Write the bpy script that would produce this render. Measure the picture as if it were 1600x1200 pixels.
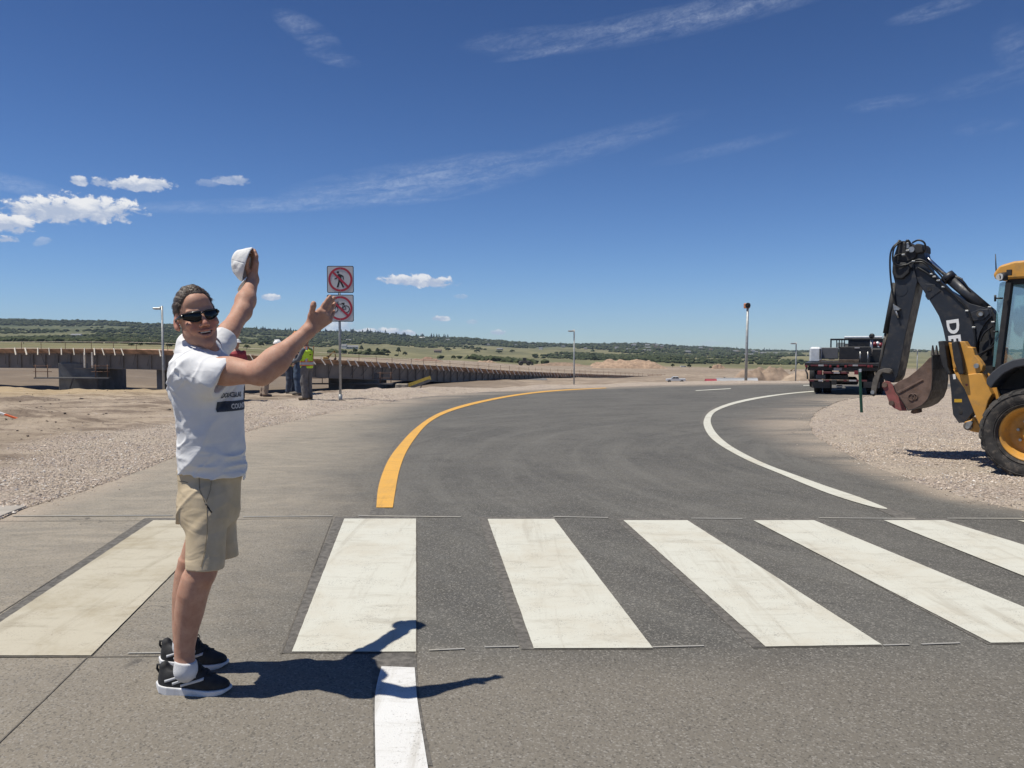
import bpy, math, random
import numpy as np
from mathutils import Vector, Matrix, Euler

# ---------------------------------------------------------------- camera, sky, sun, exposure
SC = bpy.context.scene
for o in list(bpy.data.objects):
    bpy.data.objects.remove(o)
COL = SC.collection
H_EYE = 1.55
FPX = 1200.0
PITCH = math.radians(2.62)
cam_d = bpy.data.cameras.new('camera')
cam_d.sensor_width = 36.0
cam_d.lens = 36.0 * FPX / 1600.0
cam_d.clip_start = 0.05
cam_d.clip_end = 20000
cam = bpy.data.objects.new('camera', cam_d)
COL.objects.link(cam)
cam.location = (0, 0, H_EYE)
cam.rotation_euler = (math.radians(90) - PITCH, 0, 0)
SC.camera = cam

# sun: shadow of a point h above the ground falls (KX*h, KY*h) away
KX, KY = 0.42, 0.08
sun_dir = Vector((-KX, -KY, 1.0)).normalized()          # towards the sun
SUN_EL = math.asin(sun_dir.z)
SUN_AZ = math.atan2(sun_dir.x, sun_dir.y)               # clockwise from +Y
sd = bpy.data.lights.new('sun', 'SUN')
sd.energy = 4.5
sd.angle = math.radians(0.53)
sd.color = (1.0, 0.955, 0.85)
sun = bpy.data.objects.new('sun', sd)
COL.objects.link(sun)
sun.rotation_euler = sun_dir.to_track_quat('Z', 'Y').to_euler()
sun.location = (0, 0, 50)

SC.view_settings.view_transform = 'Standard'
SC.view_settings.look = 'None'
SC.view_settings.gamma = 1.0
SC.view_settings.exposure = 0.2
SC.render.film_transparent = False
try:
    SC.cycles.max_bounces = 6
    SC.cycles.transparent_max_bounces = 12
    SC.cycles.volume_bounces = 0
except Exception:
    pass


def ray(px, py):
    u = (px - 800.0) / FPX
    v = (py - 600.0) / FPX
    c, s = math.cos(PITCH), math.sin(PITCH)
    return Vector((u, c - v * s, -s - v * c))


def G(px, py, z=0.0):
    """point of the horizontal plane z seen at a pixel of the 1600x1200 photograph"""
    d = ray(px, py)
    t = (z - H_EYE) / d.z
    return Vector((d.x * t, d.y * t, z))


def P(px, py, Y):
    """point at depth Y metres seen at a pixel"""
    d = ray(px, py)
    t = Y / d.y
    return Vector((d.x * t, Y, H_EYE + d.z * t))


# ---------------------------------------------------------------- node helper
class V:
    """a value socket with arithmetic"""
    def __init__(s, nt, sock):
        s.nt, s.s = nt, sock

    def m(s, op, b=None, c=None, clamp=False):
        n = s.nt.nodes.new('ShaderNodeMath')
        n.operation = op
        n.use_clamp = clamp
        s.nt.links.new(s.s, n.inputs[0])
        for i, x in ((1, b), (2, c)):
            if x is None:
                continue
            if isinstance(x, V):
                s.nt.links.new(x.s, n.inputs[i])
            else:
                n.inputs[i].default_value = x
        return V(s.nt, n.outputs[0])

    def __add__(s, b): return s.m('ADD', b)
    def __sub__(s, b): return s.m('SUBTRACT', b)
    def __mul__(s, b): return s.m('MULTIPLY', b)
    def __truediv__(s, b): return s.m('DIVIDE', b)
    def __pow__(s, b): return s.m('POWER', b)
    __radd__ = __add__
    __rmul__ = __mul__
    def clamp(s): return s.m('ADD', 0.0, clamp=True)
    def ramp(s, a, b, lo=0.0, hi=1.0, smooth=True):
        n = s.nt.nodes.new('ShaderNodeMapRange')
        n.interpolation_type = 'SMOOTHSTEP' if smooth else 'LINEAR'
        s.nt.links.new(s.s, n.inputs[0])
        for i, x in zip((1, 2, 3, 4), (a, b, lo, hi)):
            n.inputs[i].default_value = x
        return V(s.nt, n.outputs[0])


class NT:
    def __init__(s, nt):
        s.nt = nt
        s.nodes, s.links = nt.nodes, nt.links

    def n(s, t, **kw):
        n = s.nodes.new(t)
        for k, v in kw.items():
            setattr(n, k, v)
        return n

    def coord(s, kind='Object'):
        return s.n('ShaderNodeTexCoord').outputs[kind]

    def pos(s):
        return s.n('ShaderNodeNewGeometry').outputs['Position']

    def mapping(s, vec, scale=(1, 1, 1), rot=(0, 0, 0), loc=(0, 0, 0)):
        n = s.n('ShaderNodeMapping')
        s.links.new(vec, n.inputs[0])
        n.inputs['Scale'].default_value = scale
        n.inputs['Rotation'].default_value = rot
        n.inputs['Location'].default_value = loc
        return n.outputs[0]

    def noise(s, vec, scale, detail=4, rough=0.55, dist=0.0, out=0):
        n = s.n('ShaderNodeTexNoise')
        if vec is not None:
            s.links.new(vec, n.inputs['Vector'])
        n.inputs['Scale'].default_value = scale
        n.inputs['Detail'].default_value = detail
        n.inputs['Roughness'].default_value = rough
        n.inputs['Distortion'].default_value = dist
        return V(s.nt, n.outputs[out]) if out == 0 else n.outputs[out]

    def voro(s, vec, scale, feature='F1', out='Distance'):
        n = s.n('ShaderNodeTexVoronoi', feature=feature)
        s.links.new(vec, n.inputs['Vector'])
        n.inputs['Scale'].default_value = scale
        o = n.outputs[out]
        return V(s.nt, o) if out == 'Distance' else o

    def sep(s, vec):
        n = s.n('ShaderNodeSeparateXYZ')
        s.links.new(vec, n.inputs[0])
        return [V(s.nt, o) for o in n.outputs]

    def comb(s, x, y, z=0.0):
        n = s.n('ShaderNodeCombineXYZ')
        for i, v in enumerate((x, y, z)):
            if isinstance(v, V):
                s.links.new(v.s, n.inputs[i])
            else:
                n.inputs[i].default_value = v
        return n.outputs[0]

    def attr(s, name, out='Color'):
        n = s.n('ShaderNodeAttribute', attribute_name=name)
        return n.outputs[out]

    def mix(s, f, a, b, blend='MIX'):
        n = s.n('ShaderNodeMix', data_type='RGBA', blend_type=blend)
        if isinstance(f, V):
            s.links.new(f.s, n.inputs[0])
        else:
            n.inputs[0].default_value = f
        for i, x in ((6, a), (7, b)):
            if isinstance(x, (tuple, list)):
                n.inputs[i].default_value = (*x[:3], 1)
            else:
                s.links.new(x, n.inputs[i])
        return n.outputs[2]

    def bump(s, h, strength=0.3, dist=0.01, normal=None):
        n = s.n('ShaderNodeBump')
        s.links.new(h.s, n.inputs['Height'])
        n.inputs['Strength'].default_value = strength
        n.inputs['Distance'].default_value = dist
        if normal is not None:
            s.links.new(normal, n.inputs['Normal'])
        return n.outputs[0]


def new_mat(name):
    m = bpy.data.materials.new(name)
    m.use_nodes = True
    nt = m.node_tree
    b = nt.nodes['Principled BSDF']
    return m, NT(nt), b


def put(t, sock, x):
    if isinstance(x, V):
        t.links.new(x.s, sock)
    elif isinstance(x, (tuple, list)):
        sock.default_value = (*x[:3], 1)
    elif isinstance(x, (int, float)):
        sock.default_value = x
    else:
        t.links.new(x, sock)


_MC = {}


def mat(name, col, rough=0.6, metal=0.0, var=0.12, vscale=6.0, bump=0.0, bscale=60.0, dirt=None, dirt_amt=0.4,
        spec=0.5, coat=0.0, trans=0.0):
    """general procedural paint / metal / cloth material with uneven tone and optional dirt"""
    if name in _MC:
        return _MC[name]
    m, t, b = new_mat(name)
    co = t.coord('Object')
    n1 = t.noise(co, vscale, 5, 0.6)
    dark = tuple(c * (1 - var * 1.6) for c in col)
    lite = tuple(min(1, c * (1 + var)) for c in col)
    c = t.mix(n1.ramp(0.3, 0.7), dark, lite)
    r = rough
    if dirt:
        n2 = t.noise(co, vscale * 2.3, 6, 0.7)
        c = t.mix(n2.ramp(0.48, 0.72, 0, dirt_amt), c, dirt)
        r = n2.ramp(0.4, 0.7, rough, min(1, rough + 0.25))
    put(t, b.inputs['Base Color'], c)
    put(t, b.inputs['Roughness'], r)
    b.inputs['Metallic'].default_value = metal
    b.inputs['Specular IOR Level'].default_value = spec
    b.inputs['Coat Weight'].default_value = coat
    b.inputs['Transmission Weight'].default_value = trans
    if bump:
        nb = t.noise(co, bscale, 4, 0.6)
        t.links.new(t.bump(nb, bump, 0.01), b.inputs['Normal'])
    _MC[name] = m
    return m


# ---------------------------------------------------------------- world
W = bpy.data.worlds.new('World')
SC.world = W
W.use_nodes = True
wt = NT(W.node_tree)
for n in list(wt.nodes):
    wt.nodes.remove(n)
w_out = wt.n('ShaderNodeOutputWorld')
bg = wt.n('ShaderNodeBackground')
bg.inputs['Strength'].default_value = 0.082
sky = wt.n('ShaderNodeTexSky', sky_type='NISHITA')
sky.sun_disc = False
sky.sun_elevation = SUN_EL
sky.sun_rotation = SUN_AZ
sky.altitude = 1900
sky.air_density = 1.0
sky.dust_density = 0.4
sky.ozone_density = 1.5
dirv = wt.coord('Generated')
dx, dy, dz = wt.sep(dirv)
az = dx.m('ARCTAN2', dy)
el = dz.m('ARCSINE')
DEG = 57.29578
aeV = wt.comb(az * DEG, el * DEG)


def azel(px, py):
    d = ray(px, py).normalized()
    return math.degrees(math.atan2(d.x, d.y)), math.degrees(math.asin(d.z))


# shared noise fields of the sky: billows for cumulus, stretched fibres for cirrus
AZ, EL = az * DEG, el * DEG
CUN = wt.noise(wt.comb(AZ, EL * 1.6, 0.0), 0.95, 7, 0.62, 0.3)
_r = math.radians(9)
CX = AZ * math.cos(_r) + EL * math.sin(_r)
CY = EL * math.cos(_r) - AZ * math.sin(_r)
CIN = wt.noise(wt.comb(CX * 0.30, CY * 1.5, 3.0), 1.1, 8, 0.62, 0.6).ramp(0.28, 0.74)
CIN = CIN * wt.noise(wt.comb(CX * 1.0, CY * 1.6, 6.0), 2.0, 5, 0.7, 1.0).ramp(0.25, 0.7, 0.3, 1.0)


def cloud_mask(px, py, hw, hh, rot=0, kind='cu', dens=1.0, seed=0):
    """a cloud at an azimuth / elevation in the sky"""
    a0, e0 = azel(px, py)
    a1, e1 = azel(px + hw, py)
    a2, e2 = azel(px, py - hh)
    wa, wb = max(abs(a1 - a0), 0.1), max(abs(e2 - e0), 0.05)
    r = math.radians(rot)
    c_, s_ = math.cos(r), math.sin(r)
    # X = (x c + y s)/wa, Y = (y c - x s)/wb
    X = AZ * (c_ / wa) + (EL * (s_ / wa) + (-(a0 * c_ + e0 * s_) / wa))
    Y = EL * (c_ / wb) + (AZ * (-s_ / wb) + ((a0 * s_ - e0 * c_) / wb))
    if kind == 'cu':
        Yd = (Y.m('MINIMUM', 0.0)) * 1.35
        q = (X * X) + (Y.m('MAXIMUM', 0.0) ** 2.0) + (Yd * Yd)
        return (q * -0.55 + 0.55) * 1.0, Y, dens
    q = (X * X) + (Y * Y)
    return (q * -1.0 + 1.0).m('MAXIMUM', 0.0) * dens, None, dens


CLOUDS = [
    (110, 330, 128, 30, 4, 'cu', 1.0, 1), (15, 352, 46, 19, 0, 'cu', 0.95, 2), (8, 374, 26, 8, 0, 'cu', 0.85, 3),
    (124, 283, 17, 11, 0, 'cu', 0.85, 4), (157, 285, 20, 10, 0, 'cu', 0.75, 5), (220, 289, 60, 16, 5, 'cu', 0.95, 6),
    (366, 283, 34, 10, 0, 'cu', 0.5, 7), (655, 440, 66, 13, -2, 'cu', 0.95, 8), (424, 465, 19, 7, 0, 'cu', 0.85, 9),
    (687, 498, 16, 6, 0, 'cu', 0.8, 10), (720, 464, 14, 5, 0, 'cu', 0.35, 11), (738, 503, 14, 5, 0, 'cu', 0.4, 12),
    (778, 520, 14, 6, 0, 'cu', 0.7, 13), (528, 512, 34, 16, 0, 'cu', 0.75, 14), (590, 520, 70, 9, 0, 'cu', 0.85, 15),
    (66, 378, 18, 8, 20, 'cu', 0.3, 16), (1112, 537, 28, 6, 0, 'cu', 0.3, 17), (325, 288, 22, 8, 0, 'cu', 0.22, 18),
    (480, 318, 300, 14, 5, 'ci', 0.85, 21), (660, 283, 240, 36, 9, 'ci', 0.95, 22), (880, 240, 240, 24, 13, 'ci', 0.5, 23),
    (1060, 32, 360, 30, 6, 'ci', 0.85, 24), (885, 74, 125, 9, 9, 'ci', 0.85, 25), (820, 62, 110, 22, 5, 'ci', 0.6, 26),
    (1460, 16, 85, 16, 5, 'ci', 0.7, 27), (1385, 162, 75, 14, 0, 'ci', 0.55, 28), (1540, 130, 110, 20, 5, 'ci', 0.4, 29),
    (480, 48, 60, 24, -20, 'ci', 0.75, 30), (520, 90, 48, 14, -8, 'ci', 0.7, 31), (1590, 80, 40, 60, 30, 'ci', 0.4, 32),
    (25, 288, 90, 16, -6, 'ci', 0.8, 33), (1130, 232, 130, 12, 9, 'ci', 0.3, 34), (1540, 198, 60, 14, 0, 'ci', 0.35, 35),
]
# sky colour: slightly more saturated like the phone picture
hsv = wt.n('ShaderNodeHueSaturation')
hsv.inputs['Saturation'].default_value = 1.12
hsv.inputs['Hue'].default_value = 0.5
hsv.inputs['Value'].default_value = 1.0
wt.links.new(sky.outputs[0], hsv.inputs['Color'])
col = wt.mix(el.ramp(0.0, 0.50), (0.67, 0.85, 1.12), (0.46, 0.58, 0.81))
col = wt.mix(1.0, hsv.outputs[0], col, 'MULTIPLY')
cu = None
cush = None
ci = None
for c in CLOUDS:
    msk, Yc, dens = cloud_mask(*c)
    if c[5] == 'cu':
        msk = (msk + (CUN - 0.5) * 1.9).ramp(0.02, 0.34) * dens
        sh = Yc.clamp() * msk
        cu = msk if cu is None else cu.m('MAXIMUM', msk)
        cush = sh if cush is None else cush.m('MAXIMUM', sh)
    else:
        ci = msk if ci is None else ci.m('MAXIMUM', msk)
ci = (ci * CIN).clamp() * 0.38
col = wt.mix(ci, col, (6.8, 7.6, 9.0))
shd = (cush * 0.9 + (CUN - 0.45) * 2.2)
cc = wt.mix(shd.ramp(0.0, 0.8), (4.8, 5.6, 7.2), (9.2, 9.3, 9.5))
col = wt.mix(cu, col, cc)
W.cycles.sampling_method = 'MANUAL'
W.cycles.sample_map_resolution = 256
wt.links.new(col, bg.inputs['Color'])
wt.links.new(bg.outputs[0], w_out.inputs[0])


# ---------------------------------------------------------------- object helpers
def link(o):
    COL.objects.link(o)
    return o


def props(o, label=None, cat=None, group=None, kind=None):
    if label: o['label'] = label
    if cat: o['category'] = cat
    if group: o['group'] = group
    if kind: o['kind'] = kind
    return o


def thing(name, label, cat, loc=(0, 0, 0), rotz=0.0, group=None):
    o = bpy.data.objects.new(name, None)
    o.empty_display_size = 0.2
    link(o)
    o.location = loc
    o.rotation_euler = (0, 0, rotz)
    props(o, label, cat, group)
    return o


class MB:
    """mesh collector"""
    def __init__(s):
        s.v, s.f, s.sm = [], [], []

    def add(s, vs, fs, smooth=False):
        k = len(s.v)
        s.v += [tuple(v) for v in vs]
        s.f += [tuple(i + k for i in f) for f in fs]
        s.sm += [smooth] * len(fs)
        return s

    def box(s, c, d, R=None, bev=0.0):
        hx, hy, hz = d[0] / 2, d[1] / 2, d[2] / 2
        c = Vector(c)
        if bev <= 0:
            vs = [Vector((x * hx, y * hy, z * hz)) for z in (-1, 1) for y in (-1, 1) for x in (-1, 1)]
            fs = [(0, 2, 3, 1), (4, 5, 7, 6), (0, 1, 5, 4), (2, 6, 7, 3), (0, 4, 6, 2), (1, 3, 7, 5)]
        else:
            b = min(bev, hx * .9, hy * .9, hz * .9)
            vs, idx = [], {}
            for sx in (-1, 1):
                for sy in (-1, 1):
                    for sz in (-1, 1):
                        for a in range(3):
                            h = [hx, hy, hz]
                            q = [h[i] - (b if i != a else 0) for i in range(3)]
                            idx[(sx, sy, sz, a)] = len(vs)
                            vs.append(Vector((sx * q[0], sy * q[1], sz * q[2])))
            I = lambda x, y, z, a: idx[(x, y, z, a)]
            fs = []
            for g in (-1, 1):
                fs.append([I(g, -1, -1, 0), I(g, 1, -1, 0), I(g, 1, 1, 0), I(g, -1, 1, 0)][::g])
                fs.append([I(-1, g, -1, 1), I(-1, g, 1, 1), I(1, g, 1, 1), I(1, g, -1, 1)][::g])
                fs.append([I(-1, -1, g, 2), I(1, -1, g, 2), I(1, 1, g, 2), I(-1, 1, g, 2)][::g])
            for a in (-1, 1):
                for c2 in (-1, 1):
                    q = [I(a, c2, -1, 0), I(a, c2, 1, 0), I(a, c2, 1, 1), I(a, c2, -1, 1)]
                    fs.append(q)
                    q = [I(a, -1, c2, 0), I(a, 1, c2, 0), I(a, 1, c2, 2), I(a, -1, c2, 2)]
                    fs.append(q)
                    q = [I(-1, a, c2, 1), I(1, a, c2, 1), I(1, a, c2, 2), I(-1, a, c2, 2)]
                    fs.append(q)
                    for e in (-1, 1):
                        fs.append([I(a, c2, e, 0), I(a, c2, e, 1), I(a, c2, e, 2)])
        if R is not None:
            vs = [R @ v for v in vs]
        return s.add([v + c for v in vs], fs)

    def bar(s, a, b, w, h, up=(0, 0, 1), bev=0.0):
        """box from a to b, w across, h along up"""
        a, b = Vector(a), Vector(b)
        d = b - a
        L = d.length
        y = d.normalized()
        x = y.cross(Vector(up))
        if x.length < 1e-4:
            x = y.cross(Vector((1, 0, 0)))
        x.normalize()
        z = x.cross(y)
        R = Matrix((x, y, z)).transposed()
        return s.box((a + b) / 2, (w, L, h), R, bev)

    def tube(s, pts, r, n=10, cap=True):
        pts = [Vector(p) for p in pts]
        rs = r if isinstance(r, (list, tuple)) else [r] * len(pts)
        vs, fs = [], []
        ref = Vector((0, 0, 1))
        prev = None
        for i, p in enumerate(pts):
            if i == 0: d = pts[1] - p
            elif i == len(pts) - 1: d = p - pts[-2]
            else: d = (pts[i + 1] - pts[i - 1])
            d.normalize()
            if prev is None:
                x = d.cross(ref)
                if x.length < 1e-3: x = d.cross(Vector((1, 0, 0)))
            else:
                x = prev - d * prev.dot(d)
            x.normalize()
            prev = x
            y = d.cross(x)
            for k in range(n):
                a = 2 * math.pi * k / n
                vs.append(p + (x * math.cos(a) + y * math.sin(a)) * rs[i])
        for i in range(len(pts) - 1):
            for k in range(n):
                fs.append((i * n + k, i * n + (k + 1) % n, (i + 1) * n + (k + 1) % n, (i + 1) * n + k))
        if len(fs):
            s.add(vs, fs, True)
        if cap:
            k0 = len(s.v) - len(vs)
            s.f.append(tuple(k0 + k for k in range(n))[::-1]); s.sm.append(False)
            s.f.append(tuple(k0 + (len(pts) - 1) * n + k for k in range(n))); s.sm.append(False)
        return s

    def cyl(s, a, b, r, n=20, r2=None):
        return s.tube([a, b], [r, r if r2 is None else r2], n)

    def prism(s, poly, O, U, Vv, N, t0, t1):
        """polygon (2-D) in the plane O,U,V, pushed from t0 to t1 along N"""
        O, U, Vv, N = Vector(O), Vector(U), Vector(Vv), Vector(N)
        n = len(poly)
        vs = [O + U * p[0] + Vv * p[1] + N * t0 for p in poly] + [O + U * p[0] + Vv * p[1] + N * t1 for p in poly]
        fs = [tuple(range(n))[::-1], tuple(range(n, 2 * n))]
        fs += [(i, (i + 1) % n, n + (i + 1) % n, n + i) for i in range(n)]
        return s.add(vs, fs)

    def lathe(s, prof, O, A, n=32, closed=False):
        """prof: (radius, along axis A)"""
        O, A = Vector(O), Vector(A).normalized()
        x = A.cross(Vector((0, 0, 1)))
        if x.length < 1e-3: x = A.cross(Vector((1, 0, 0)))
        x.normalize()
        y = A.cross(x)
        m = len(prof)
        vs = []
        for r, h in prof:
            for k in range(n):
                a = 2 * math.pi * k / n
                vs.append(O + A * h + (x * math.cos(a) + y * math.sin(a)) * max(r, 1e-4))
        fs = []
        for i in range(m if closed else m - 1):
            j = (i + 1) % m
            for k in range(n):
                fs.append((i * n + k, i * n + (k + 1) % n, j * n + (k + 1) % n, j * n + k))
        return s.add(vs, fs, True)

    def build(s, name, m, parent=None, smooth=None, bevel=0.0, auto=None):
        me = bpy.data.meshes.new(name)
        me.from_pydata([tuple(v) for v in s.v], [], s.f)
        sm = s.sm if smooth is None else [smooth] * len(s.f)
        me.polygons.foreach_set('use_smooth', sm)
        me.materials.append(m)
        me.validate()
        me.update()
        bmfix(me)
        if auto:
            me.polygons.foreach_set('use_smooth', [True] * len(me.polygons))
            try: me.set_sharp_from_angle(angle=math.radians(auto))
            except Exception: pass
        o = bpy.data.objects.new(name, me)
        link(o)
        if parent is not None:
            o.parent = parent
        if bevel:
            b = o.modifiers.new('bevel', 'BEVEL')
            b.width = bevel
            b.segments = 2
            b.limit_method = 'ANGLE'
            b.angle_limit = math.radians(40)
        return o


def bmfix(me):
    import bmesh
    bm = bmesh.new()
    bm.from_mesh(me)
    bmesh.ops.recalc_face_normals(bm, faces=bm.faces)
    bm.to_mesh(me)
    bm.free()


def np_mesh(name, v, f, m, parent=None, smooth=True, col=None, colname='col'):
    """fast mesh from numpy arrays (f: (n,3) or (n,4))"""
    me = bpy.data.meshes.new(name)
    v = np.asarray(v, dtype=np.float32)
    f = np.asarray(f, dtype=np.int32)
    me.vertices.add(len(v))
    me.vertices.foreach_set('co', v.ravel())
    k = f.shape[1]
    me.loops.add(f.size)
    me.loops.foreach_set('vertex_index', f.ravel())
    me.polygons.add(len(f))
    me.polygons.foreach_set('loop_start', np.arange(0, f.size, k, dtype=np.int32))
    me.polygons.foreach_set('use_smooth', np.full(len(f), smooth))
    me.update(calc_edges=True)
    me.validate()
    if col is not None:
        a = me.color_attributes.new(colname, 'FLOAT_COLOR', 'POINT')
        c4 = np.ones((len(v), 4), dtype=np.float32)
        c4[:, :col.shape[1]] = col
        a.data.foreach_set('color', c4.ravel())
    me.materials.append(m)
    o = bpy.data.objects.new(name, me)
    link(o)
    if parent is not None:
        o.parent = parent
    return o


# ---------------------------------------------------------------- numpy gradient noise
_rs = np.random.RandomState(7)
_PERM = _rs.permutation(256)
_PERM = np.concatenate([_PERM, _PERM, _PERM])
_RV = _rs.rand(256) * 2 - 1


def vnoise(p):
    """value noise in 3-D, p (N,3) -> (-1..1)"""
    i = np.floor(p).astype(np.int64)
    f = p - i
    f = f * f * (3 - 2 * f)
    i &= 255
    x, y, z = i[:, 0], i[:, 1], i[:, 2]
    def h(a, b, c):
        return _RV[_PERM[_PERM[_PERM[(x + a) & 255] + ((y + b) & 255)] + ((z + c) & 255)]]
    fx, fy, fz = f[:, 0], f[:, 1], f[:, 2]
    def lx(b, c): return h(0, b, c) * (1 - fx) + h(1, b, c) * fx
    def ly(c): return lx(0, c) * (1 - fy) + lx(1, c) * fy
    return ly(0) * (1 - fz) + ly(1) * fz


def fbm(p, oct=4, gain=0.5):
    a, s, t = 1.0, 0.0, 0.0
    for k in range(oct):
        s = s + a * vnoise(p * (2.0 ** k) + 17.3 * k)
        t += a
        a *= gain
    return s / t

# ================================================================ GROUND AND ROAD
ROAD_PX = [(48, 794), (100, 778), (160, 758), (216, 738), (278, 714), (340, 690), (390, 673), (440, 662), (470, 656),
           (500, 649), (560, 637), (597, 631), (640, 623), (690, 617.5), (760, 612.5), (835, 609), (900, 606.5), (960, 604.5),
           (1000, 603), (1100, 600.6), (1160, 599.6), (1240, 599), (1400, 599), (1700, 600)]
ISL_PX = [(1700, 603), (1600, 604), (1480, 606.5), (1400, 612), (1340, 622), (1315, 625), (1295, 634), (1277, 642), (1266, 655), (1267, 670),
          (1277, 684), (1297, 696), (1327, 712), (1365, 730), (1415, 747), (1440, 757), (1480, 769), (1512, 779),
          (1550, 789), (1600, 799)]


def chaikin(p, n=2, closed=False):
    p = [tuple(q) for q in p]
    for _ in range(n):
        o = [p[0]]
        for a, b in zip(p[:-1], p[1:]):
            o.append(tuple(a[i] * .75 + b[i] * .25 for i in range(len(a))))
            o.append(tuple(a[i] * .25 + b[i] * .75 for i in range(len(a))))
        o.append(p[-1])
        p = o
    return p


def gpts(px, n=2):
    w = [tuple(G(*q)[:2]) for q in px]
    return chaikin(w, n)


left_edge = gpts(ROAD_PX, 2)
isl_edge = gpts(ISL_PX, 2)
nrm = random.Random(3)
def wobble(pts, a, fq):
    out = []
    for x, y in pts:
        n = vnoise(np.array([[x * fq, y * fq, 1.7]]))[0]
        n2 = vnoise(np.array([[x * fq, y * fq, 9.7]]))[0]
        out.append((x + a * n, y + a * n2))
    return out
def resample(pts, step):
    out = [pts[0]]
    for a, b in zip(pts[:-1], pts[1:]):
        L = math.dist(a, b)
        k = max(1, int(L / step))
        for i in range(1, k + 1):
            out.append((a[0] + (b[0] - a[0]) * i / k, a[1] + (b[1] - a[1]) * i / k))
    return out
le = wobble(resample(left_edge, 0.12), 0.05, 2.2)
ie = wobble(resample(isl_edge, 0.12), 0.04, 2.2)
x0, y0 = le[0]
road_poly = [(-30, -25), (-30, 6.9), (-4.62, 6.86)] + le + [(60, 34.2), (60, 31.0)] + ie + [(9, 6.6), (16, 6.2), (60, 6.0), (60, -25)]
RP = np.array(road_poly)


def in_poly(P2, poly):
    x, y = P2[:, 0], P2[:, 1]
    ins = np.zeros(len(P2), bool)
    n = len(poly)
    j = n - 1
    for i in range(n):
        xi, yi = poly[i]
        xj, yj = poly[j]
        if abs(yj - yi) > 1e-12:
            c = ((yi > y) != (yj > y)) & (x < (xj - xi) * (y - yi) / (yj - yi) + xi)
            ins ^= c
        j = i
    return ins


def dist_poly(P2, poly):
    d = np.full(len(P2), 1e9)
    n = len(poly)
    for i in range(n):
        a = np.array(poly[i]); b = np.array(poly[(i + 1) % n])
        ab = b - a
        t = np.clip(((P2 - a) @ ab) / max(ab @ ab, 1e-12), 0, 1)
        q = a + t[:, None] * ab
        d = np.minimum(d, np.hypot(P2[:, 0] - q[:, 0], P2[:, 1] - q[:, 1]))
    return d


RP_S = RP[np.r_[0:3, 3:3 + len(le):6, 3 + len(le):5 + len(le), 5 + len(le):5 + len(le) + len(ie):6, len(RP) - 4:len(RP)]]


def yz(Y, y):
    return (Y, H_EYE + (545.0 - y) * Y / 1200.0)


PROF = {
    -500: [(30, 0), (38, -.3), (60, -6), (95, -4.5), yz(118, 607), yz(150, 573), yz(250, 546), yz(330, 540), yz(600, 531), yz(1000, 523), yz(1600, 508), yz(2500, 494), (3400, 60), (9000, -60)],
    0: [(31, 0), (35, -.35), (60, -6), (95, -4.5), yz(118, 607), yz(150, 573), yz(250, 548), yz(330, 541), yz(600, 534), yz(1000, 528), yz(1600, 513), yz(2500, 499), (3400, 60), (9000, -60)],
    150: [(27.4, 0), (32, -.5), (60, -6), (90, -5), yz(118, 608), yz(150, 576), yz(250, 551), yz(330, 543), yz(600, 536), yz(1000, 529), yz(1600, 515), yz(2500, 502.5), (3400, 55), (9000, -60)],
    300: [(27, 0), (32, -.8), (60, -6), (88, -5), yz(118, 608), yz(150, 588), yz(200, 571), yz(300, 554), yz(500, 543), yz(900, 537), yz(1500, 525), yz(2300, 510), (3400, 40), (9000, -60)],
    560: [(28, 0), (33, -.8), (60, -5.5), (85, -6), yz(128, 607), yz(150, 592), yz(200, 573), yz(300, 562), yz(500, 557), yz(800, 549), yz(1300, 541), yz(1900, 531), yz(2500, 520.5), (3400, 30), (9000, -60)],
    700: [(29.5, 0), (36, -.8), (70, -5.5), (100, -5.7), yz(125, 602), yz(150, 594), yz(200, 580), yz(300, 570), yz(500, 564), yz(800, 558), yz(1300, 548), yz(1900, 539), yz(2600, 528), (3400, 20), (9000, -60)],
    850: [(33, 0), (39, -.8), (80, -5), (120, -5.6), yz(150, 597), yz(200, 588.5), yz(330, 578), yz(500, 571.5), yz(800, 564), yz(1300, 555), yz(1900, 546), yz(2800, 537), (3600, 10), (9000, -60)],
    1000: [(36, 0), (44, -.8), (90, -5), (120, -5.8), yz(150, 598), yz(250, 588), yz(400, 577.5), yz(600, 571), yz(900, 562), yz(1400, 554), yz(2000, 547), yz(3000, 537.5), (3800, 10), (9000, -60)],
    1090: [(37, 0), (45, -.8), (90, -4.5), yz(150, 597), yz(230, 588), yz(400, 578), yz(650, 572), yz(1000, 563), yz(1600, 556), yz(2400, 548), yz(3200, 543), (4000, -5), (9000, -60)],
    1200: [(37, 0), (45, -.8), (90, -4), yz(150, 596.5), yz(230, 588), yz(350, 581), yz(600, 575), yz(1000, 563), yz(1600, 556.5), yz(2400, 551), yz(3400, 547.5), (4400, -20), (9000, -60)],
    1420: [(37, 0), (45, -.5), (90, -2.6), yz(150, 593), yz(300, 583), yz(600, 574), yz(1000, 563), yz(1600, 554), yz(2400, 548.5), (3600, -20), (9000, -60)],
    2100: [(37, 0), (45, -.5), (90, -2.6), yz(150, 593), yz(300, 583), yz(600, 574), yz(1000, 563), yz(1600, 556), yz(2400, 547), (3600, -20), (9000, -60)],
}
PK = sorted(PROF)


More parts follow.
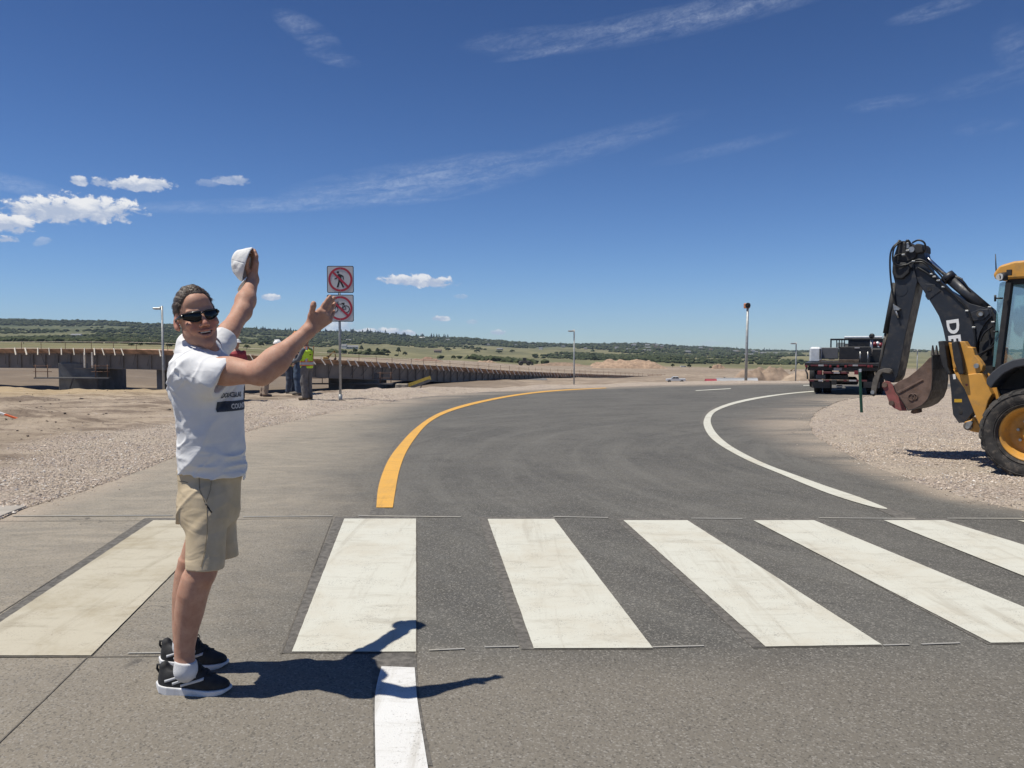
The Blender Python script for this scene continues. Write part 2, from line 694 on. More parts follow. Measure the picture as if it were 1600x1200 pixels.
def terrain_z(X, Y):
    """numpy height of the large terrain"""
    X = np.asarray(X, float); Y = np.asarray(Y, float)
    r = np.hypot(X, Y)
    th = np.arctan2(X, Y)
    thc = np.clip(th, -0.83, 0.83)
    Ye = r * np.cos(thc)
    px = np.clip(800 + 1200 * np.tan(thc), PK[0], PK[-1])
    zs = []
    for k in PK:
        a = np.array([(0, 0)] + PROF[k], float)
        zs.append(np.interp(Ye, a[:, 0], a[:, 1]))
    zs = np.array(zs)
    idx = np.clip(np.searchsorted(PK, px, side='right') - 1, 0, len(PK) - 2)
    k0 = np.array(PK)[idx]; k1 = np.array(PK)[idx + 1]
    t = (px - k0) / (k1 - k0)
    t = t * t * (3 - 2 * t)
    ar = np.arange(len(px))
    z = zs[idx, ar] * (1 - t) + zs[idx + 1, ar] * t
    # natural roughness growing with distance
    p3 = np.stack([X, Y, np.zeros_like(X)], 1)
    far = np.clip((Ye - 60) / 500, 0, 1)
    z = z + far * (fbm(p3 / 260.0, 4) * 4.5 + fbm(p3 / 60.0 + 3.1, 3) * 1.2) * np.clip(Ye / 1500, .15, 1)
    mid = np.clip((Ye - 40) / 30, 0, 1) * (1 - np.clip((Ye - 250) / 300, 0, 1))
    z = z + mid * (fbm(p3 / 9.0 + 8.2, 4) * 0.55)
    return z


def terrain_near(X, Y):
    """bumps of the dirt and gravel beside the road (metres)"""
    p3 = np.stack([X, Y, np.zeros_like(X)], 1)
    z = fbm(p3 / 1.6 + 5.0, 4) * 0.035 + fbm(p3 / 0.33 + 9.0, 3) * 0.012
    dirt = np.clip((-X * 0.55 + Y * 0.45 - 8.6) / 2.0, 0, 1) * (X < 2) * np.clip((34 - Y) / 6, 0, 1)
    ridged = 1 - np.abs(fbm(p3 / np.array([2.6, 0.7, 1]) + 31.0, 4)) * 3
    z = z + dirt * (np.maximum(ridged, 0) * 0.06 + fbm(p3 / 0.5 + 2.0, 4) * 0.05 + fbm(p3 / 4.5 + 12.0, 3) * 0.12)
    # dug heaps at the left
    for cx, cy, sx, sy, h in HEAPS:
        g = np.exp(-((X - cx) / sx) ** 2 - ((Y - cy) / sy) ** 2)
        z = z + g * h * (1 + 0.7 * fbm(p3 / 0.45 + 4.0, 4))
    return z


HEAPS = [(-13.2, 17.9, 1.9, 0.8, 0.30), (-10.4, 16.0, 1.3, 0.45, 0.13), (-14.2, 21.5, 2.0, 1.0, .12), (-8.0, 13.3, 1.8, 0.5, 0.07),
         (-9.5, 11.4, 2.0, 0.5, 0.06), (13.5, 17.5, 2.0, 1.4, 0.22), (10.5, 15.2, 1.6, .8, .10), (16, 14, 1.5, 2, .2)]

# polar grid: fine inside the view, coarse elsewhere
ths = np.concatenate([np.linspace(-math.pi, -0.82, 60, endpoint=False), np.linspace(-0.82, 0.82, 900), np.linspace(0.82, math.pi, 61)[1:-1]])
rr = [0.0, 1.0, 2.0]
r_ = 3.0
while r_ < 9000:
    rr.append(r_)
    r_ *= 1.0105 if r_ < 45 else (1.022 if r_ < 400 else 1.03)
rr.append(9000)
rr = np.array(rr)
TH, RR = np.meshgrid(ths, rr[1:])
GX, GY = (RR * np.sin(TH)).ravel(), (RR * np.cos(TH)).ravel()
GZ = terrain_z(GX, GY)
P2 = np.stack([GX, GY], 1)
inside = in_poly(P2, RP_S)
near = (RR.ravel() < 60)
dR = np.full(len(GX), 1e3)
dR[near] = dist_poly(P2[near], RP_S)
out_amt = np.where(inside, 0, np.clip(dR / 0.9, 0, 1))
nz = np.zeros(len(GX))
nz[near] = terrain_near(GX[near], GY[near])
fade = np.clip((52 - RR.ravel()) / 15, 0, 1)
GZ = GZ + nz * out_amt * fade + np.where(inside, -0.01, 0.012 * np.clip(dR / 0.15, 0, 1)) * (RR.ravel() < 45)
GZ = np.where(inside & (dR > 0.3), GZ - 0.03, GZ)
# ---- masks stored per vertex: R gravel, G grass, B brush-ground
px_ = 800 + 1200 * np.tan(np.clip(TH.ravel(), -0.83, 0.83))
Yv = RR.ravel() * np.cos(np.clip(TH.ravel(), -0.83, 0.83))
p3 = np.stack([GX, GY, np.zeros_like(GX)], 1)
nb = fbm(p3 / 2.5 + 40.0, 3)
# gravel band beside the left road edge, everything on the right island
bandw = np.interp(px_, [-200, 0, 280, 400, 620, 900], [1.9, 2.1, 2.6, 3.4, 5.0, 4.0])
gl = np.clip((bandw + nb * 1.6 - dR) / 0.9, 0, 1)
gr_r = np.where(GX > 2.5, np.clip(0.75 + nb * 1.3, 0.15, 1), 0)
gravel = np.where(inside, 1, np.maximum(gl, gr_r)) * (RR.ravel() < 40)
grass = np.clip((Yv - np.interp(px_, [-500, 0, 300, 560, 700, 850, 1000, 1200, 1600], [240, 240, 260, 330, 460, 480, 480, 430, 430])) / 60 + fbm(p3 / 90.0, 3) * 1.2, 0, 1)
brush = np.clip((Yv - np.interp(px_, [-500, 300, 700, 1100, 1600], [900, 1000, 1500, 2200, 2200])) / 500 + fbm(p3 / 200.0 + 5, 4) * 1.0, 0, 1)
GC = np.stack([gravel, grass, brush], 1)
nr, na = TH.shape
i = np.arange(nr - 1)[:, None] * na
j = np.arange(na)[None, :]
j2 = (j + 1) % na
F = np.stack([i + j, i + j2, i + na + j2, i + na + j], -1).reshape(-1, 4)
VV = np.stack([GX, GY, GZ], 1)

# ground material
m_ground, t, b = new_mat('ground_soil')
pos = t.pos()
msk = t.n('ShaderNodeSeparateColor')
t.links.new(t.attr('col'), msk.inputs[0])
mR, mG, mB = [V(t.nt, o) for o in msk.outputs[:3]]
xx, yy, zz = t.sep(pos)
# sandy soil
n1 = t.noise(pos, 0.35, 6, 0.62)
n2 = t.noise(pos, 3.0, 6, 0.7)
n3 = t.noise(t.mapping(pos, (0.35, 1.5, 1)), 1.1, 6, 0.7, 0.4)
soil = t.mix(n1.ramp(0.32, 0.68), (0.31, 0.25, 0.19), (0.43, 0.35, 0.27))
soil = t.mix(n3.ramp(0.43, 0.60, 0, 0.85), soil, (0.165, 0.125, 0.096))
n4 = t.noise(pos, 14.0, 5, 0.75)
soil = t.mix(n4.ramp(0.52, 0.70, 0, 0.55) * yy.ramp(45, 25), soil, (0.105, 0.082, 0.066))
bank = yy.ramp(45, 80) * yy.ramp(230, 190) * xx.ramp(6, -14)
soil = t.mix(bank * t.noise(pos, .11, 5, .65).ramp(.3, .62, .65, 1.0), soil, (0.17, 0.135, 0.105))
soil = t.mix(n2.ramp(0.55, 0.75, 0, 0.4), soil, (0.155, 0.122, 0.095))
# yellowish sand crest on the left
crest = yy.ramp(22, 28) * xx.ramp(-9.0, -13.5) * yy.ramp(60, 40)
soil = t.mix(crest * 0.7, soil, (0.44, 0.33, 0.19))
rut = t.noise(t.mapping(pos, (0.012, 0.09, 1), (0, 0, 0.15)), 1.0, 6, 0.65, 0.5)
soil = t.mix(rut.ramp(0.45, 0.62, 0, 0.55) * yy.ramp(60, 120), soil, (0.20, 0.155, 0.115))
soil = t.mix(rut.ramp(0.42, 0.30, 0, 0.5) * yy.ramp(60, 120), soil, (0.46, 0.37, 0.27))
# gravel: pinkish crushed stone
vc = t.n('ShaderNodeTexVoronoi', feature='F1')
t.links.new(pos, vc.inputs['Vector'])
vc.inputs['Scale'].default_value = 30.0
vsep = t.sep(vc.outputs['Color'])
stone = t.mix(vsep[0].ramp(0.0, 1.0, smooth=False), (0.34, 0.275, 0.22), (0.64, 0.53, 0.44))
stone = t.mix(vsep[1].ramp(0.8, 1.0), stone, (0.62, 0.56, 0.50))
stone = t.mix(vsep[2].ramp(0.82, 1.0), stone, (0.27, 0.24, 0.24))
stone = t.mix(V(t.nt, vc.outputs['Distance']).ramp(0.45, 0.85, 0, 0.6), stone, (0.17, 0.125, 0.10))
dust = t.noise(pos, 1.3, 5, 0.65)
stone = t.mix(dust.ramp(0.40, 0.62, 0, 0.85), stone, (0.50, 0.42, 0.335))
c = t.mix(mR, soil, stone)
# grassland
g1 = t.noise(t.mapping(pos, (1, .35, 1)), 0.012, 6, 0.6)
g2 = t.noise(pos, 0.05, 6, 0.7)
gcol = t.mix(g1.ramp(0.35, 0.65), (0.135, 0.130, 0.068), (0.22, 0.20, 0.105))
gcol = t.mix(g2.ramp(0.5, 0.7, 0, 0.6), gcol, (0.085, 0.10, 0.050))
c = t.mix(mG, c, gcol)
bcol = t.mix(t.noise(pos, 0.03, 5, 0.7).ramp(0.42, 0.6), (0.06, 0.075, 0.04), (0.15, 0.15, 0.075))
c = t.mix(mB, c, bcol)
put(t, b.inputs['Base Color'], c)
b.inputs['Roughness'].default_value = 0.95
b.inputs['Specular IOR Level'].default_value = 0.15
bh = t.noise(pos, 9.0, 7, 0.75)
vb = V(t.nt, vc.outputs['Distance'])
nb1 = t.bump(bh, 0.9, 0.05)
t.links.new(t.bump((vb * -1.0) * mR, 0.9, 0.035, nb1), b.inputs['Normal'])

ground = np_mesh('ground', VV, F, m_ground, smooth=True, col=GC)
props(ground, 'tan construction dirt and pink gravel running out to green hills', None, None, 'structure')


def ground_at(x, y):
    z = float(terrain_z(np.array([x]), np.array([y]))[0])
    r = math.hypot(x, y)
    if r < 52 and not in_poly(np.array([[x, y]]), RP_S)[0]:
        d = float(dist_poly(np.array([[x, y]]), RP_S)[0])
        z += float(terrain_near(np.array([x]), np.array([y]))[0]) * min(1, d / .9) * min(1, max(0, (52 - r) / 15)) + 0.012
    return z


# ---- asphalt
m_asph, t, b = new_mat('asphalt')
pos = t.pos()
xx, yy, zz = t.sep(pos)
a1 = t.noise(pos, 0.6, 5, 0.6)
a2 = t.noise(pos, 5.0, 6, 0.7)
# streaks that follow the bend (circle round the gravel island)
cx, cy = 7.6, 10.5
rx = xx - cx
ry = yy - cy
rad = ((rx * rx) + (ry * ry)).m('SQRT')
ang = rx.m('ARCTAN2', ry)
pol = t.comb(rad * 2.6, ang * 1.6, 0.0)
s1 = t.noise(pol, 1.0, 6, 0.68, 0.5)
pol2 = t.comb(rad * 9.0, ang * 2.2, 4.0)
s2 = t.noise(pol2, 1.0, 5, 0.7, 0.3)
strk = t.noise(t.mapping(pos, (0.8, 1.9, 1), (0, 0, 0.35)), 1.5, 7, 0.72, 1.6)
base = t.mix(a1.ramp(0.35, 0.65), (0.083, 0.079, 0.070), (0.110, 0.104, 0.091))
base = t.mix(s1.ramp(0.44, 0.66, 0, 0.42), base, (0.155, 0.148, 0.130))
base = t.mix(s2.ramp(0.55, 0.8, 0, 0.35), base, (0.155, 0.148, 0.135))
base = t.mix(s1.ramp(0.33, 0.43, 0.45, 0), base, (0.055, 0.052, 0.048))
patchn = t.noise(pos, 0.9, 4, 0.55, 1.0)
base = t.mix(patchn.ramp(0.56, 0.70, 0, 0.45), base, (0.062, 0.058, 0.053))
# older, dusty pavement on the left and in front of the crossing
dl = (xx + (yy * 0.10) + (a1 - 0.5) * 2.2)
lm = dl.ramp(0.0, -2.3)
base = t.mix(lm * (strk.ramp(0.3, 0.7, 0.55, 1.0)), base, (0.325, 0.282, 0.220))
fm = yy.ramp(4.1, 3.4) * (xx + (a1 - 0.5) * 2).ramp(4.5, -1.0, .35, 1.0)
base = t.mix(fm * 0.75, base, (0.205, 0.180, 0.145))
# sand blown over the edge at the far bend and beside the island
sand = t.noise(t.mapping(pos, (0.35, 1.3, 1)), 0.55, 6, 0.7, 0.6)
edge_attr = t.attr('edge', 'Fac')
ed = V(t.nt, edge_attr)
base = t.mix((ed.ramp(0.15, 1.0) * sand.ramp(0.30, 0.62)).clamp() * 0.85, base, (0.40, 0.325, 0.25))
# oil drops, chalk scuffs
spot = t.noise(pos, 2.3, 3, 0.5)
base = t.mix(spot.ramp(0.70, 0.76, 0, 0.55), base, (0.045, 0.042, 0.04))
scuff = t.noise(t.mapping(pos, (0.9, 7.0, 1), (0, 0, 0.2)), 1.1, 7, 0.75, 1.5)
base = t.mix(scuff.ramp(0.62, 0.76, 0, 0.6), base, (0.30, 0.28, 0.25))
# aggregate
vv = t.n('ShaderNodeTexVoronoi', feature='F1')
t.links.new(pos, vv.inputs['Vector'])
vv.inputs['Scale'].default_value = 130.0
vs_ = t.sep(vv.outputs['Color'])
base = t.mix(vs_[0].ramp(0.72, 1.0, 0, 0.62), base, (0.30, 0.28, 0.25))
base = t.mix(vs_[1].ramp(0.70, 1.0, 0, 0.5), base, (0.035, 0.033, 0.031))
grit = t.noise(pos, 42.0, 4, 0.7)
base = t.mix(grit.ramp(0.55, 0.75, 0, 0.35), base, (0.22, 0.205, 0.185))
ck = t.n('ShaderNodeTexVoronoi', feature='DISTANCE_TO_EDGE')
wv_ = t.n('ShaderNodeVectorMath', operation='ADD')
t.links.new(pos, wv_.inputs[0]); t.links.new(t.noise(pos, 1.7, 4, .6, out=1), wv_.inputs[1])
t.links.new(wv_.outputs[0], ck.inputs['Vector'])
ck.inputs['Scale'].default_value = 0.33
crk = V(t.nt, ck.outputs['Distance']).ramp(0.0035, 0.001) * t.noise(pos, .5, 3, .5).ramp(.5, .62)
base = t.mix(crk * .6, base, (0.03, 0.028, 0.026))
put(t, b.inputs['Base Color'], base)
put(t, b.inputs['Roughness'], a2.ramp(0.3, 0.7, 0.72, 0.9))
b.inputs['Specular IOR Level'].default_value = 0.35
bm1 = t.bump(t.noise(pos, 75.0, 4, 0.7), 0.7, 0.006)
t.links.new(t.bump(a2, 0.15, 0.02, bm1), b.inputs['Normal'])


def tri_sheet(name, poly, z, m, step=None, **kw):
    """flat polygon sheet triangulated"""
    import bmesh
    bm = bmesh.new()
    vs = [bm.verts.new((x, y, z)) for x, y in poly]
    f = bm.faces.new(vs)
    bmesh.ops.triangulate(bm, faces=[f])
    if step:
        for _ in range(step[1]):
            es = [e for e in bm.edges if e.calc_length() > step[0]]
            if not es: break
            bmesh.ops.subdivide_edges(bm, edges=es, cuts=1)
            bmesh.ops.triangulate(bm, faces=[f for f in bm.faces if len(f.verts) > 3])
    bmesh.ops.recalc_face_normals(bm, faces=bm.faces)
    me = bpy.data.meshes.new(name)
    bm.to_mesh(me)
    bm.free()
    me.materials.append(m)
    if sum(p.normal.z for p in me.polygons) < 0:
        me.flip_normals()
    o = link(bpy.data.objects.new(name, me))
    return o


road = tri_sheet('road', road_poly, 0.006, m_asph, (1.0, 7))
rv = np.array([v.co[:2] for v in road.data.vertices])
dd = dist_poly(rv, RP_S)
far_e = np.clip((rv[:, 1] - 7.5) / 9.0, 0.12, 1)
ev = np.clip(1 - dd / (0.4 + 1.9 * far_e), 0, 1)
at = road.data.attributes.new('edge', 'FLOAT', 'POINT')
at.data.foreach_set('value', ev.astype(np.float32))
props(road, 'dark grey asphalt road bending to the right past the crossing', None, None, 'structure')

# concrete apron at the left
m_conc = mat('concrete', (0.42, 0.38, 0.33), 0.9, var=.15, vscale=3, bump=.3, bscale=90, dirt=(0.28, 0.23, 0.19))
ap = MB().prism([(-4.66, 6.9), (-4.72, 7.40), (-9, 7.6), (-9, 6.9)], (0, 0, 0), (1, 0, 0), (0, 1, 0), (0, 0, 1), -0.1, 0.03).build('pavement', m_conc, bevel=.008)
props(ap, 'pale concrete apron at the road edge', None, None, 'structure')

# ---- painted markings
def paint(name, col, wear=(0.16, 0.15, 0.14), tan=(0.47, 0.42, 0.33), amt=0.25, wearamt=1.0):
    m, t, b = new_mat(name)
    pos = t.pos()
    n1 = t.noise(pos, 1.4, 6, 0.7, 0.3)
    c = t.mix(n1.ramp(0.42, 0.72, 0, amt), col, tan)
    st = t.noise(t.mapping(pos, (1.6, 6.0, 1), (0, 0, 0.3)), 1.2, 6, 0.75, 0.6)
    c = t.mix(st.ramp(0.50, 0.74, 0, 0.5), c, tuple(x * .62 for x in tan))
    tr = t.noise(t.mapping(pos, (7.0, 0.5, 1), (0, 0, -0.1)), 1.0, 5, 0.7, 0.8)
    c = t.mix(tr.ramp(0.52, 0.72, 0, 0.4), c, tuple(x * .70 for x in tan))
    p1 = t.noise(pos, 95.0, 5, 0.8)
    p2 = t.noise(pos, 4.5, 5, 0.7)
    pit = (p1 + (p2 - 0.5) * 0.40).ramp(0.585, 0.66, 0, 0.7 * wearamt)
    c = t.mix(pit, c, wear)
    put(t, b.inputs['Base Color'], c)
    b.inputs['Roughness'].default_value = 0.75
    b.inputs['Specular IOR Level'].default_value = 0.3
    t.links.new(t.bump(p1, 0.55, 0.004), b.inputs['Normal'])
    return m


m_white = paint('white_road_paint', (0.56, 0.55, 0.48), amt=.6)
m_white2 = paint('dusty_white_road_paint', (0.47, 0.43, 0.34), tan=(0.33, 0.28, 0.19), amt=.8, wear=(0.25, .2, .16))
m_white3 = paint('bright_white_road_paint', (0.66, 0.655, 0.64), amt=.1)
m_yellow = paint('yellow_road_paint', (0.66, 0.36, 0.075), tan=(0.50, 0.30, 0.10), amt=.5)
m_groove = mat('milled_groove', (0.15, 0.138, 0.122), 0.95, var=.25, vscale=25, bump=.9, bscale=160)
m_seam = mat('dark_joint', (0.13, 0.115, 0.095), 0.95, var=.2, vscale=20)
m_chalk = paint('chalk_line', (0.30, 0.29, 0.27), wear=(0.11, 0.105, 0.10), amt=.5)


def quad_px(name, q, z, m):
    poly = [tuple(G(*p)[:2]) for p in q]
    out = []
    for i in range(len(poly)):
        a, b2 = poly[i], poly[(i + 1) % len(poly)]
        k = max(1, int(math.dist(a, b2) / 0.06))
        for s in range(k):
            u = s / k
            x, y = a[0] + (b2[0] - a[0]) * u, a[1] + (b2[1] - a[1]) * u
            w = 0.0012 if s else 0.0
            out.append((x + nrm.uniform(-w, w), y + nrm.uniform(-w, w)))
    o = tri_sheet(name, out, z, m)
    return o


BARS = [
    ([(240, 815), (352, 815), (142, 1028), (-78, 1028)], m_white2, 'dusty tan stained crossing stripe at the far left behind the man'),
    ([(538, 812.5), (650, 812.5), (650, 1022), (456, 1022)], m_white, 'white crossing stripe holding the shadow of the raised hand'),
    ([(762, 813), (866, 813), (1020, 1016), (834, 1016.5)], m_white, 'white crossing stripe right of the one with the shadow'),
    ([(974, 815), (1074, 815), (1378, 1011), (1196, 1014)], m_white, 'white crossing stripe in the middle right of the photo'),
    ([(1177, 815), (1272, 815), (1730, 1006), (1548, 1008)], m_white, 'long worn white crossing stripe near the right edge'),
    ([(1381, 815), (1475, 815), (2070, 1000), (1850, 1003)], m_white, 'white crossing stripe cut by the right edge of the photo'),
    ([(1590, 815), (1690, 815), (2420, 998), (2200, 1000)], m_white, 'white crossing stripe beyond the right edge'),
]
for q, m, lab in BARS:
    o = quad_px('crossing_stripe', q, 0.0135, m)
    props(o, lab, None, 'crossing stripes', 'structure')
# milled margins showing on the left and rear of each stripe
for q, m, lab in BARS[:6]:
    (ax, ay), (bx, by), (cx_, cy_), (dx_, dy_) = q
    g1 = 17 if ax < 1000 else 5
    g2 = 24 if ax < 1000 else 7
    o = quad_px('stripe_groove', [(ax - g1 * .8, ay - 4), (bx + .5, by - 4), (cx_ + .5, cy_ + 1), (dx_ - g2 * .8, dy_ + 1)], 0.0088, m_groove)
    props(o, 'milled rough groove around a crossing stripe', None, 'grooves around the crossing stripes', 'structure')


def strip_px(name, L, R, z, m, label):
    l = chaikin([tuple(G(*p)[:2]) for p in L], 3)
    r = chaikin([tuple(G(*p)[:2]) for p in R], 3)
    poly = l + r[::-1]
    o = tri_sheet(name, poly, z, m)
    return props(o, label, None, None, 'structure')


YL = [(588, 795), (590, 765), (597.5, 740), (607.5, 717.5), (622.5, 697.5), (642.5, 675), (667.5, 655.5), (690, 643.7), (722.5, 633.2),
      (760, 624.7), (797.5, 617.8), (835, 612.8), (872.5, 609.6), (910, 607.8), (947, 606.2)]
YR = [(613.7, 795), (618.7, 762.5), (623.7, 735), (635, 705), (652.5, 680), (667, 663), (687.5, 650), (710, 641), (735, 633.8), (765, 626.6),
      (797.5, 620.2), (835, 614.8), (872.5, 611.2), (910, 608.9), (947, 607.1)]
strip_px('yellow_edge_line', YL, YR, 0.0135, m_yellow, 'curved yellow edge line on the left of the bend')
GL_ = [(577, 806), (583, 785), (591, 748), (602, 716), (618, 693), (637, 670), (662, 651.5)]
GR_ = [(600, 806), (602, 785), (606, 748), (612, 722), (628, 697), (648, 674), (672, 655.5)]
strip_px('edge_line_groove', GL_, GR_, 0.0089, m_groove, 'milled groove beside the yellow line')
WL = [(1386, 797.5), (1367, 795.5), (1302, 776), (1252, 756), (1215, 740), (1177, 725), (1147, 710), (1122, 695), (1107, 682), (1099.5, 667.5),
      (1099, 657.5), (1105, 646), (1120, 637.5), (1140, 630.3), (1165, 624.3), (1195, 619.2), (1230, 614.8), (1265, 611.6), (1320, 608)]
WR = [(1386, 796), (1372, 790), (1340, 777.5), (1290, 761), (1240, 742.5), (1202, 729), (1170, 714), (1140, 697.5), (1120, 680), (1111, 665),
      (1110, 655), (1115, 645.5), (1127, 639), (1147, 632), (1172, 626), (1201, 620.6), (1233, 616), (1267, 612.9), (1320, 609.2)]
strip_px('white_edge_line', WL, WR, 0.0135, m_white, 'curved white edge line on the right of the bend')
strip_px('edge_line_groove', [(1436, 811), (1400, 797), (1350, 779), (1300, 762)], [(1400, 811), (1380, 800), (1340, 786), (1300, 772)], 0.0089, m_groove,
         'milled groove beside the end of the white line')
strip_px('edge_line_groove', [(1094, 664), (1094, 655), (1101, 644), (1118, 634)], [(1100, 664), (1100, 655), (1106, 645), (1122, 637)], 0.0089, m_groove,
         'milled groove on the bend of the white line')
strip_px('lane_dash', [(1087, 610.4), (1142, 607.2)], [(1087, 611.3), (1142, 608.2)], 0.0135, m_white, 'short white lane dash on the far side of the bend')
strip_px('lane_dash', [(1255, 602.3), (1275, 602)], [(1255, 603.2), (1275, 602.9)], 0.0135, m_white, 'white lane dash left of the flatbed truck')
strip_px('stop_line', [(596, 1045), (588, 1075), (585, 1100), (587, 1200), (590, 1400)], [(648, 1047), (650, 1075), (652, 1100), (668, 1200), (700, 1400)],
         0.0135, m_white3, 'bright white lane line running towards the camera')
strip_px('stop_line_groove', [(581, 1024), (582, 1100), (584, 1200)], [(650, 1022), (655, 1100), (676, 1200)], 0.0089, m_groove, 'milled groove around the white lane line')
# joints between pavement pours
def joint(pts, w, m, z, label='joint between pavement slabs'):
    ws = [Vector(G(*p)) for p in pts]
    l, r = [], []
    for k, p in enumerate(ws):
        d = (ws[min(k + 1, len(ws) - 1)] - ws[max(k - 1, 0)]).normalized()
        nn = Vector((-d.y, d.x, 0)) * w / 2
        l.append(tuple((p + nn)[:2])); r.append(tuple((p - nn)[:2]))
    o = tri_sheet('pavement_joint', l + r[::-1], z, m)
    props(o, label, None, 'joints in the pavement', 'structure')
joint([(-300, 817), (240, 815), (540, 810)], .008, m_seam, .0092)
joint([(222, 817), (0, 960), (-160, 1060)], .008, m_seam, .0094)
joint([(136, 1030), (70, 1095), (-60, 1220)], .007, m_seam, .0096)
joint([(-200, 1030), (142, 1029), (250, 1028)], .007, m_seam, .0098)
joint([(650, 1026), (651, 900), (650, 812)], .010, m_seam, .0100)
joint([(440, 1024), (519, 812)], .007, m_seam, .0102)
for a, b2 in (((20, 808), (270, 807)), ((380, 809), (520, 808)), ((560, 807.5), (720, 809.5)), ((865, 809), (950, 810.5)), ((1080, 811.5), (1160, 812)), ((1280, 811), (1430, 812)), ((1480, 811.5), (1640, 812)),
              ((200, 1023.5), (255, 1023)), ((670, 1019), (726, 1016.5)), ((757, 1014), (810, 1013)), ((1020, 1014), (1100, 1012)), ((1380, 1011), (1420, 1010)), ((1440, 1009.5), (1500, 1007.5))):
    joint([a, b2], .016 if a[1] > 900 else .03, m_chalk, .0118, 'chalk line sprayed beside the crossing')

# ================================================================ LOOSE GRAVEL AND CLODS
def stones(name, n, pts, size, m, label, seed, flat=.7, smooth=False):
    rs_ = np.random.RandomState(seed)
    O_ = np.array([(1, 0, 0), (-1, 0, 0), (0, 1, 0), (0, -1, 0), (0, 0, 1), (0, 0, -1)], float)
    OF = np.array([(0, 2, 4), (2, 1, 4), (1, 3, 4), (3, 0, 4), (2, 0, 5), (1, 2, 5), (3, 1, 5), (0, 3, 5)])
    k = len(pts)
    a_ = rs_.uniform(0, 6.283, k); ca, sa = np.cos(a_), np.sin(a_)
    V_ = O_[None] * (1 + rs_.uniform(-.4, .4, (k, 6, 1))) + rs_.uniform(-.22, .22, (k, 6, 3))
    V_ = V_ * size[:, None, None] * np.array([1.15, .9, flat])
    x = V_[:, :, 0] * ca[:, None] - V_[:, :, 1] * sa[:, None]
    y = V_[:, :, 0] * sa[:, None] + V_[:, :, 1] * ca[:, None]
    V_ = np.stack([x, y, V_[:, :, 2]], -1) + pts[:, None, :]
    F_ = OF[None] + (np.arange(k) * 6)[:, None, None]
    c_ = np.repeat(rs_.uniform(0, 1, (k, 3)), 6, axis=0)
    o = np_mesh(name, V_.reshape(-1, 3), F_.reshape(-1, 3), m, None, smooth, c_)
    return props(o, label, name.replace('_', ' '), None, 'stuff')


m_stone, t, b = new_mat('crushed_stone')
sc3 = t.sep(t.attr('col', 'Vector'))
c = t.mix(sc3[0].ramp(0, 1, smooth=False), (0.30, 0.245, 0.195), (0.70, 0.585, 0.475))
c = t.mix(sc3[1].ramp(.85, .95), c, (0.68, 0.63, 0.57))
c = t.mix(sc3[2].ramp(.84, .95), c, (0.25, 0.23, 0.23))
put(t, b.inputs['Base Color'], c)
b.inputs['Roughness'].default_value = .9
b.inputs['Specular IOR Level'].default_value = .2
rs = np.random.RandomState(12)
N = 420000
th_ = rs.uniform(-.72, .66, N)
rr_ = np.exp(rs.uniform(math.log(7.0), math.log(27.0), N))
sx, sy = rr_ * np.sin(th_), rr_ * np.cos(th_)
q2 = np.stack([sx, sy], 1)
ok = ~in_poly(q2, RP_S)
sx, sy, q2 = sx[ok], sy[ok], q2[ok]
dd_ = dist_poly(q2, RP_S)
pxx = 800 + 1200 * sx / sy
bw = np.interp(pxx, [-200, 0, 280, 400, 620, 900], [1.9, 2.1, 2.6, 3.4, 5.0, 4.0])
pp3 = np.stack([sx, sy, np.zeros(len(sx))], 1)
nbb = fbm(pp3 / 2.5 + 40.0, 3)
prob = np.where(sx > 2.5, .75 + nbb * 1.2, np.clip((bw + nbb * 1.6 - dd_) / 1.2, 0, 1) * .9 + .015)
patch = np.clip(.55 + fbm(pp3 / np.array([3., 1., 1]) + 3, 3) * 2.4, .10, 1)
keep = (rs.uniform(0, 1, len(sx)) < prob * patch * np.where(sx > 2.5, .7, 1)) & (sx > -13)
sx, sy, dd_ = sx[keep], sy[keep], dd_[keep]
sz = terrain_z(sx, sy) + terrain_near(sx, sy) * np.clip(dd_ / .9, 0, 1) + .012
size = rs.uniform(.005, .0135, len(sx)) * (1 + (rs.uniform(0, 1, len(sx)) < .04) * .8)
stones('gravel', len(sx), np.stack([sx, sy, sz + size * .25], 1), size, m_stone, 'loose pink crushed stone along both sides of the road', 3)
print('stones', len(sx))
# stray pebbles swept onto the asphalt edge
k_ = 2500
i_ = rs.randint(0, len(le) + len(ie), k_)
allp = np.array(le + ie)
pb = allp[i_] + rs.normal(0, .16, (k_, 2))
size = rs.uniform(.004, .011, k_)
stones('pebbles', k_, np.concatenate([pb, (.008 + size * .4)[:, None]], 1), size, m_stone, 'stray pebbles along the asphalt edge', 5)
m_clod = mat('dirt_clod', (0.15, 0.118, 0.094), .95, var=.25, vscale=9, bump=.5)
k_ = 2200
sx = rs.uniform(-24, -3, k_); sy = rs.uniform(11.5, 27, k_)
q2 = np.stack([sx, sy], 1)
hp = np.zeros(k_)
for cx2, cy2, s1, s2, h2 in HEAPS:
    hp += np.exp(-((sx - cx2) / s1 / 1.3) ** 2 - ((sy - cy2) / s2 / 1.3) ** 2) * 1.2
ok = (~in_poly(q2, RP_S)) & (dist_poly(q2, RP_S) > 3.0) & (rs.uniform(0, 1, k_) < .10 + hp)
sx, sy = sx[ok], sy[ok]
size = rs.uniform(.010, .034, len(sx)) * (1 + (rs.uniform(0, 1, len(sx)) < .05) * 1.6)
sz = terrain_z(sx, sy) + terrain_near(sx, sy) + .012
stones('dirt_clods', len(sx), np.stack([sx, sy, sz + size * .2], 1), size, m_clod, 'dark lumps of dug soil on the bare dirt at the left', 8, .5, True)

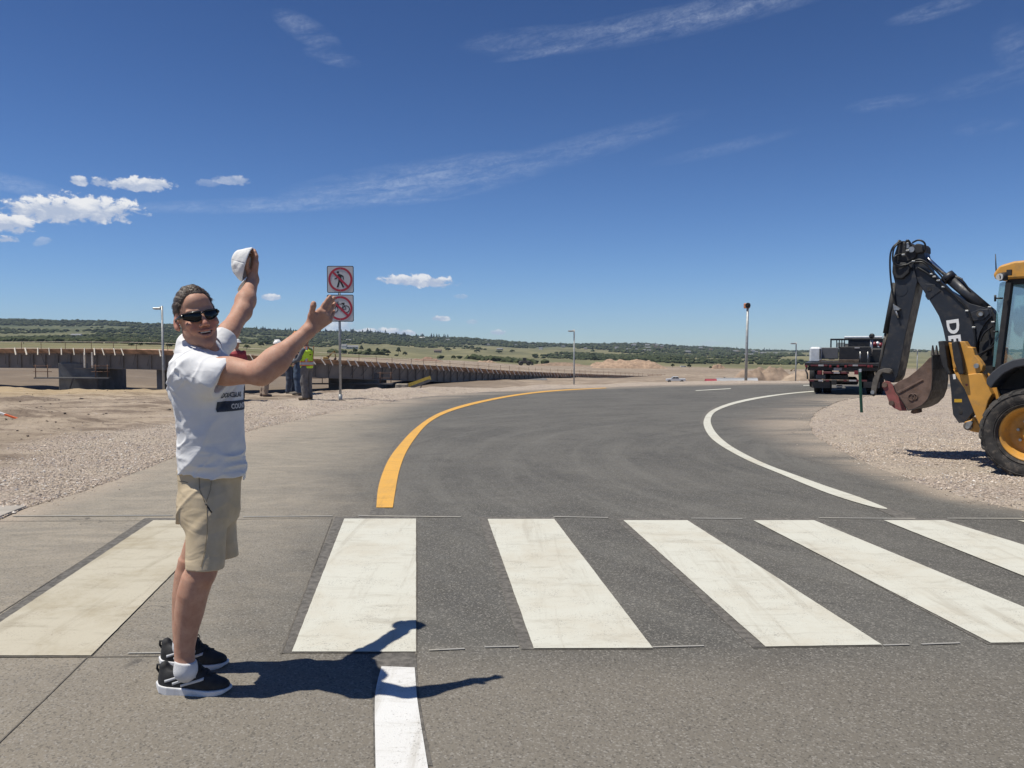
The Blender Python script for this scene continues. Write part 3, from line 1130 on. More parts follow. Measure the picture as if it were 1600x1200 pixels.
# ================================================================ implicit-surface modeller (smooth figures)
class Sdf:
    """ordered list of smooth union / subtraction primitives, meshed as one continuous surface"""
    def __init__(s):
        s.ops = []

    def rc(s, a, b, ra, rb, k=0.02, op='u', flat=None):
        """tapered capsule; flat=(axis, factor) squashes the section across an axis"""
        a = np.array(a, float); b = np.array(b, float)
        ab = b - a
        L2 = max(ab @ ab, 1e-12)
        fl = None
        if flat is not None:
            ax = np.array(flat[0], float); ax /= np.linalg.norm(ax)
            fl = (ax, flat[1])
        def f(p):
            q = p - a
            t = np.clip((q @ ab) / L2, 0, 1)
            d = q - t[:, None] * ab
            r = ra + (rb - ra) * t
            if fl is not None:
                c = d @ fl[0]
                d = d + np.outer(c * (1 / fl[1] - 1), fl[0])
                l = np.linalg.norm(d, axis=1)
                return (l - r) * (fl[1] if fl[1] < 1 else 1.0)
            return np.linalg.norm(d, axis=1) - r
        s.ops.append((op, f, k))
        return s

    def el(s, c, r, R=None, k=0.02, op='u'):
        c = np.array(c, float); r = np.array(r, float)
        R = np.eye(3) if R is None else np.array(R, float)
        def f(p):
            q = (p - c) @ R
            k0 = np.linalg.norm(q / r, axis=1)
            k1 = np.linalg.norm(q / (r * r), axis=1)
            return k0 * (k0 - 1) / np.maximum(k1, 1e-9)
        s.ops.append((op, f, k))
        return s

    def spine(s, secs, side, k=0.03, op='u'):
        """stack of elliptical sections: (centre, half width along side, half depth)"""
        C_ = np.array([q[0] for q in secs], float)
        A_ = np.array([q[1] for q in secs]); B_ = np.array([q[2] for q in secs])
        side = np.array(side, float); side /= np.linalg.norm(side)
        ax = C_[-1] - C_[0]
        Lr = np.linalg.norm(ax); ax /= Lr
        ts = (C_ - C_[0]) @ ax
        side = side - ax * (side @ ax); side /= np.linalg.norm(side)
        fw = np.cross(side, ax)
        def f(p):
            h = (p - C_[0]) @ ax
            hc = np.clip(h, ts[0], ts[-1])
            # smooth interpolation of sections
            cx = np.stack([np.interp(hc, ts, C_[:, i]) for i in range(3)], 1)
            a = np.interp(hc, ts, A_); b_ = np.interp(hc, ts, B_)
            q = p - cx
            u = (q @ side); v = (q @ fw)
            w = np.abs(h - hc)
            e = np.sqrt((u / a) ** 2 + (v / b_) ** 2)
            d2 = (e - 1) * np.minimum(a, b_)
            return np.where(w > 0, np.sqrt(np.maximum(d2, 0) ** 2 + w ** 2) + np.minimum(np.maximum(d2, -w), 0) * 0, d2)
        s.ops.append((op, f, k))
        return s

    def plane(s, o, n, k=0.002):
        """cut away everything on the side n points to"""
        o = np.array(o, float); n = np.array(n, float); n /= np.linalg.norm(n)
        s.ops.append(('i', lambda p: (p - o) @ n, k))
        return s

    def fn(s, f, op='u', k=0.01):
        s.ops.append((op, f, k))
        return s

    def disp(s, f):
        s.ops.append(('d', f, 0))
        return s

    def __call__(s, p, ops=None):
        d = np.full(len(p), 1e3)
        for op, f, k in (s.ops if ops is None else ops):
            if op == 'd':
                d = d - f(p)
                continue
            e = f(p)
            if op == 'u':
                h = np.maximum(k - np.abs(d - e), 0) / k
                d = np.minimum(d, e) - h * h * k * 0.25
            else:
                if op == 's':
                    e = -e
                h = np.maximum(k - np.abs(d - e), 0) / k
                d = np.maximum(d, e) + h * h * k * 0.25
        return d

    def mesh(s, lo, hi, h=0.004, B=10):
        lo = np.array(lo, float); hi = np.array(hi, float)
        nb = np.ceil((hi - lo) / (h * B)).astype(int)
        bc = np.stack(np.meshgrid(*[np.arange(n) for n in nb], indexing='ij'), -1).reshape(-1, 3)
        cen = lo + (bc + 0.5) * h * B
        half = h * B * 0.5 * math.sqrt(3)
        dc = s(cen)
        act = bc[np.abs(dc) < half * 1.35 + 0.012]
        g = np.stack(np.meshgrid(*[np.arange(B + 1)] * 3, indexing='ij'), -1).reshape(-1, 3)
        OFF = np.array([(0, 0, 0), (1, 0, 0), (0, 1, 0), (1, 1, 0), (0, 0, 1), (1, 0, 1), (0, 1, 1), (1, 1, 1)])
        E = [(0, 1), (2, 3), (4, 5), (6, 7), (0, 2), (1, 3), (4, 6), (5, 7), (0, 4), (1, 5), (2, 6), (3, 7)]
        keys, verts, quads = [], [], []
        dims = nb * B + 2
        def key(c): return (c[:, 0] * dims[1] + c[:, 1]) * dims[2] + c[:, 2]
        # per block culling of primitives
        pc = [None if op == 'd' else f(lo + (act + 0.5) * h * B) for op, f, k in s.ops] if len(act) else []
        for bi, blk in enumerate(act):
            ops = []
            for (op, f, k), c in zip(s.ops, pc):
                if op == 'd':
                    ops.append((op, f, k)); continue
                cc = c[bi]
                lim = half * 1.35 + k * 1.3 + 0.03
                if op in 'us' and cc > lim: continue
                if op == 'i' and cc < -lim: continue
                ops.append((op, f, k))
            if not ops: continue
            base = blk * B
            pts = lo + (base + g) * h
            val = s(pts, ops)
            sg = val < 0
            if sg.all() or not sg.any(): continue
            v3 = val.reshape(B + 1, B + 1, B + 1)
            s3 = v3 < 0
            cor = np.stack([v3[o[0]:B + o[0], o[1]:B + o[1], o[2]:B + o[2]] for o in OFF], -1).reshape(-1, 8)
            sc = cor < 0
            mix = sc.any(1) & ~sc.all(1)
            ci = np.nonzero(mix)[0]
            cv = cor[ci]
            cell = np.stack(np.unravel_index(ci, (B, B, B)), -1)
            acc = np.zeros((len(ci), 3)); cnt = np.zeros(len(ci))
            for a, b in E:
                va, vb = cv[:, a], cv[:, b]
                x = (va < 0) != (vb < 0)
                t = np.where(x, va / np.where(x, va - vb, 1), 0)
                pt = OFF[a] + t[:, None] * (OFF[b] - OFF[a])
                acc += pt * x[:, None]; cnt += x
            acc /= cnt[:, None]
            gc = base + cell
            keys.append(key(gc)); verts.append(lo + (gc + acc) * h)
            for ax in range(3):
                o = OFF[[1, 2, 4][ax]]
                a_ = s3[:B, :B, :B]
                b_ = s3[o[0]:B + o[0], o[1]:B + o[1], o[2]:B + o[2]]
                cr = a_ != b_
                idx = np.stack(np.nonzero(cr), -1)
                if not len(idx): continue
                flip = a_[cr]
                gi = base + idx
                u = np.zeros(3, int); w = np.zeros(3, int)
                u[(ax + 1) % 3] = 1; w[(ax + 2) % 3] = 1
                q = np.stack([key(gi), key(gi - u), key(gi - u - w), key(gi - w)], 1)
                q[~flip] = q[~flip][:, ::-1]
                quads.append(q)
        if not keys:
            return np.zeros((0, 3)), np.zeros((0, 4), int)
        keys = np.concatenate(keys); verts = np.concatenate(verts); quads = np.concatenate(quads)
        od = np.argsort(keys)
        ks = keys[od]
        ix = np.searchsorted(ks, quads)
        ix = np.clip(ix, 0, len(ks) - 1)
        ok = (ks[ix] == quads).all(1)
        faces = od[ix[ok]]
        return verts, faces


def smooth_np(v, f, it=2, lam=0.5):
    """light Laplacian smoothing on a quad mesh"""
    n = len(v)
    e = np.concatenate([f[:, [0, 1]], f[:, [1, 2]], f[:, [2, 3]], f[:, [3, 0]]])
    e = np.concatenate([e, e[:, ::-1]])
    cnt = np.bincount(e[:, 0], minlength=n).astype(float)
    for _ in range(it):
        a = np.stack([np.bincount(e[:, 0], weights=v[e[:, 1], i], minlength=n) for i in range(3)], 1)
        v = v + lam * (a / np.maximum(cnt, 1)[:, None] - v)
    return v


def largest(v, f):
    """keep the biggest connected piece"""
    lab = np.arange(len(v))
    e = np.concatenate([f[:, [0, 1]], f[:, [1, 2]], f[:, [2, 3]]])
    while True:
        ra, rb_ = lab[e[:, 0]], lab[e[:, 1]]
        d_ = ra != rb_
        if not d_.any(): break
        np.minimum.at(lab, np.maximum(ra, rb_)[d_], np.minimum(ra, rb_)[d_])
        while True:
            l2 = lab[lab]
            if (l2 == lab).all(): break
            lab = l2
    c = np.bincount(lab, minlength=len(v))
    keep = c[lab] > .25 * c.max()
    idx = np.cumsum(keep) - 1
    return v[keep], idx[f[keep[f].all(1)]]


def sdf_obj(name, s, lo, hi, h, m, parent=None, smooth=1, colfn=None, origin=None):
    v, f = s.mesh(lo, hi, h)
    v, f = largest(v, f)
    if smooth:
        v = smooth_np(v, f, smooth, 0.5)
    col = colfn(v) if colfn is not None else None
    if origin is not None:
        v = v - np.array(origin)
    return np_mesh(name, v, f, m, parent, True, col)

# ================================================================ THE MAN
def A(v): return np.array(v, float)
def pnt(px, py, Y): return A(P(px, py, Y))

M0 = A((-1.42, 3.47, 0.0))                                  # base of the figure
man = thing('person', 'man in white t-shirt, khaki shorts and sunglasses with both arms raised towards the road', 'person', tuple(M0))

YAW_B = math.radians(22)
fwdB = A((math.cos(YAW_B), -math.sin(YAW_B), 0))            # chest direction
leftB = A((math.sin(YAW_B), math.cos(YAW_B), 0))            # towards his left (away from camera)

shR = pnt(309, 578, 3.35); shL = pnt(339, 545, 3.66)
elR = pnt(408, 583, 3.25); wrR = pnt(482, 517, 3.36)
elL = pnt(378, 487, 3.90); wrL = pnt(395, 437, 4.06)
hipR = pnt(322, 785, 3.42); hipL = pnt(332, 780, 3.60)
knR = pnt(318, 898, 3.36); knL = pnt(307, 885, 3.62)
anR = pnt(290, 1040, 3.36); anL = pnt(287, 1003, 3.63)
neckB = pnt(313, 548, 3.49); pel = pnt(327, 765, 3.52)
hd = pnt(307, 498, 3.43)                                    # head centre

# head frame: columns = subject's left, face direction, up
yaw, roll, pitch = math.radians(36), math.radians(11), math.radians(3)
Rh = Matrix.Rotation(math.radians(180) + yaw, 3, 'Z') @ Matrix.Rotation(pitch, 3, 'X') @ Matrix.Rotation(-roll * -1, 3, 'Y')
# local x = subject's right/left, y = face, z = up
RH = np.array(Rh)


def HL(p): return hd + RH @ A(p)


def to_head(p): return (p - hd) @ RH


skin_ops = Sdf()
HSC = 1.10
def hrc(a, b, ra, rb, k=.01, op='u', flat=None):
    skin_ops.rc(HL(A(a) * HSC), HL(A(b) * HSC), ra * HSC, rb * HSC, k, op, None if flat is None else (RH @ A(flat[0]), flat[1]))
def hel(c, r, k=.01, op='u', rot=None):
    R = RH if rot is None else RH @ np.array(Euler([math.radians(q) for q in rot]).to_matrix())
    skin_ops.el(HL(A(c) * HSC), A(r) * HSC, R, k, op)
# skull and face
hel((0, -.012, .036), (.073, .096, .084), .01)
hel((0, .028, -.026), (.057, .063, .092), .025)
hrc((-.047, .004, -.058), (0, .068, -.104), .017, .017, .025)
hrc((.047, .004, -.058), (0, .068, -.104), .017, .017, .025)
hel((0, .077, -.106), (.020, .015, .014), .014)            # chin
hel((0, .030, -.086), (.040, .046, .022), .025)             # under the jaw
hel((0, .060, .060), (.046, .034, .040), .02)              # forehead
for sx in (-1, 1):
    hel((sx * .043, .063, -.024), (.020, .020, .015), .014)   # cheekbone
    hrc((sx * .012, .089, .025), (sx * .046, .073, .027), .0085, .007, .012)  # brow
    hel((sx * .032, .093, .004), (.014, .011, .010), .008, 's')   # eye hollow
    hel((sx * .032, .078, .002), (.013, .012, .012), .004)        # eyeball and lids
    hrc((sx * .019, .099, -.034), (sx * .037, .086, -.060), .0035, .0035, .007, 's')  # laugh line
    hel((sx * .036, .071, -.046), (.016, .014, .017), .012)     # cheek
    hel((sx * .014, .098, -.034), (.0080, .010, .0070), .005)   # nostril wing
    hel((sx * .077, -.010, -.004), (.0062, .018, .031), .006, rot=(10, sx * -16, sx * 22))
    hel((sx * .076, -.004, -.026), (.007, .010, .012), .006)
    hel((sx * .086, -.006, 0), (.006, .009, .016), .005, 's', rot=(10, 0, 0))
hrc((0, .091, .018), (0, .109, -.022), .0070, .0095, .010)    # nose bridge
hel((0, .112, -.029), (.0110, .0105, .0090), .007)             # nose tip
hel((0, .080, -.060), (.030, .017, .018), .010)               # muzzle
for sx in (-1, 1):
    hrc((sx * .029, .0805, -.0545), (sx * .012, .0945, -.0545), .0036, .0050, .003)  # upper lip
    hrc((sx * .012, .0945, -.0545), (0, .0970, -.0535), .0050, .0050, .003)
    hrc((sx * .028, .0800, -.0590), (sx * .012, .0925, -.0730), .0036, .0056, .003)  # lower lip
    hrc((sx * .012, .0925, -.0730), (0, .0945, -.0750), .0056, .0060, .003)
for sx in (-1, 1):
    hrc((sx * .025, .0850, -.0572), (sx * .011, .0945, -.0630), .0032, .0054, .002, 's')
    hrc((sx * .011, .0945, -.0630), (0, .0975, -.0634), .0054, .0058, .002, 's')
# neck, trunk
skin_ops.rc(HL((0, -.022, -.055)), neckB + A((0, 0, .03)), .058, .062, .035)
skin_ops.rc(HL((-.03, .012, -.085)), neckB + fwdB * .05, .022, .024, .03)
skin_ops.rc(HL((.03, .012, -.085)), neckB + fwdB * .05, .022, .024, .03)
trunk = [(pnt(328, 785, 3.51), .115, .08), (pnt(331, 740, 3.50), .12, .09), (pnt(331, 690, 3.49), .13, .095), (pnt(327, 630, 3.48), .135, .095), (pel * .3 + neckB * .7 + A((.01, 0, 0)), .15, .095), (pel * .1 + neckB * .9, .15, .10), (neckB, .08, .07)]
skin_ops.spine(trunk, leftB, .05)


skin_ops.rc(neckB + A((0, 0, -.045)), shL + A((0, 0, -.012)), .045, .042, .03)
skin_ops.rc(neckB + A((0, 0, -.045)), shR, .045, .045, .03)
skin_ops.rc(hipR, hipL, .066, .066, .02)


def arm(sh, el_, wr, r=(.062, .052, .046, .030), bend_out=(0, 0, 0)):
    u = el_ - sh
    f = wr - el_
    skin_ops.rc(sh, sh + u * .45, r[0], r[0] * .93, .03)
    skin_ops.rc(sh + u * .40, el_, r[0] * .92, r[1] * .88, .03)
    skin_ops.rc(el_, el_ + f * .35, r[1] * .90, r[2] * 1.03, .025)
    skin_ops.rc(el_ + f * .33, wr, r[2] * 1.02, r[3], .03)


arm(shR, elR, wrR, (.055, .056, .048, .029))
arm(shL, elL, wrL, (.0485, .051, .045, .029))
skin_ops.el(shR + (elR - shR) * .52 + A((0, 0, .004)), (.07, .045, .045), None, .05)
skin_ops.el(elR + (wrR - elR) * .22 + A((.0, -.004, -.004)), (.048, .040, .042), None, .05)


def finger(pts, rs, k=.006):
    for a, b, ra, rb in zip(pts[:-1], pts[1:], rs[:-1], rs[1:]):
        skin_ops.rc(a, b, ra, rb, k)
        k = .004


# ---- right hand (near the camera): back of the hand towards us, thumb up
hs = 3.38 / 1200.0
def HR(px, py, dY=0.0): return pnt(px, py, 3.38 + dY)
skin_ops.rc(wrR, HR(487, 511), .0285, .026, .02)
for (a_, b_, ra, rb) in (((487, 508, -.006), (500, 487, 0), .019, .0145), ((490, 509, 0), (506, 490, .006), .018, .0145),
                         ((492, 511, .006), (511, 494.5, .014), .018, .0140), ((494, 513, .010), (515, 500.5, .022), .018, .0130)):
    skin_ops.rc(HR(*a_), HR(*b_), ra, rb, .014)
skin_ops.rc(HR(486, 507, -.012), HR(486.5, 493, -.022), .019, .0155, .02)              # thumb mount
skin_ops.rc(HR(490, 497, -.008), HR(499, 490, -.002), .012, .011, .02)                # web of the thumb
finger([HR(486.5, 494, -.022), HR(488, 485, -.032), HR(489.5, 478, -.036), HR(490, 474.5, -.036)], [.0145, .0120, .0130, .0118])
finger([HR(500, 487, .002), HR(507, 475.5, .010), HR(512.3, 467.8, .014), HR(515.6, 463.2, .016)], [.0118, .0102, .0090, .0078])
finger([HR(506, 489.5, .008), HR(513.8, 477.3, .018), HR(519, 469.5, .024), HR(522, 465.2, .028)], [.0118, .0102, .0092, .0080])
finger([HR(511, 494, .016), HR(517.5, 484, .030), HR(521, 477.6, .040), HR(522.8, 474, .046)], [.0112, .0098, .0088, .0076])
finger([HR(515, 500, .024), HR(519, 493, .040), HR(521, 488.5, .050), HR(521.8, 486, .056)], [.0105, .0088, .0078, .0070])
for kx, ky, kd in ((499.5, 486.5, -.008), (505, 489, -.004), (510, 493.5, .004), (514, 499.5, .014)):
    skin_ops.el(HR(kx, ky, kd), (.009, .008, .009), None, .010)

# ---- left hand, far and high, pinching the cap's edge
def HF(px, py, dY=0.0): return pnt(px, py, 4.08 + dY)
skin_ops.rc(wrL, HF(394, 432), .0285, .028, .02)
for (a_, b_, ra, rb) in (((396.5, 431, -.026), (400, 411, -.030), .019, .015), ((396, 431, -.008), (398.5, 409, -.010), .019, .015),
                         ((395, 431, .010), (397, 409.5, .010), .019, .0145), ((394, 431, .024), (395.5, 412, .028), .018, .0135)):
    skin_ops.rc(HF(*a_), HF(*b_), ra, rb, .014)
finger([HF(400, 411, -.030), HF(400.5, 400.5, -.026), HF(398.2, 394, -.020), HF(394.8, 391.3, -.014)], [.0120, .0105, .0098, .0085])
finger([HF(398.5, 409, -.010), HF(399.5, 398, -.008), HF(397, 391.8, -.004), HF(393.4, 389.5, -.0)], [.0120, .0108, .0098, .0085])
finger([HF(397, 409.5, .010), HF(397.5, 399, .014), HF(395, 393.5, .016), HF(391.5, 391.5, .018)], [.0115, .0102, .0094, .0082])
finger([HF(395.5, 412, .028), HF(395.5, 403, .032), HF(392.5, 398.5, .034), HF(389, 397, .036)], [.0108, .0092, .0084, .0074])
finger([HF(390, 427, -.020), HF(386, 418, -.040), HF(385.5, 410, -.050), HF(388, 403.5, -.050)], [.0165, .0125, .0115, .0098])

# ---- legs
frF = A((math.cos(math.radians(8)), -math.sin(math.radians(8)), 0))


def leg(hip, chain, an):
    skin_ops.rc(hip, chain[0][0], .066, chain[0][1] * .97, .02)
    skin_ops.spine([(c_, r_ * .96, r_) for c_, r_ in chain], leftB, .02)
    skin_ops.rc(an, an + A((0, 0, -.045)), .038, .030, .02)


leg(hipR, [(pnt(318, 882, 3.36), .0635), (pnt(309, 902, 3.36), .069), (pnt(301, 928, 3.36), .0675), (pnt(296, 955, 3.37), .064), (pnt(291, 982, 3.37), .0545), (pnt(288.5, 1008, 3.37), .046), (pnt(288, 1034, 3.37), .043)], anR)
leg(hipL, [(pnt(304, 875, 3.62), .069), (pnt(296, 897, 3.62), .067), (pnt(291, 930, 3.62), .064), (pnt(288, 958, 3.62), .056), (pnt(285, 985, 3.62), .046), (pnt(285, 1004, 3.62), .042)], anL)
# knee caps and shin edge
skin_ops.el(pnt(322, 900, 3.34), (.032, .036, .036), None, .03)


def skin_col(v):
    q = to_head(v) / HSC
    c = np.zeros((len(v), 3))
    # red channel: lips and the painted-in dark of the mouth opening, green: ruddy parts (cheeks, nose, neck, elbows), blue: stubble
    lip = np.exp(-((q[:, 0] / .023) ** 4)) * np.exp(-(((q[:, 2] + .0605) / .0135) ** 4)) * (q[:, 1] > .07)
    c[:, 0] = np.clip(lip, 0, 1) * .5
    hole = (np.abs(q[:, 0]) < .024) & (q[:, 2] < -.057) & (q[:, 2] > -.0685) & (q[:, 1] > .07) & (q[:, 1] < .0945 - (q[:, 0] / .025) ** 2 * .011)
    c[:, 0] = np.where(hole, 1.0, c[:, 0])
    inh = np.linalg.norm(q, axis=1) < .16
    rud = np.exp(-((np.abs(q[:, 0]) - .04) / .022) ** 2 - ((q[:, 2] + .03) / .028) ** 2) * (q[:, 1] > .03) + np.exp(-(q[:, 0] / .016) ** 2 - ((q[:, 2] + .026) / .02) ** 2) * (q[:, 1] > .09)
    ear = (np.abs(q[:, 0]) > .071) & (np.abs(q[:, 2]) < .05)
    c[:, 1] = np.clip(rud, 0, 1) * inh + ear * inh * .8
    stub = np.clip((-.052 - q[:, 2]) / .02, 0, 1) * (q[:, 1] > .0) * inh
    c[:, 2] = np.clip(stub, 0, 1)
    return c


m_skin, t, b = new_mat('skin')
co = t.coord('Object')
sk = t.n('ShaderNodeSeparateColor')
t.links.new(t.attr('col'), sk.inputs[0])
kR, kG, kB = [V(t.nt, o) for o in sk.outputs[:3]]
n1 = t.noise(co, 14, 5, 0.6)
n2 = t.noise(co, 60, 5, 0.65)
c = t.mix(n1.ramp(0.3, 0.7), (0.42, 0.225, 0.155), (0.53, 0.31, 0.220))
c = t.mix(n2.ramp(0.5, 0.75, 0, 0.45), c, (0.36, 0.165, 0.115))
n3 = t.noise(co, 240, 3, 0.6)
c = t.mix(n3.ramp(0.62, 0.75, 0, 0.5), c, (0.27, 0.125, 0.085))
c = t.mix(kG * 0.55, c, (0.50, 0.19, 0.14))
c = t.mix(kB * 0.35, c, (0.29, 0.17, 0.135))
c = t.mix(kR.ramp(0, .5, 0, .6, False), c, (0.46, 0.19, 0.155))
c = t.mix(kR.ramp(.6, .9), c, (0.05, 0.015, 0.012))  # darkness inside the open mouth, put into the skin colour
put(t, b.inputs['Base Color'], c)
b.inputs['Roughness'].default_value = 0.60
b.inputs['Specular IOR Level'].default_value = 0.28
b.inputs['Subsurface Weight'].default_value = 0.12
b.inputs['Subsurface Radius'].default_value = (0.012, 0.004, 0.002)
b.inputs['Subsurface Scale'].default_value = 1.0
t.links.new(t.bump(n2, 0.25, 0.003), b.inputs['Normal'])

skin = sdf_obj('body', skin_ops, (-1.85, 3.0, -0.01), (-0.65, 4.25, 2.15), 0.0031, m_skin, man, 1, skin_col, M0)

# teeth
m_teeth = mat('teeth', (0.74, 0.70, 0.62), 0.3)
tb = MB()
for k in range(-4, 5):
    x = k * .0042
    y = .0965 - (x / .02) ** 2 * .008
    tb.box(HL(A((x, y - .004, -.0605)) * HSC) - M0, (.0040, .004, .0062), Rh, .0006)
tb.build('teeth', m_teeth, man)

# ---- hair
hair = Sdf()
hair.el(HL(A((0, -.014, .036)) * HSC), A((.0755, .0995, .0885)) * HSC, RH)
hair.el(HL(A((0, .004, .062)) * HSC), A((.056, .080, .074)) * HSC, RH, .02)


def hair_region(p):
    q = to_head(p) / HSC
    x, y, z = np.abs(q[:, 0]), q[:, 1], q[:, 2]
    # distance-like field, negative inside the hairy region
    wob = 0.004 * vnoise(q * 90)
    front = (z * 0.80 - (0.056 + wob) - np.clip(y, -.2, .2) * 0.22 - np.exp(-((x - .045) / .016) ** 2) * .007) * -1     # above the forehead line
    side = np.maximum(y - (0.044 - (0.05 - z) * 0.42), (-0.020 - (y + .0) * 0.55) * 1.0 - z)              # temples back to nape
    side = np.maximum(side, -0.075 - z)
    earcut = 0.030 - np.sqrt((y + .004) ** 2 + (z + .002) ** 2)
    side = np.maximum(side, np.where(x > .05, earcut, -1))
    return np.minimum(front, side)


hair.fn(hair_region, 'i', .016)


def hair_disp(p):
    q = to_head(p)
    # combed back: strands run along y (front to back) and down the sides
    ang_ = np.arctan2(q[:, 0], q[:, 2] + .02)
    s_ = np.stack([ang_ * 34, q[:, 1] * 16, np.linalg.norm(q, axis=1) * 10], 1)
    n_ = vnoise(s_)
    s2 = np.stack([ang_ * 12, q[:, 1] * 10, q[:, 2] * 0], 1)
    quiff = np.exp(-((q[:, 1] - .062) / .03) ** 2 - ((q[:, 2] - .098) / .03) ** 2) * .004
    return .0011 * n_ + .0030 * vnoise(s2 + 5) + quiff


hair.disp(hair_disp)
m_hair, t, b = new_mat('hair')
co = t.coord('Object')
n1 = t.noise(t.mapping(t.attr('col', 'Vector'), (330, 28, 230)), 1.0, 4, 0.65, 0.15)
n2 = t.noise(co, 18, 3, 0.5)
c = t.mix(n1.ramp(0.35, 0.68), (0.022, 0.015, 0.011), (0.15, 0.11, 0.085))
c = t.mix(n2.ramp(0.45, 0.7, 0, .5), c, (0.20, 0.17, 0.145))
put(t, b.inputs['Base Color'], c)
b.inputs['Roughness'].default_value = 0.5
t.links.new(t.bump(n1, 0.9, 0.006), b.inputs['Normal'])
hair_o = sdf_obj('hair', hair, hd - .16, hd + .16, 0.0026, m_hair, man, 0, lambda v: to_head(v) + .5, M0)

# loose strands combed back over the cap of hair
hm_ = hair_o.data
hv = np.array([v.co for v in hm_.vertices]); hn = np.array([v.normal for v in hm_.vertices])
rsh = np.random.RandomState(2)
pick = rsh.randint(0, len(hv), 5200)
hp0, hn0 = hv[pick], hn[pick]
ql = to_head(hp0 + M0)
bk_ = RH @ A((0, -1, -.12))
dn_ = RH @ A((0, -.75, -.65))
wgt = np.clip((np.abs(ql[:, 0]) - .035) / .03, 0, 1)[:, None]
dr_ = bk_[None] * (1 - wgt) + dn_[None] * wgt + rsh.normal(0, .16, (len(pick), 3))
dr_ -= hn0 * (dr_ * hn0).sum(1)[:, None]
dr_ /= np.maximum(np.linalg.norm(dr_, axis=1), 1e-6)[:, None]
ln_ = rsh.uniform(.010, .026, len(pick))[:, None]
sd_ = np.cross(dr_, hn0) * rsh.uniform(.0004, .0009, len(pick))[:, None]
top_f = np.clip(ql[:, 2] / .1, 0, 1)[:, None]
m1 = hp0 + dr_ * ln_ * .5 + hn0 * (.0016 + .0016 * top_f)
m2 = hp0 + dr_ * ln_ + hn0 * (.0004 + .0014 * top_f * rsh.uniform(0, 1, len(pick))[:, None])
hp0 = hp0 - hn0 * .001
SV = np.stack([hp0 - sd_, hp0 + sd_, m1 + sd_, m1 - sd_, m2 + sd_ * .3, m2 - sd_ * .3], 1).reshape(-1, 3)
kk_ = (np.arange(len(pick)) * 6)[:, None, None]
SF = (np.array([(0, 1, 2, 3), (3, 2, 4, 5)])[None] + kk_).reshape(-1, 4)
sc_ = np.repeat(rsh.uniform(0, 1, (len(pick), 1)), 6, axis=0) * np.ones((1, 3))
m_strand, t, b = new_mat('hair_strands')
sv_ = t.sep(t.attr('col', 'Vector'))[0]
put(t, b.inputs['Base Color'], t.mix(sv_.ramp(0.2, 1.0), (0.020, 0.013, 0.009), (0.17, 0.115, 0.08)))
b.inputs['Roughness'].default_value = .48
strands = np_mesh('hair_strands', SV, SF, m_strand, hair_o, False, sc_)
props(strands, kind='stuff')

# ---- sunglasses
m_lens = mat('dark_lens', (0.006, 0.007, 0.008), 0.12, spec=0.35, var=.05)
m_frame = mat('black_frame', (0.008, 0.008, 0.009), 0.22, spec=.6)
gl_ = thing  # keep name short
def lens(sx):
    n = 14
    rows = 7
    vs, fs = [], []
    for j in range(rows + 1):
        for i_ in range(n + 1):
            u, w = i_ / n, j / rows
            x = .0055 + u * .0625
            top = .0190 + .0015 * math.sin(u * 3.1)
            bot = -.0175 + .038 * max(0, u - .38) ** 1.5 + .030 * max(0, .25 - u)
            z = bot + (top - bot) * w + .002
            y = .1065 - (x / .068) ** 2 * .036 - (abs(w - .5) * 2) ** 2 * .003
            vs.append(HL(A((sx * x, y, z)) * HSC) - M0)
    for j in range(rows):
        for i_ in range(n):
            a = j * (n + 1) + i_
            fs.append((a, a + 1, a + n + 2, a + n + 1))
    return MB().add(vs, fs, True)
gls = MB()
for sx in (-1, 1):
    pts_o = []
    for u in [k / 10 for k in range(11)]:
        x = .0055 + u * .0625
        pts_o.append(HL(A((sx * x, .1075 - (x / .068) ** 2 * .036, .0210 + .0015 * math.sin(u * 3.1))) * HSC) - M0)
    gls.tube(pts_o, .0028, 8)
    pts_o = []
    for u in [k / 10 for k in range(11)]:
        x = .0055 + u * .0625
        bot = -.0160 + .038 * max(0, u - .38) ** 1.5 + .030 * max(0, .25 - u)
        pts_o.append(HL(A((sx * x, .1055 - (x / .068) ** 2 * .036, bot)) * HSC) - M0)
    gls.tube(pts_o, .0022, 8)
    gls.tube([HL(A(q) * HSC) - M0 for q in ((sx * .063, .073, .013), (sx * .072, .060, .013), (sx * .078, .030, .010), (sx * .0795, .0, .008), (sx * .077, -.012, -.004))], [.0088, .0076, .0056, .0040, .003], 8)
gls.tube([HL(A(q) * HSC) - M0 for q in ((-.009, .1075, .013), (0, .109, .015), (.009, .1075, .013))], .0036, 8)
gf = gls.build('sunglasses', m_frame, man)
for sx in (-1, 1):
    L = lens(sx).build('lens', m_lens, gf)
    sm_ = L.modifiers.new('thickness', 'SOLIDIFY'); sm_.thickness = .0025

# ---- t-shirt
shirt = Sdf()
sp = [(pnt(331, 766, 3.50), .162, .139), (pnt(332, 720, 3.50), .159, .135), (pnt(331.5, 680, 3.49), .160, .130), (pnt(328.5, 640, 3.48), .168, .132),
      (pnt(325, 605, 3.48), .174, .134), (pnt(320, 580, 3.48), .174, .128), (pnt(315, 562, 3.48), .155, .110), (pnt(312, 550, 3.49), .10, .085)]
shirt.spine(sp, leftB, .03)
shirt.rc(neckB + A((-.02, -.01, .012)), shR + A((-.01, .02, -.008)), .072, .078, .05)
shirt.rc(neckB + A((-.02, 0, .008)), shL + A((-.012, -.02, -.010)), .070, .062, .05)
sR_end = pnt(351, 590, 3.30)
sL_end = shL + (elL - shL) * .24
shirt.rc(shR + A((0.004, 0.006, .006)), sR_end + A((0, 0, .0)), .077, .082, .05)
shirt.rc(shR + A((-.02, .03, -.08)), sR_end + A((-.05, 0, -.02)), .07, .062, .05)
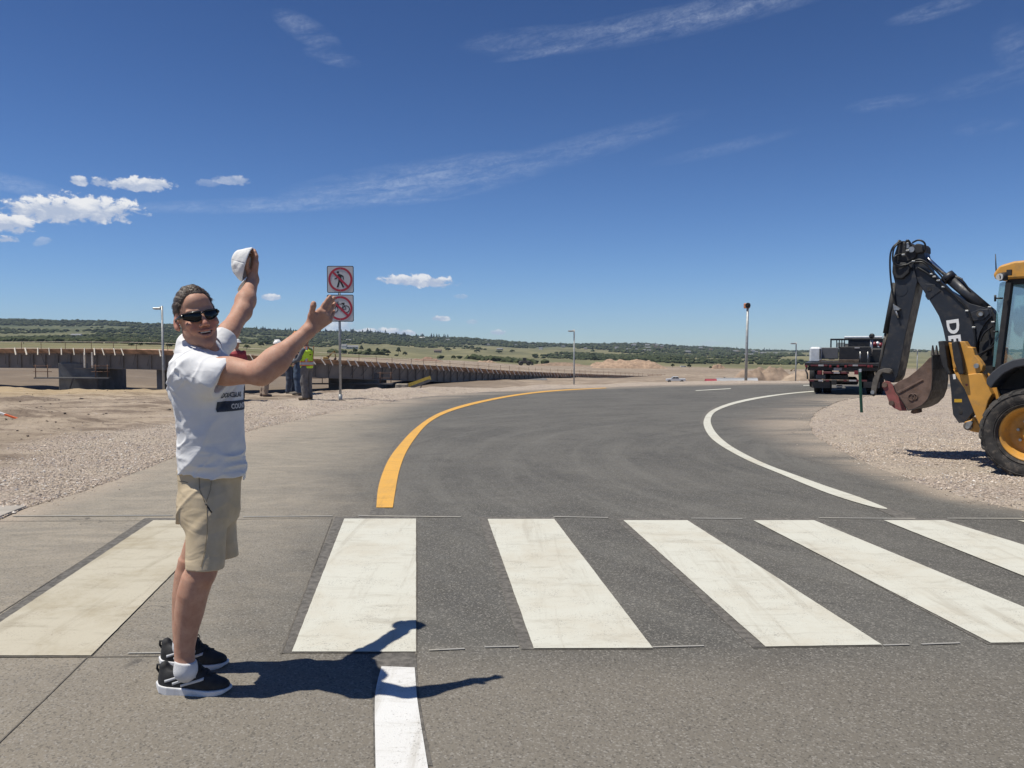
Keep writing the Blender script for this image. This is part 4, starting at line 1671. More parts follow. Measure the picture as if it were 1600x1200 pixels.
shirt.rc(shL + A((-.008, 0, 0)), sL_end, .063, .067, .03)
# sleeve openings
uR = (elR - shR) / np.linalg.norm(elR - shR)
uL = (elL - shL) / np.linalg.norm(elL - shL)
def cut_sleeve(end, u, r):
    u = u / np.linalg.norm(u)
    def f(p):
        q = p - end
        h_ = q @ u
        rad_ = np.linalg.norm(q - np.outer(h_, u), axis=1)
        return np.maximum(-h_, rad_ - r)        # inside = beyond the hem
    shirt.fn(f, 's', .004)
nSR = A((.90, -.06, -.42)); nSR /= np.linalg.norm(nSR)
cut_sleeve(sR_end, nSR, .17)
cut_sleeve(sL_end + uL * .012, uL, .14)
shirt.rc(sR_end - uR * .012, sR_end + uR * .2, .068, .074, .006, 's')
shirt.rc(sL_end - uL * .02, sL_end + uL * .2, .0525, .056, .006, 's')
# hem: cut with a plane that dips at the near back
hemn = A((-.22, -.04, -1.0))
hem_o = pnt(320, 751, 3.34)
shirt.plane(hem_o, hemn, .004)
shirt.spine([(pnt(331, 790, 3.50), .152, .129), (pnt(331, 742, 3.50), .152, .129)], leftB, .004, 's')
# neck opening
ncen = neckB + A((0.004, -.004, .028)) + fwdB * .012
nrmN = HL((0, -.022, -.055)) - neckB
nrmN = nrmN / np.linalg.norm(nrmN) + fwdB * .40
nrmN /= np.linalg.norm(nrmN)
shirt.rc(ncen + nrmN * .035, ncen + nrmN * .2, .074, .16, .008, 's')
# collar rib
_cu = np.cross(nrmN, A((0, 1, 0))); _cu /= np.linalg.norm(_cu)
_cv = np.cross(nrmN, _cu)
def ring(p):
    q = p - ncen - nrmN * .006
    h_ = q @ nrmN
    rad_ = np.sqrt((q @ _cu) ** 2 + (q @ _cv) ** 2)
    return np.sqrt((rad_ - .079) ** 2 + (h_ * .55) ** 2) - .0065
shirt.fn(ring, 'u', .004)


def ridge(n): return 1 - np.abs(n) * 2.2


def shirt_disp(p):
    up = p[:, 2]
    a = (p - pel) @ fwdB
    l = (p - pel) @ leftB
    # diagonal drag lines from the raised shoulders plus soft bulges above the hem
    s1 = np.stack([a * 3.2 + up * 1.5, l * 3.2, up * 6.5 - a * 5.0], 1)
    s2 = np.stack([a * 9 + up * 6, l * 7, up * 13 - a * 9], 1)
    cre = lambda n_, q_: np.maximum(1 - np.abs(n_) * q_, 0) ** 1.4
    w = .004 * ridge(vnoise(s1 + 3)) + .012 * cre(vnoise(s1 + 13), 4.0) + .0045 * cre(vnoise(s2 + 5), 4.0)
    low = np.exp(-((up - hem_o[2] - .07) / .10) ** 2)
    s3 = np.stack([a * 6, l * 6, up * 22], 1)
    w = w + low * .009 * ridge(vnoise(s3 + 11))
    # folds around the near armpit and sleeve
    r_ = np.linalg.norm(p - (shR + A((-.03, 0, -.09))), axis=1)
    s4 = np.stack([a * 8 - up * 5, l * 4, (up + a) * 20], 1)
    w = w + np.exp(-(r_ / .13) ** 2) * .007 * ridge(vnoise(s4 + 21))
    # back edge ripples (bright scallops along the spine)
    back = np.clip(-a / .14, 0, 1)
    s5 = np.stack([a * 5, l * 5, up * 17 + l * 5], 1)
    w = w + back * .007 * cre(vnoise(s5 + 41), 3.0)
    z0 = hem_o[2] + .33
    mk_ = np.exp(-((up - z0) / .085) ** 4) * np.clip(a / .06, 0, 1)
    mk2 = np.exp(-(np.linalg.norm(p - shL, axis=1) / .13) ** 4)
    return w * (1 - .85 * mk_) * (1 - .75 * mk2) - .004 * (1 - mk2)


shirt.disp(shirt_disp)
m_shirt, t, b = new_mat('white_cotton')
co = t.coord('Object')
n1 = t.noise(co, 9, 5, 0.6)
nf = t.noise(t.mapping(co, (6, 6, 11), (0.5, 0.5, 0)), 1.0, 3, 0.45, 0.8)
c = t.mix(n1.ramp(0.3, 0.7), (0.69, 0.69, 0.70), (0.74, 0.74, 0.745))
put(t, b.inputs['Base Color'], c)
b.inputs['Roughness'].default_value = 0.92
b.inputs['Specular IOR Level'].default_value = 0.15
wv = t.noise(co, 700, 2, 0.5)
b1 = t.bump(nf, 0.5, 0.02)
t.links.new(t.bump(wv, 0.15, 0.0008, b1), b.inputs['Normal'])
sh_o = sdf_obj('t_shirt', shirt, (-1.95, 2.95, .85), (-0.95, 4.1, 1.85), 0.0042, m_shirt, man, 1, None, M0)

# stitched sleeve hem line and print on the chest are laid onto the cloth
from mathutils.bvhtree import BVHTree
def bvh_of(o):
    me = o.data
    return BVHTree.FromPolygons([v.co for v in me.vertices], [p.vertices for p in me.polygons])


def text_mesh(body, size, bold=0.0, extrude=0.0, align='LEFT', res=3, space=1.0):
    cu_ = bpy.data.curves.new('txt', 'FONT')
    cu_.body = body
    cu_.size = size
    cu_.offset = bold
    cu_.extrude = extrude
    cu_.align_x = align
    cu_.space_character = space
    cu_.resolution_u = res
    ob = bpy.data.objects.new('txt', cu_)
    COL.objects.link(ob)
    dg = bpy.context.evaluated_depsgraph_get()
    me = bpy.data.meshes.new_from_object(ob.evaluated_get(dg))
    COL.objects.unlink(ob)
    bpy.data.objects.remove(ob)
    vs = [v.co.copy() for v in me.vertices]
    fs = [tuple(p.vertices) for p in me.polygons]
    bpy.data.meshes.remove(me)
    return vs, fs


def subdivide_flat(vs, fs, L):
    import bmesh
    bm = bmesh.new()
    bv = [bm.verts.new(v) for v in vs]
    for f in fs:
        try: bm.faces.new([bv[i] for i in f])
        except ValueError: pass
    bmesh.ops.remove_doubles(bm, verts=bm.verts, dist=1e-6)
    bmesh.ops.triangulate(bm, faces=bm.faces)
    for _ in range(6):
        es = [e for e in bm.edges if e.calc_length() > L]
        if not es: break
        bmesh.ops.subdivide_edges(bm, edges=es, cuts=1)
        bmesh.ops.triangulate(bm, faces=[f for f in bm.faces if len(f.verts) > 3])
    bm.verts.ensure_lookup_table()
    bm.verts.index_update()
    v2 = [v.co.copy() for v in bm.verts]
    f2 = [tuple(v.index for v in f.verts) for f in bm.faces]
    bm.free()
    return v2, f2


def project(vs, fs, bvh, O, U, Vv, Dr, off, name, m, parent):
    """wrap a flat drawing onto a surface: cast from the plane (O,U,V) along Dr"""
    out, ok = [], []
    for v in vs:
        o_ = Vector(O) + Vector(U) * v.x + Vector(Vv) * v.y
        hit = bvh.ray_cast(o_, Vector(Dr), 1.0)
        if hit[0] is None:
            out.append(o_); ok.append(False)
        else:
            out.append(hit[0] - Vector(Dr) * off); ok.append(True)
    fs = [f for f in fs if all(ok[i] for i in f)]
    return MB().add(out, fs, True).build(name, m, parent)



# ---- chest print
bv = bvh_of(sh_o)
m_print = mat('dark_print', (0.045, 0.055, 0.075), 0.8, var=.2, vscale=40)
m_printw = mat('white_print', (0.62, 0.63, 0.65), 0.8)
pO = pnt(352, 625, 3.36) - M0
pc = A(pO) + fwdB * .35
# start of the print on his right side of the chest
u_ = leftB * 1.0
start = A(pnt(352, 621, 3.40)) - M0
start = start - leftB * (start @ leftB) + leftB * ((pnt(328, 640, 3.48) - M0) @ leftB - .080)
start = start - fwdB * (start @ fwdB) + fwdB * ((pel - M0) @ fwdB + .45)
vs_t, fs_t = subdivide_flat(*text_mesh('DOUGLAS', .030, .0009, space=1.02), .004)
project(vs_t, fs_t, bv, start + A((0, 0, -.001)) + leftB * .014, u_, (0, 0, 1), -fwdB, .0022, 'chest_lettering', m_print, sh_o)
bx = [(0 + .20 * i / 30, -.063 + .045 * j / 8) for j in range(9) for i in range(31)]
vs_r = [Vector((x, y, 0)) for x, y in bx]
fs_r = [(j * 31 + i, j * 31 + i + 1, (j + 1) * 31 + i + 1, (j + 1) * 31 + i) for j in range(8) for i in range(30)]
project(vs_r, fs_r, bv, start, u_, (0, 0, 1), -fwdB, .0018, 'chest_block', m_print, sh_o)
vs_t, fs_t = subdivide_flat(*text_mesh('COUNTY', .030, .0012, space=1.02), .004)
project([Vector((v.x + .070, v.y, 0)) for v in vs_t], fs_t, bv, start + A((0, 0, -.052)), u_, (0, 0, 1), -fwdB, .0034, 'chest_lettering', m_printw, sh_o)

# ---- shorts
sho = Sdf()
wst = pnt(331, 722, 3.50)
sho.spine([(pnt(327, 812, 3.51), .145, .112), (pnt(328, 790, 3.51), .152, .119), (pnt(329, 765, 3.51), .152, .122), (wst, .146, .121)], leftB, .03)
hemR, hemL = pnt(321, 888, 3.36), pnt(344, 869, 3.60)
sho.rc(hipR + A((.004, 0, .01)), hemR, .092, .083, .05)
sho.rc(hipL + A((.012, 0, .01)), hemL, .092, .083, .05)
sho.el(pnt(318, 784, 3.50), (.075, .14, .09), None, .06)
def cut_hem(end, n, r):
    n = n / np.linalg.norm(n)
    def f(p):
        q = p - end
        h_ = q @ n
        rad_ = np.linalg.norm(q - np.outer(h_, n), axis=1)
        return np.maximum(-h_, rad_ - r)
    sho.fn(f, 's', .003)
    sho.rc(end - n * .010, end + n * .2, .066, .068, .004, 's')
cut_hem(hemR, A((-.06, -.02, -1)), .16)
cut_hem(hemL, A((-.03, .0, -1)), .125)
sho.plane(wst + A((0, 0, .02)), (0, 0, 1), .004)


def sho_disp(p):
    a = (p - pel) @ fwdB
    l = (p - pel) @ leftB
    up = p[:, 2]
    s1 = np.stack([a * 5 + up * 3, l * 3, up * 9 - a * 9], 1)
    s2 = np.stack([a * 5, l * 4, up * 16 + a * 12], 1)
    sm2 = lambda n: np.cos(np.clip(n * 2.6, -3.1, 3.1))
    back = np.clip(.35 - a / .16, .25, 1.2)
    fold = np.maximum(1 - np.abs(vnoise(s1 + 7)) * 3.2, 0) ** 1.5
    return back * (.016 * fold + .0045 * sm2(vnoise(s2 + 2))) - .004


sho.disp(sho_disp)
m_khaki, t, b = new_mat('khaki_cloth')
co = t.coord('Object')
n1 = t.noise(co, 11, 5, 0.6)
nf = t.noise(t.mapping(co, (7, 5, 14), (0.4, 0.5, 0)), 1.0, 2, 0.45, 0.7)
c = t.mix(n1.ramp(0.3, 0.7), (0.50, 0.40, 0.26), (0.58, 0.47, 0.32))
put(t, b.inputs['Base Color'], c)
b.inputs['Roughness'].default_value = 0.72
b.inputs['Specular IOR Level'].default_value = 0.3
b1 = t.bump(nf, 0.45, 0.02)
t.links.new(t.bump(t.noise(co, 800, 2, 0.5), 0.15, 0.0006, b1), b.inputs['Normal'])
so = sdf_obj('shorts', sho, (-1.85, 2.95, .50), (-1.05, 4.1, 1.2), 0.0042, m_khaki, man, 1, None, M0)
sbv = bvh_of(so)
m_dark = mat('black_trim', (0.012, 0.012, 0.013), 0.5)
m_seamk = mat('khaki_seam', (0.27, 0.215, 0.14), 0.9)
camO = Vector((0, 0, H_EYE)) - Vector(M0)


def draw_on(bvh, pxs, w, name, m, parent, off=.002):
    """a thin tape laid on cloth under a line of the picture, w metres wide"""
    pts = []
    for a, b_ in zip(pxs[:-1], pxs[1:]):
        k = max(2, int(math.dist(a, b_) / 2.5))
        for i_ in range(k):
            pts.append((a[0] + (b_[0] - a[0]) * i_ / k, a[1] + (b_[1] - a[1]) * i_ / k))
    pts.append(pxs[-1])
    hit = []
    for q in pts:
        d = ray(*q).normalized()
        h_ = bvh.ray_cast(camO, d, 8)
        if h_[0] is not None:
            hit.append((h_[0] - d * off, d))
    if len(hit) < 2: return None
    vs, fs = [], []
    for i_, (h_, d) in enumerate(hit):
        t_ = (hit[min(i_ + 1, len(hit) - 1)][0] - hit[max(i_ - 1, 0)][0]).normalized()
        s_ = t_.cross(d).normalized() * w / 2
        vs += [h_ - s_, h_ + s_]
        if i_:
            k = i_ * 2
            fs.append((k - 2, k - 1, k + 1, k))
    o = MB().add(vs, fs, True).build(name, m, parent)
    sm_ = o.modifiers.new('thickness', 'SOLIDIFY'); sm_.thickness = .0012
    return o


draw_on(sbv, [(321, 787), (331, 801)], .006, 'pocket_zip', m_dark, so)
draw_on(sbv, [(311, 742), (312, 765), (320, 785)], .0028, 'pocket_seam', m_seamk, so)
draw_on(sbv, [(331, 742), (329, 765), (322, 785)], .0022, 'pocket_seam', m_seamk, so)
draw_on(sbv, [(323, 790), (324, 830), (320, 862), (314, 886)], .0026, 'side_seam', m_seamk, so)
draw_on(sbv, [(275, 750), (293, 754)], .0028, 'back_pocket_seam', m_seamk, so)
# belt
belt = Sdf()
belt.spine([(wst + A((0, 0, -.018)), .150, .125), (wst + A((0, 0, .026)), .148, .123)], leftB, .004)
belt.plane(wst + A((0, 0, .024)), (0, 0, 1), .002)
belt.plane(wst + A((0, 0, -.014)), (0, 0, -1), .002)
sdf_obj('belt', belt, (-1.75, 3.1, .9), (-1.1, 3.95, 1.3), .005, m_dark, man, 0, None, M0)
# sleeve hem stitching
for (e_, u0, r_) in ((sR_end, uR, .0), ):
    draw_on(bv, [(339.5, 607), (343, 594), (350, 580), (357, 571)], .0016, 'hem_stitch', mat('stitch', (.5, .5, .52), .9), sh_o)

# ---- socks and shoes
m_sock = mat('white_sock', (0.72, 0.72, 0.73), 0.95, bump=.4, bscale=300)
m_knit, t, b = new_mat('black_knit')
co = t.coord('Object')
n1 = t.noise(co, 30, 4, 0.6)
c = t.mix(n1.ramp(0.3, 0.7), (0.018, 0.018, 0.019), (0.032, 0.032, 0.034))
put(t, b.inputs['Base Color'], c)
b.inputs['Roughness'].default_value = 0.8
t.links.new(t.bump(t.noise(co, 500, 3, .6), .5, .001), b.inputs['Normal'])
m_sole = mat('white_sole', (0.70, 0.70, 0.71), 0.6, var=.08, dirt=(.4, .36, .32), dirt_amt=.35)
m_stripe = mat('grey_white_stripe', (0.55, 0.56, 0.58), 0.5)
m_lace = mat('black_lace', (0.02, 0.02, 0.021), 0.8)
LSH = .335


def shoe(hx, hy, yaw_, an_, parent_name_label):
    R = np.array(Matrix.Rotation(yaw_, 3, 'Z'))
    o_ = A((hx, hy, 0))
    L = lambda p: o_ + R @ A(p)
    inv = lambda p: (p - o_) @ R
    an_l = inv(an_)
    wx = [-.004, .02, .06, .12, .18, .235, .28, .315, .337]
    ww = [.004, .030, .0385, .037, .044, .0505, .048, .034, .004]
    def outline(q, infl=0.0):
        x = q[:, 0]
        w = np.interp(x, wx, ww)
        w = w + infl
        d = np.abs(q[:, 1] + .004 * np.sin(x * 14)) - w
        return np.maximum(d * .85, np.maximum(-.006 - infl * 0 - x, x - LSH))
    def sole_f(p):
        q = inv(p)
        x = q[:, 0]
        top = np.interp(x, [-.01, .03, .09, .16, .25, .32, .34], [.052, .044, .040, .034, .028, .030, .036])
        bot = np.interp(x, [-.01, .02, .05, .24, .30, .34], [.030, .008, .001, .001, .006, .022])
        d = outline(q, .005)
        z = q[:, 2]
        return np.maximum(np.maximum(d, (z - top) * .9), (bot - z) * .9)
    s1 = Sdf()
    s1.fn(sole_f, 'u', .001)
    lo = np.minimum(L((-.03, -.08, 0)), L((.36, .08, 0))) - .08
    hi = np.maximum(L((-.03, -.08, 0)), L((.36, .08, 0))) + .08
    lo[2] = -.01; hi[2] = .2
    so_ = sdf_obj('shoe_sole', s1, lo, hi, .003, m_sole, None, 3, None, M0)
    s2 = Sdf()
    def el_(c, r, k=.02, op='u'): s2.el(L(c), r, R, k, op)
    el_((.245, 0, .040), (.084, .046, .036))
    el_((.175, 0, .046), (.090, .042, .046), .03)
    el_((.075, 0, .055), (.070, .041, .050), .03)
    s2.rc(L((.050, 0, .05)), L((.034, 0, .118)), .036, .024, .03)
    s2.rc(L((.225, 0, .056)), L((.160, 0, .125)), .032, .026, .03)
    s2.rc(L((.160, 0, .125)), L((.150, 0, .142)), .024, .015, .02)
    s2.rc(L((.08, 0, .06)), L((.11, 0, .098)), .042, .040, .03)
    s2.el(L((.096, 0, .150)), (.052, .034, .058), R, .012, 's')
    s2.fn(lambda p: outline(inv(p), .001), 'i', .012)
    s2.plane(L((0, 0, .024)), (0, 0, -1), .002)
    up_ = sdf_obj('shoe', s2, lo, hi, .003, m_knit, man, 1, None, M0)
    so_.parent = up_
    ub = bvh_of(up_)
    # three slanted stripes on the side towards the camera and on the other side
    for sgn in (-1, 1):
        for k in range(3):
            x0 = .050 + k * .036
            n = 10
            vs, fs = [], []
            for i_ in range(n + 1):
                u = i_ / n
                x = x0 + u * .105
                z = .066 - k * .010 + u * .034
                for wv_ in (-.0085, .0085):
                    src = L((x, sgn * .12, z + wv_ * .7)) - M0
                    h_ = ub.ray_cast(Vector(src), Vector(R @ A((0, -sgn, 0))), .2)
                    q = h_[0] if h_[0] is not None else Vector(src)
                    vs.append(q + Vector(R @ A((0, sgn * .0016, 0))))
            for i_ in range(n):
                fs.append((2 * i_, 2 * i_ + 1, 2 * i_ + 3, 2 * i_ + 2))
            st_ = MB().add(vs, fs, True).build('shoe_stripe', m_stripe, up_)
            sm_ = st_.modifiers.new('thickness', 'SOLIDIFY'); sm_.thickness = .001
    lc = MB()
    for k in range(6):
        x = .165 + k * .017
        pts = []
        for i_ in range(9):
            y = -.024 + .048 * i_ / 8
            h_ = ub.ray_cast(Vector(L((x + y * (.25 if k % 2 else -.25), y, .25)) - Vector(M0)), Vector((0, 0, -1)), .3)
            if h_[0] is not None: pts.append(h_[0] + Vector((0, 0, .002)))
        if len(pts) > 1: lc.tube(pts, .0028, 6)
    h_ = ub.ray_cast(Vector(L((.145, 0, .25)) - Vector(M0)), Vector((0, 0, -1)), .3)
    c_ = Vector(A(L((.172, 0, .140))) - M0)
    for sg in (-1, 1):
        lc.tube([c_, c_ + Vector((.01, sg * .022, .012)), c_ + Vector((.012, sg * .034, -.006)), c_ + Vector((.004, sg * .015, -.004))], .0026, 6)
    lc.build('shoe_lace', m_lace, up_)
    # heel tab loop
    hl = MB().tube([Vector(L(q) - M0) for q in ((.010, 0, .090), (-.002, 0, .108), (.000, 0, .126), (.014, 0, .126), (.020, 0, .11))], .0055, 8)
    hl.build('heel_tab', m_lace, up_)
    # sock
    s3 = Sdf()
    top = an_ + A((0, 0, .030))
    s3.rc(an_ + A((0, 0, .035)), an_ + A((0, 0, -.02)), .0445, .0435, .01)
    s3.rc(an_ + A((0, 0, -.02)), L((.135, 0, .080)), .044, .038, .03)
    s3.plane(an_ + A((0, 0, .024)), (0.15, 0, 1), .006)
    sk_ = sdf_obj('sock', s3, an_ - A((.09, .09, .12)), an_ + A((.09, .09, .06)), .003, m_sock, man, 1, None, M0)
    return up_, sk_


hR = G(247, 1081); hL = G(251, 1041)
shoe(hR.x, hR.y, math.radians(-2), anR, 'near')
shoe(hL.x, hL.y, math.radians(-2), anL, 'far')

# ---- white cap held by the raised hand
cap_c = pnt(388, 414, 4.06)
capE = thing('cap', 'white baseball cap held up in the raised hand of the man', 'cap', tuple(cap_c))
along = A((-.30, -.02, -1.0)); along /= np.linalg.norm(along)              # down along the rim
bulge = A((-1.0, -.15, .33)); bulge -= along * (bulge @ along); bulge /= np.linalg.norm(bulge)
thick = np.cross(along, bulge)
Rc = np.stack([bulge, along, thick], 1)
cp = Sdf()
cp.el(cap_c, (.080, .094, .074), Rc, .01)
cp.fn(lambda p: -((p - cap_c) @ bulge), 'i', .004)
cp.el(cap_c - bulge * .004, (.075, .088, .068), Rc, .002, 's')
m_cap = mat('white_cap_cloth', (0.82, 0.81, 0.79), 0.9, var=.05, vscale=12, bump=.2, bscale=90)
def crumple(v):
    q = (v - cap_c) @ Rc
    a_ = np.arctan2(q[:, 2], q[:, 1])
    seam = np.abs(((a_ / (math.pi / 3)) % 1) - .5)
    amt = np.clip(q[:, 0] / .03, 0, 1)
    w = amt * ((.010 * vnoise((v - cap_c) * 15 + 3)) + .005 * vnoise((v - cap_c) * 34 + 8)) - .0022 * np.exp(-(seam / .035) ** 2)
    return v + (v - cap_c) / np.linalg.norm(v - cap_c, axis=1)[:, None] * w[:, None]
vv_, ff_ = cp.mesh(cap_c - .13, cap_c + .13, .0028)
vv_ = crumple(smooth_np(vv_, ff_, 1))
cc_ = np_mesh('crown', vv_ - cap_c, ff_, m_cap, capE)
bm_ = MB()
vs, fs = [], []
for i_ in range(9):
    for j in range(7):
        a_ = -1.0 + 2.0 * i_ / 8
        r0 = .086 + .062 * j / 6 * (1 - .25 * a_ * a_)
        p_ = cap_c + along * (r0 * math.cos(a_ * .72)) + thick * (r0 * math.sin(a_ * .72) * .86) - bulge * (.000 + .022 * a_ * a_ - .010 * j / 6)
        vs.append(p_ - cap_c)
for i_ in range(8):
    for j in range(6):
        k = i_ * 7 + j
        fs.append((k, k + 1, k + 8, k + 7))
bo = bm_.add(vs, fs, True).build('brim', m_cap, capE)
sm_ = bo.modifiers.new('thickness', 'SOLIDIFY'); sm_.thickness = .004

# ================================================================ BACKHOE LOADER
PHI = math.radians(46)
aB = Vector((-math.cos(PHI), math.sin(PHI), 0))      # rearwards (boom side)
wB = Vector((-math.sin(PHI), -math.cos(PHI), 0))     # towards the camera side
wc = G(1613, 748)
BH0 = Vector(wc) - wB * 0.92                          # ground point under the rear axle centre
# local axes: x = rearwards, y = camera side (so that x,y,z is right handed we use y = z cross x)
yB = Vector((0, 0, 1)).cross(aB)
SG = 1.0 if yB.dot(wB) > 0 else -1.0                  # lateral sign of the camera side in local y
bh_rot = math.atan2(aB.y, aB.x)
backhoe = thing('backhoe_loader', 'yellow and black backhoe loader with folded digging arm on the gravel island', 'backhoe', tuple(BH0), bh_rot)


def BP(px, py, lat):
    """pixel -> local (s, z) on the machine plane at lateral offset lat (camera side positive)"""
    d = ray(px, py)
    o = Vector((0, 0, H_EYE))
    t = ((BH0 + wB * lat - o).dot(wB)) / d.dot(wB)
    p = o + d * t - BH0
    return (p.dot(aB), p.z)


def L3(px, py, lat):
    s, z = BP(px, py, lat)
    return Vector((s, SG * lat, z))


def Z4(x, y): return (1240 + x / 3.0, 360 + y / 3.0)
def Z5(x, y): return (1360 + x / 6.0, 360 + y / 6.0)
def Z6(x, y): return (1360 + x / 5.4542, 540 + y / 5.4542)


m_boom = mat('black_machine_paint', (0.022, 0.025, 0.033), 0.38, var=.15, vscale=4, dirt=(0.10, 0.085, 0.07), dirt_amt=.35)
m_blk = mat('matt_black_steel', (0.018, 0.018, 0.020), 0.6, var=.2, vscale=8, dirt=(.08, .07, .06))
m_yel = mat('machine_yellow', (0.60, 0.30, 0.055), 0.42, var=.08, vscale=4, dirt=(0.30, 0.19, 0.09), dirt_amt=.55)
m_rust = mat('rusty_bucket_steel', (0.15, 0.098, 0.078), 0.75, metal=.15, var=.25, vscale=6, dirt=(0.17, 0.105, 0.075), dirt_amt=.7, bump=.3)
m_bkt = mat('dark_bucket_steel', (0.045, 0.042, 0.042), 0.5, metal=.4, var=.3, vscale=7, dirt=(0.11, 0.075, 0.06), dirt_amt=.6)
m_red = mat('faded_red_link', (0.25, 0.075, 0.07), 0.7, var=.2, vscale=9, dirt=(0.17, 0.11, 0.085), dirt_amt=.75)
m_link = mat('dusty_grey_link', (0.13, 0.115, 0.10), 0.7, metal=.2, var=.25, vscale=9)
m_tyre = mat('dusty_rubber', (0.040, 0.037, 0.035), 0.85, var=.3, vscale=5, dirt=(0.17, 0.145, 0.12), dirt_amt=.8, bump=.3, bscale=40)
m_chrome = mat('chrome_rod', (0.55, 0.55, 0.56), 0.22, metal=1.0, var=.04)
m_hose = mat('black_hose', (0.012, 0.012, 0.013), 0.45, var=.2)
m_steel = mat('galvanised_fitting', (0.42, 0.42, 0.41), 0.4, metal=.8, var=.15, vscale=20)
m_fend = mat('grey_black_fender', (0.045, 0.048, 0.056), 0.5, var=.1)
m_wtext = mat('white_decal', (0.80, 0.80, 0.80), 0.45, var=.03)
m_glass, t, b = new_mat('tinted_glass')
b.inputs['Base Color'].default_value = (0.55, 0.80, 0.82, 1)
b.inputs['Roughness'].default_value = 0.03
b.inputs['Transmission Weight'].default_value = 0.0
b.inputs['Alpha'].default_value = 0.42
b.inputs['Base Color'].default_value = (0.16, 0.33, 0.36, 1)
b.inputs['Specular IOR Level'].default_value = 0.7


def plate(pxs, lat0, lat1, name, m, parent, conv=None, lat_ref=None, bevel=.006):
    """outline seen on the face nearest the camera, given real thickness across the machine"""
    lr = lat1 if lat_ref is None else lat_ref
    poly = [BP(*(conv(*q) if conv else q), lr) for q in pxs]
    mb = MB().prism(poly, (0, 0, 0), (1, 0, 0), (0, 0, 1), (0, SG, 0), lat0, lat1)
    return mb.build(name, m, parent, bevel=bevel)


def tubeL(pts, r, name, m, parent, n=12, conv=None):
    P3 = [L3(*(conv(q[0], q[1]) if conv else (q[0], q[1])), q[2]) for q in pts]
    return MB().tube(P3, r, n).build(name, m, parent)


def spl(p, n=3):
    return [Vector(q) for q in chaikin([tuple(v) for v in p], n)]


def hose(pts, r, parent, conv=Z5, name='hose', m=None):
    P3 = [L3(*conv(q[0], q[1]), q[2]) for q in pts]
    return MB().tube(spl(P3), r, 8).build(name, m or m_hose, parent)


# ---- boom (two plates joined by a thick box section)
boom_px = [(1427, 387), (1432, 381), (1439, 383), (1443, 392), (1447, 409), (1452, 424), (1467, 440), (1480, 453), (1498, 463.5), (1515, 474), (1537, 480), (1548, 483), (1552, 492),
           (1541, 503), (1532, 518), (1527, 535), (1525, 560), (1524, 600), (1524, 632), (1520, 645), (1508, 660), (1498, 661), (1489, 648), (1487, 630),
           (1486, 613), (1483, 587), (1481, 560), (1477.5, 533), (1473, 512), (1467, 494), (1457, 477), (1447, 461), (1440, 450), (1433, 438), (1427, 428), (1424, 420)]
boom = plate(boom_px, -.12, .12, 'boom', m_boom, backhoe)
# raised pocket and weld plates on the boom side
plate([(515, 500), (610, 505), (660, 565), (540, 655), (515, 620)], .121, .128, 'boom_plate', m_boom, boom, Z5)
def disc(px, py, lat, r, th, name, m, parent, n=20, conv=None):
    if conv: px, py = conv(px, py)
    c = L3(px, py, lat)
    y = Vector((0, SG, 0))
    return MB().cyl(c, c + y * th, r, n).build(name, m, parent)
disc(550, 550, .128, .030, .006, 'boom_hole', m_blk, boom, conv=Z5)
disc(1035, 785, .12, .042, .04, 'pin', m_link, boom, conv=Z5)
disc(1035, 785, .16, .026, .008, 'pin_cap', m_steel, boom, conv=Z5)
plate([(940, 770), (1030, 735), (1100, 740), (1120, 780), (1060, 840), (960, 850)], .121, .135, 'boom_ear', m_boom, boom, Z5)
disc(400, 365, .12, .028, .03, 'pin', m_blk, boom, conv=Z5)
disc(768, 568, .12, .022, .006, 'boom_hole', m_blk, boom, conv=Z6)
plate([(715, 455), (780, 455), (780, 483), (715, 483)], .1205, .1225, 'decal', mat('yellow_decal', (.62, .38, .03), .5), boom, Z6, bevel=0)
# lettering down the boom
vs_, fs_ = text_mesh('DEERE', 1.0, .035, 0, space=1.04)
mxx = max(v.x for v in vs_); mxy = max(v.y for v in vs_)
c0 = L3(1479.2, 499.5, .122); c1 = L3(1490.5, 592.5, .122); ct = L3(1497.5, 496.5, .122)
dU = (c1 - c0) / mxx
dW = (ct - c0)
dW = dW - dU * (dW.dot(dU) / dU.dot(dU))
dW = dW / mxy
ltr = MB()
ltr.add([c0 + dU * v.x + dW * v.y + Vector((0, SG * .001, 0)) for v in vs_], fs_)
lo_ = ltr.build('lettering', m_wtext, boom)
sm_ = lo_.modifiers.new('thickness', 'SOLIDIFY'); sm_.thickness = .0015; sm_.offset = 0

# ---- boom cylinder on top
cyl0 = MB().tube([L3(1435.5, 391, 0.03), L3(1482, 434, .03)], .026, 14).build('cylinder_rod', m_chrome, boom)
cb = MB().tube([L3(1479, 430, .03), L3(1486, 437, .03)], .092, 20).tube([L3(1485, 436, .03), L3(1547, 489, .03)], .072, 20).build('cylinder_barrel', m_boom, boom)
hose([(800, 435, .06), (840, 445, .09), (890, 500, .10), (935, 575, .08)], .012, boom)
MB().tube([L3(*Z5(800, 432), .06), L3(*Z5(860, 460), .09)], .016, 8).build('fitting', m_steel, boom)

# ---- dipper
dip_px = [(1403, 380), (1412, 376), (1421, 381), (1427, 398), (1428, 420), (1433, 440), (1427, 468), (1420, 500), (1413, 533), (1407, 566), (1402, 588), (1396, 598), (1384, 597),
          (1374, 580), (1379, 560), (1388, 520), (1396, 470), (1399, 445), (1394, 425), (1395, 405)]
dip = plate(dip_px, -.15, .15, 'dipper', m_boom, backhoe)
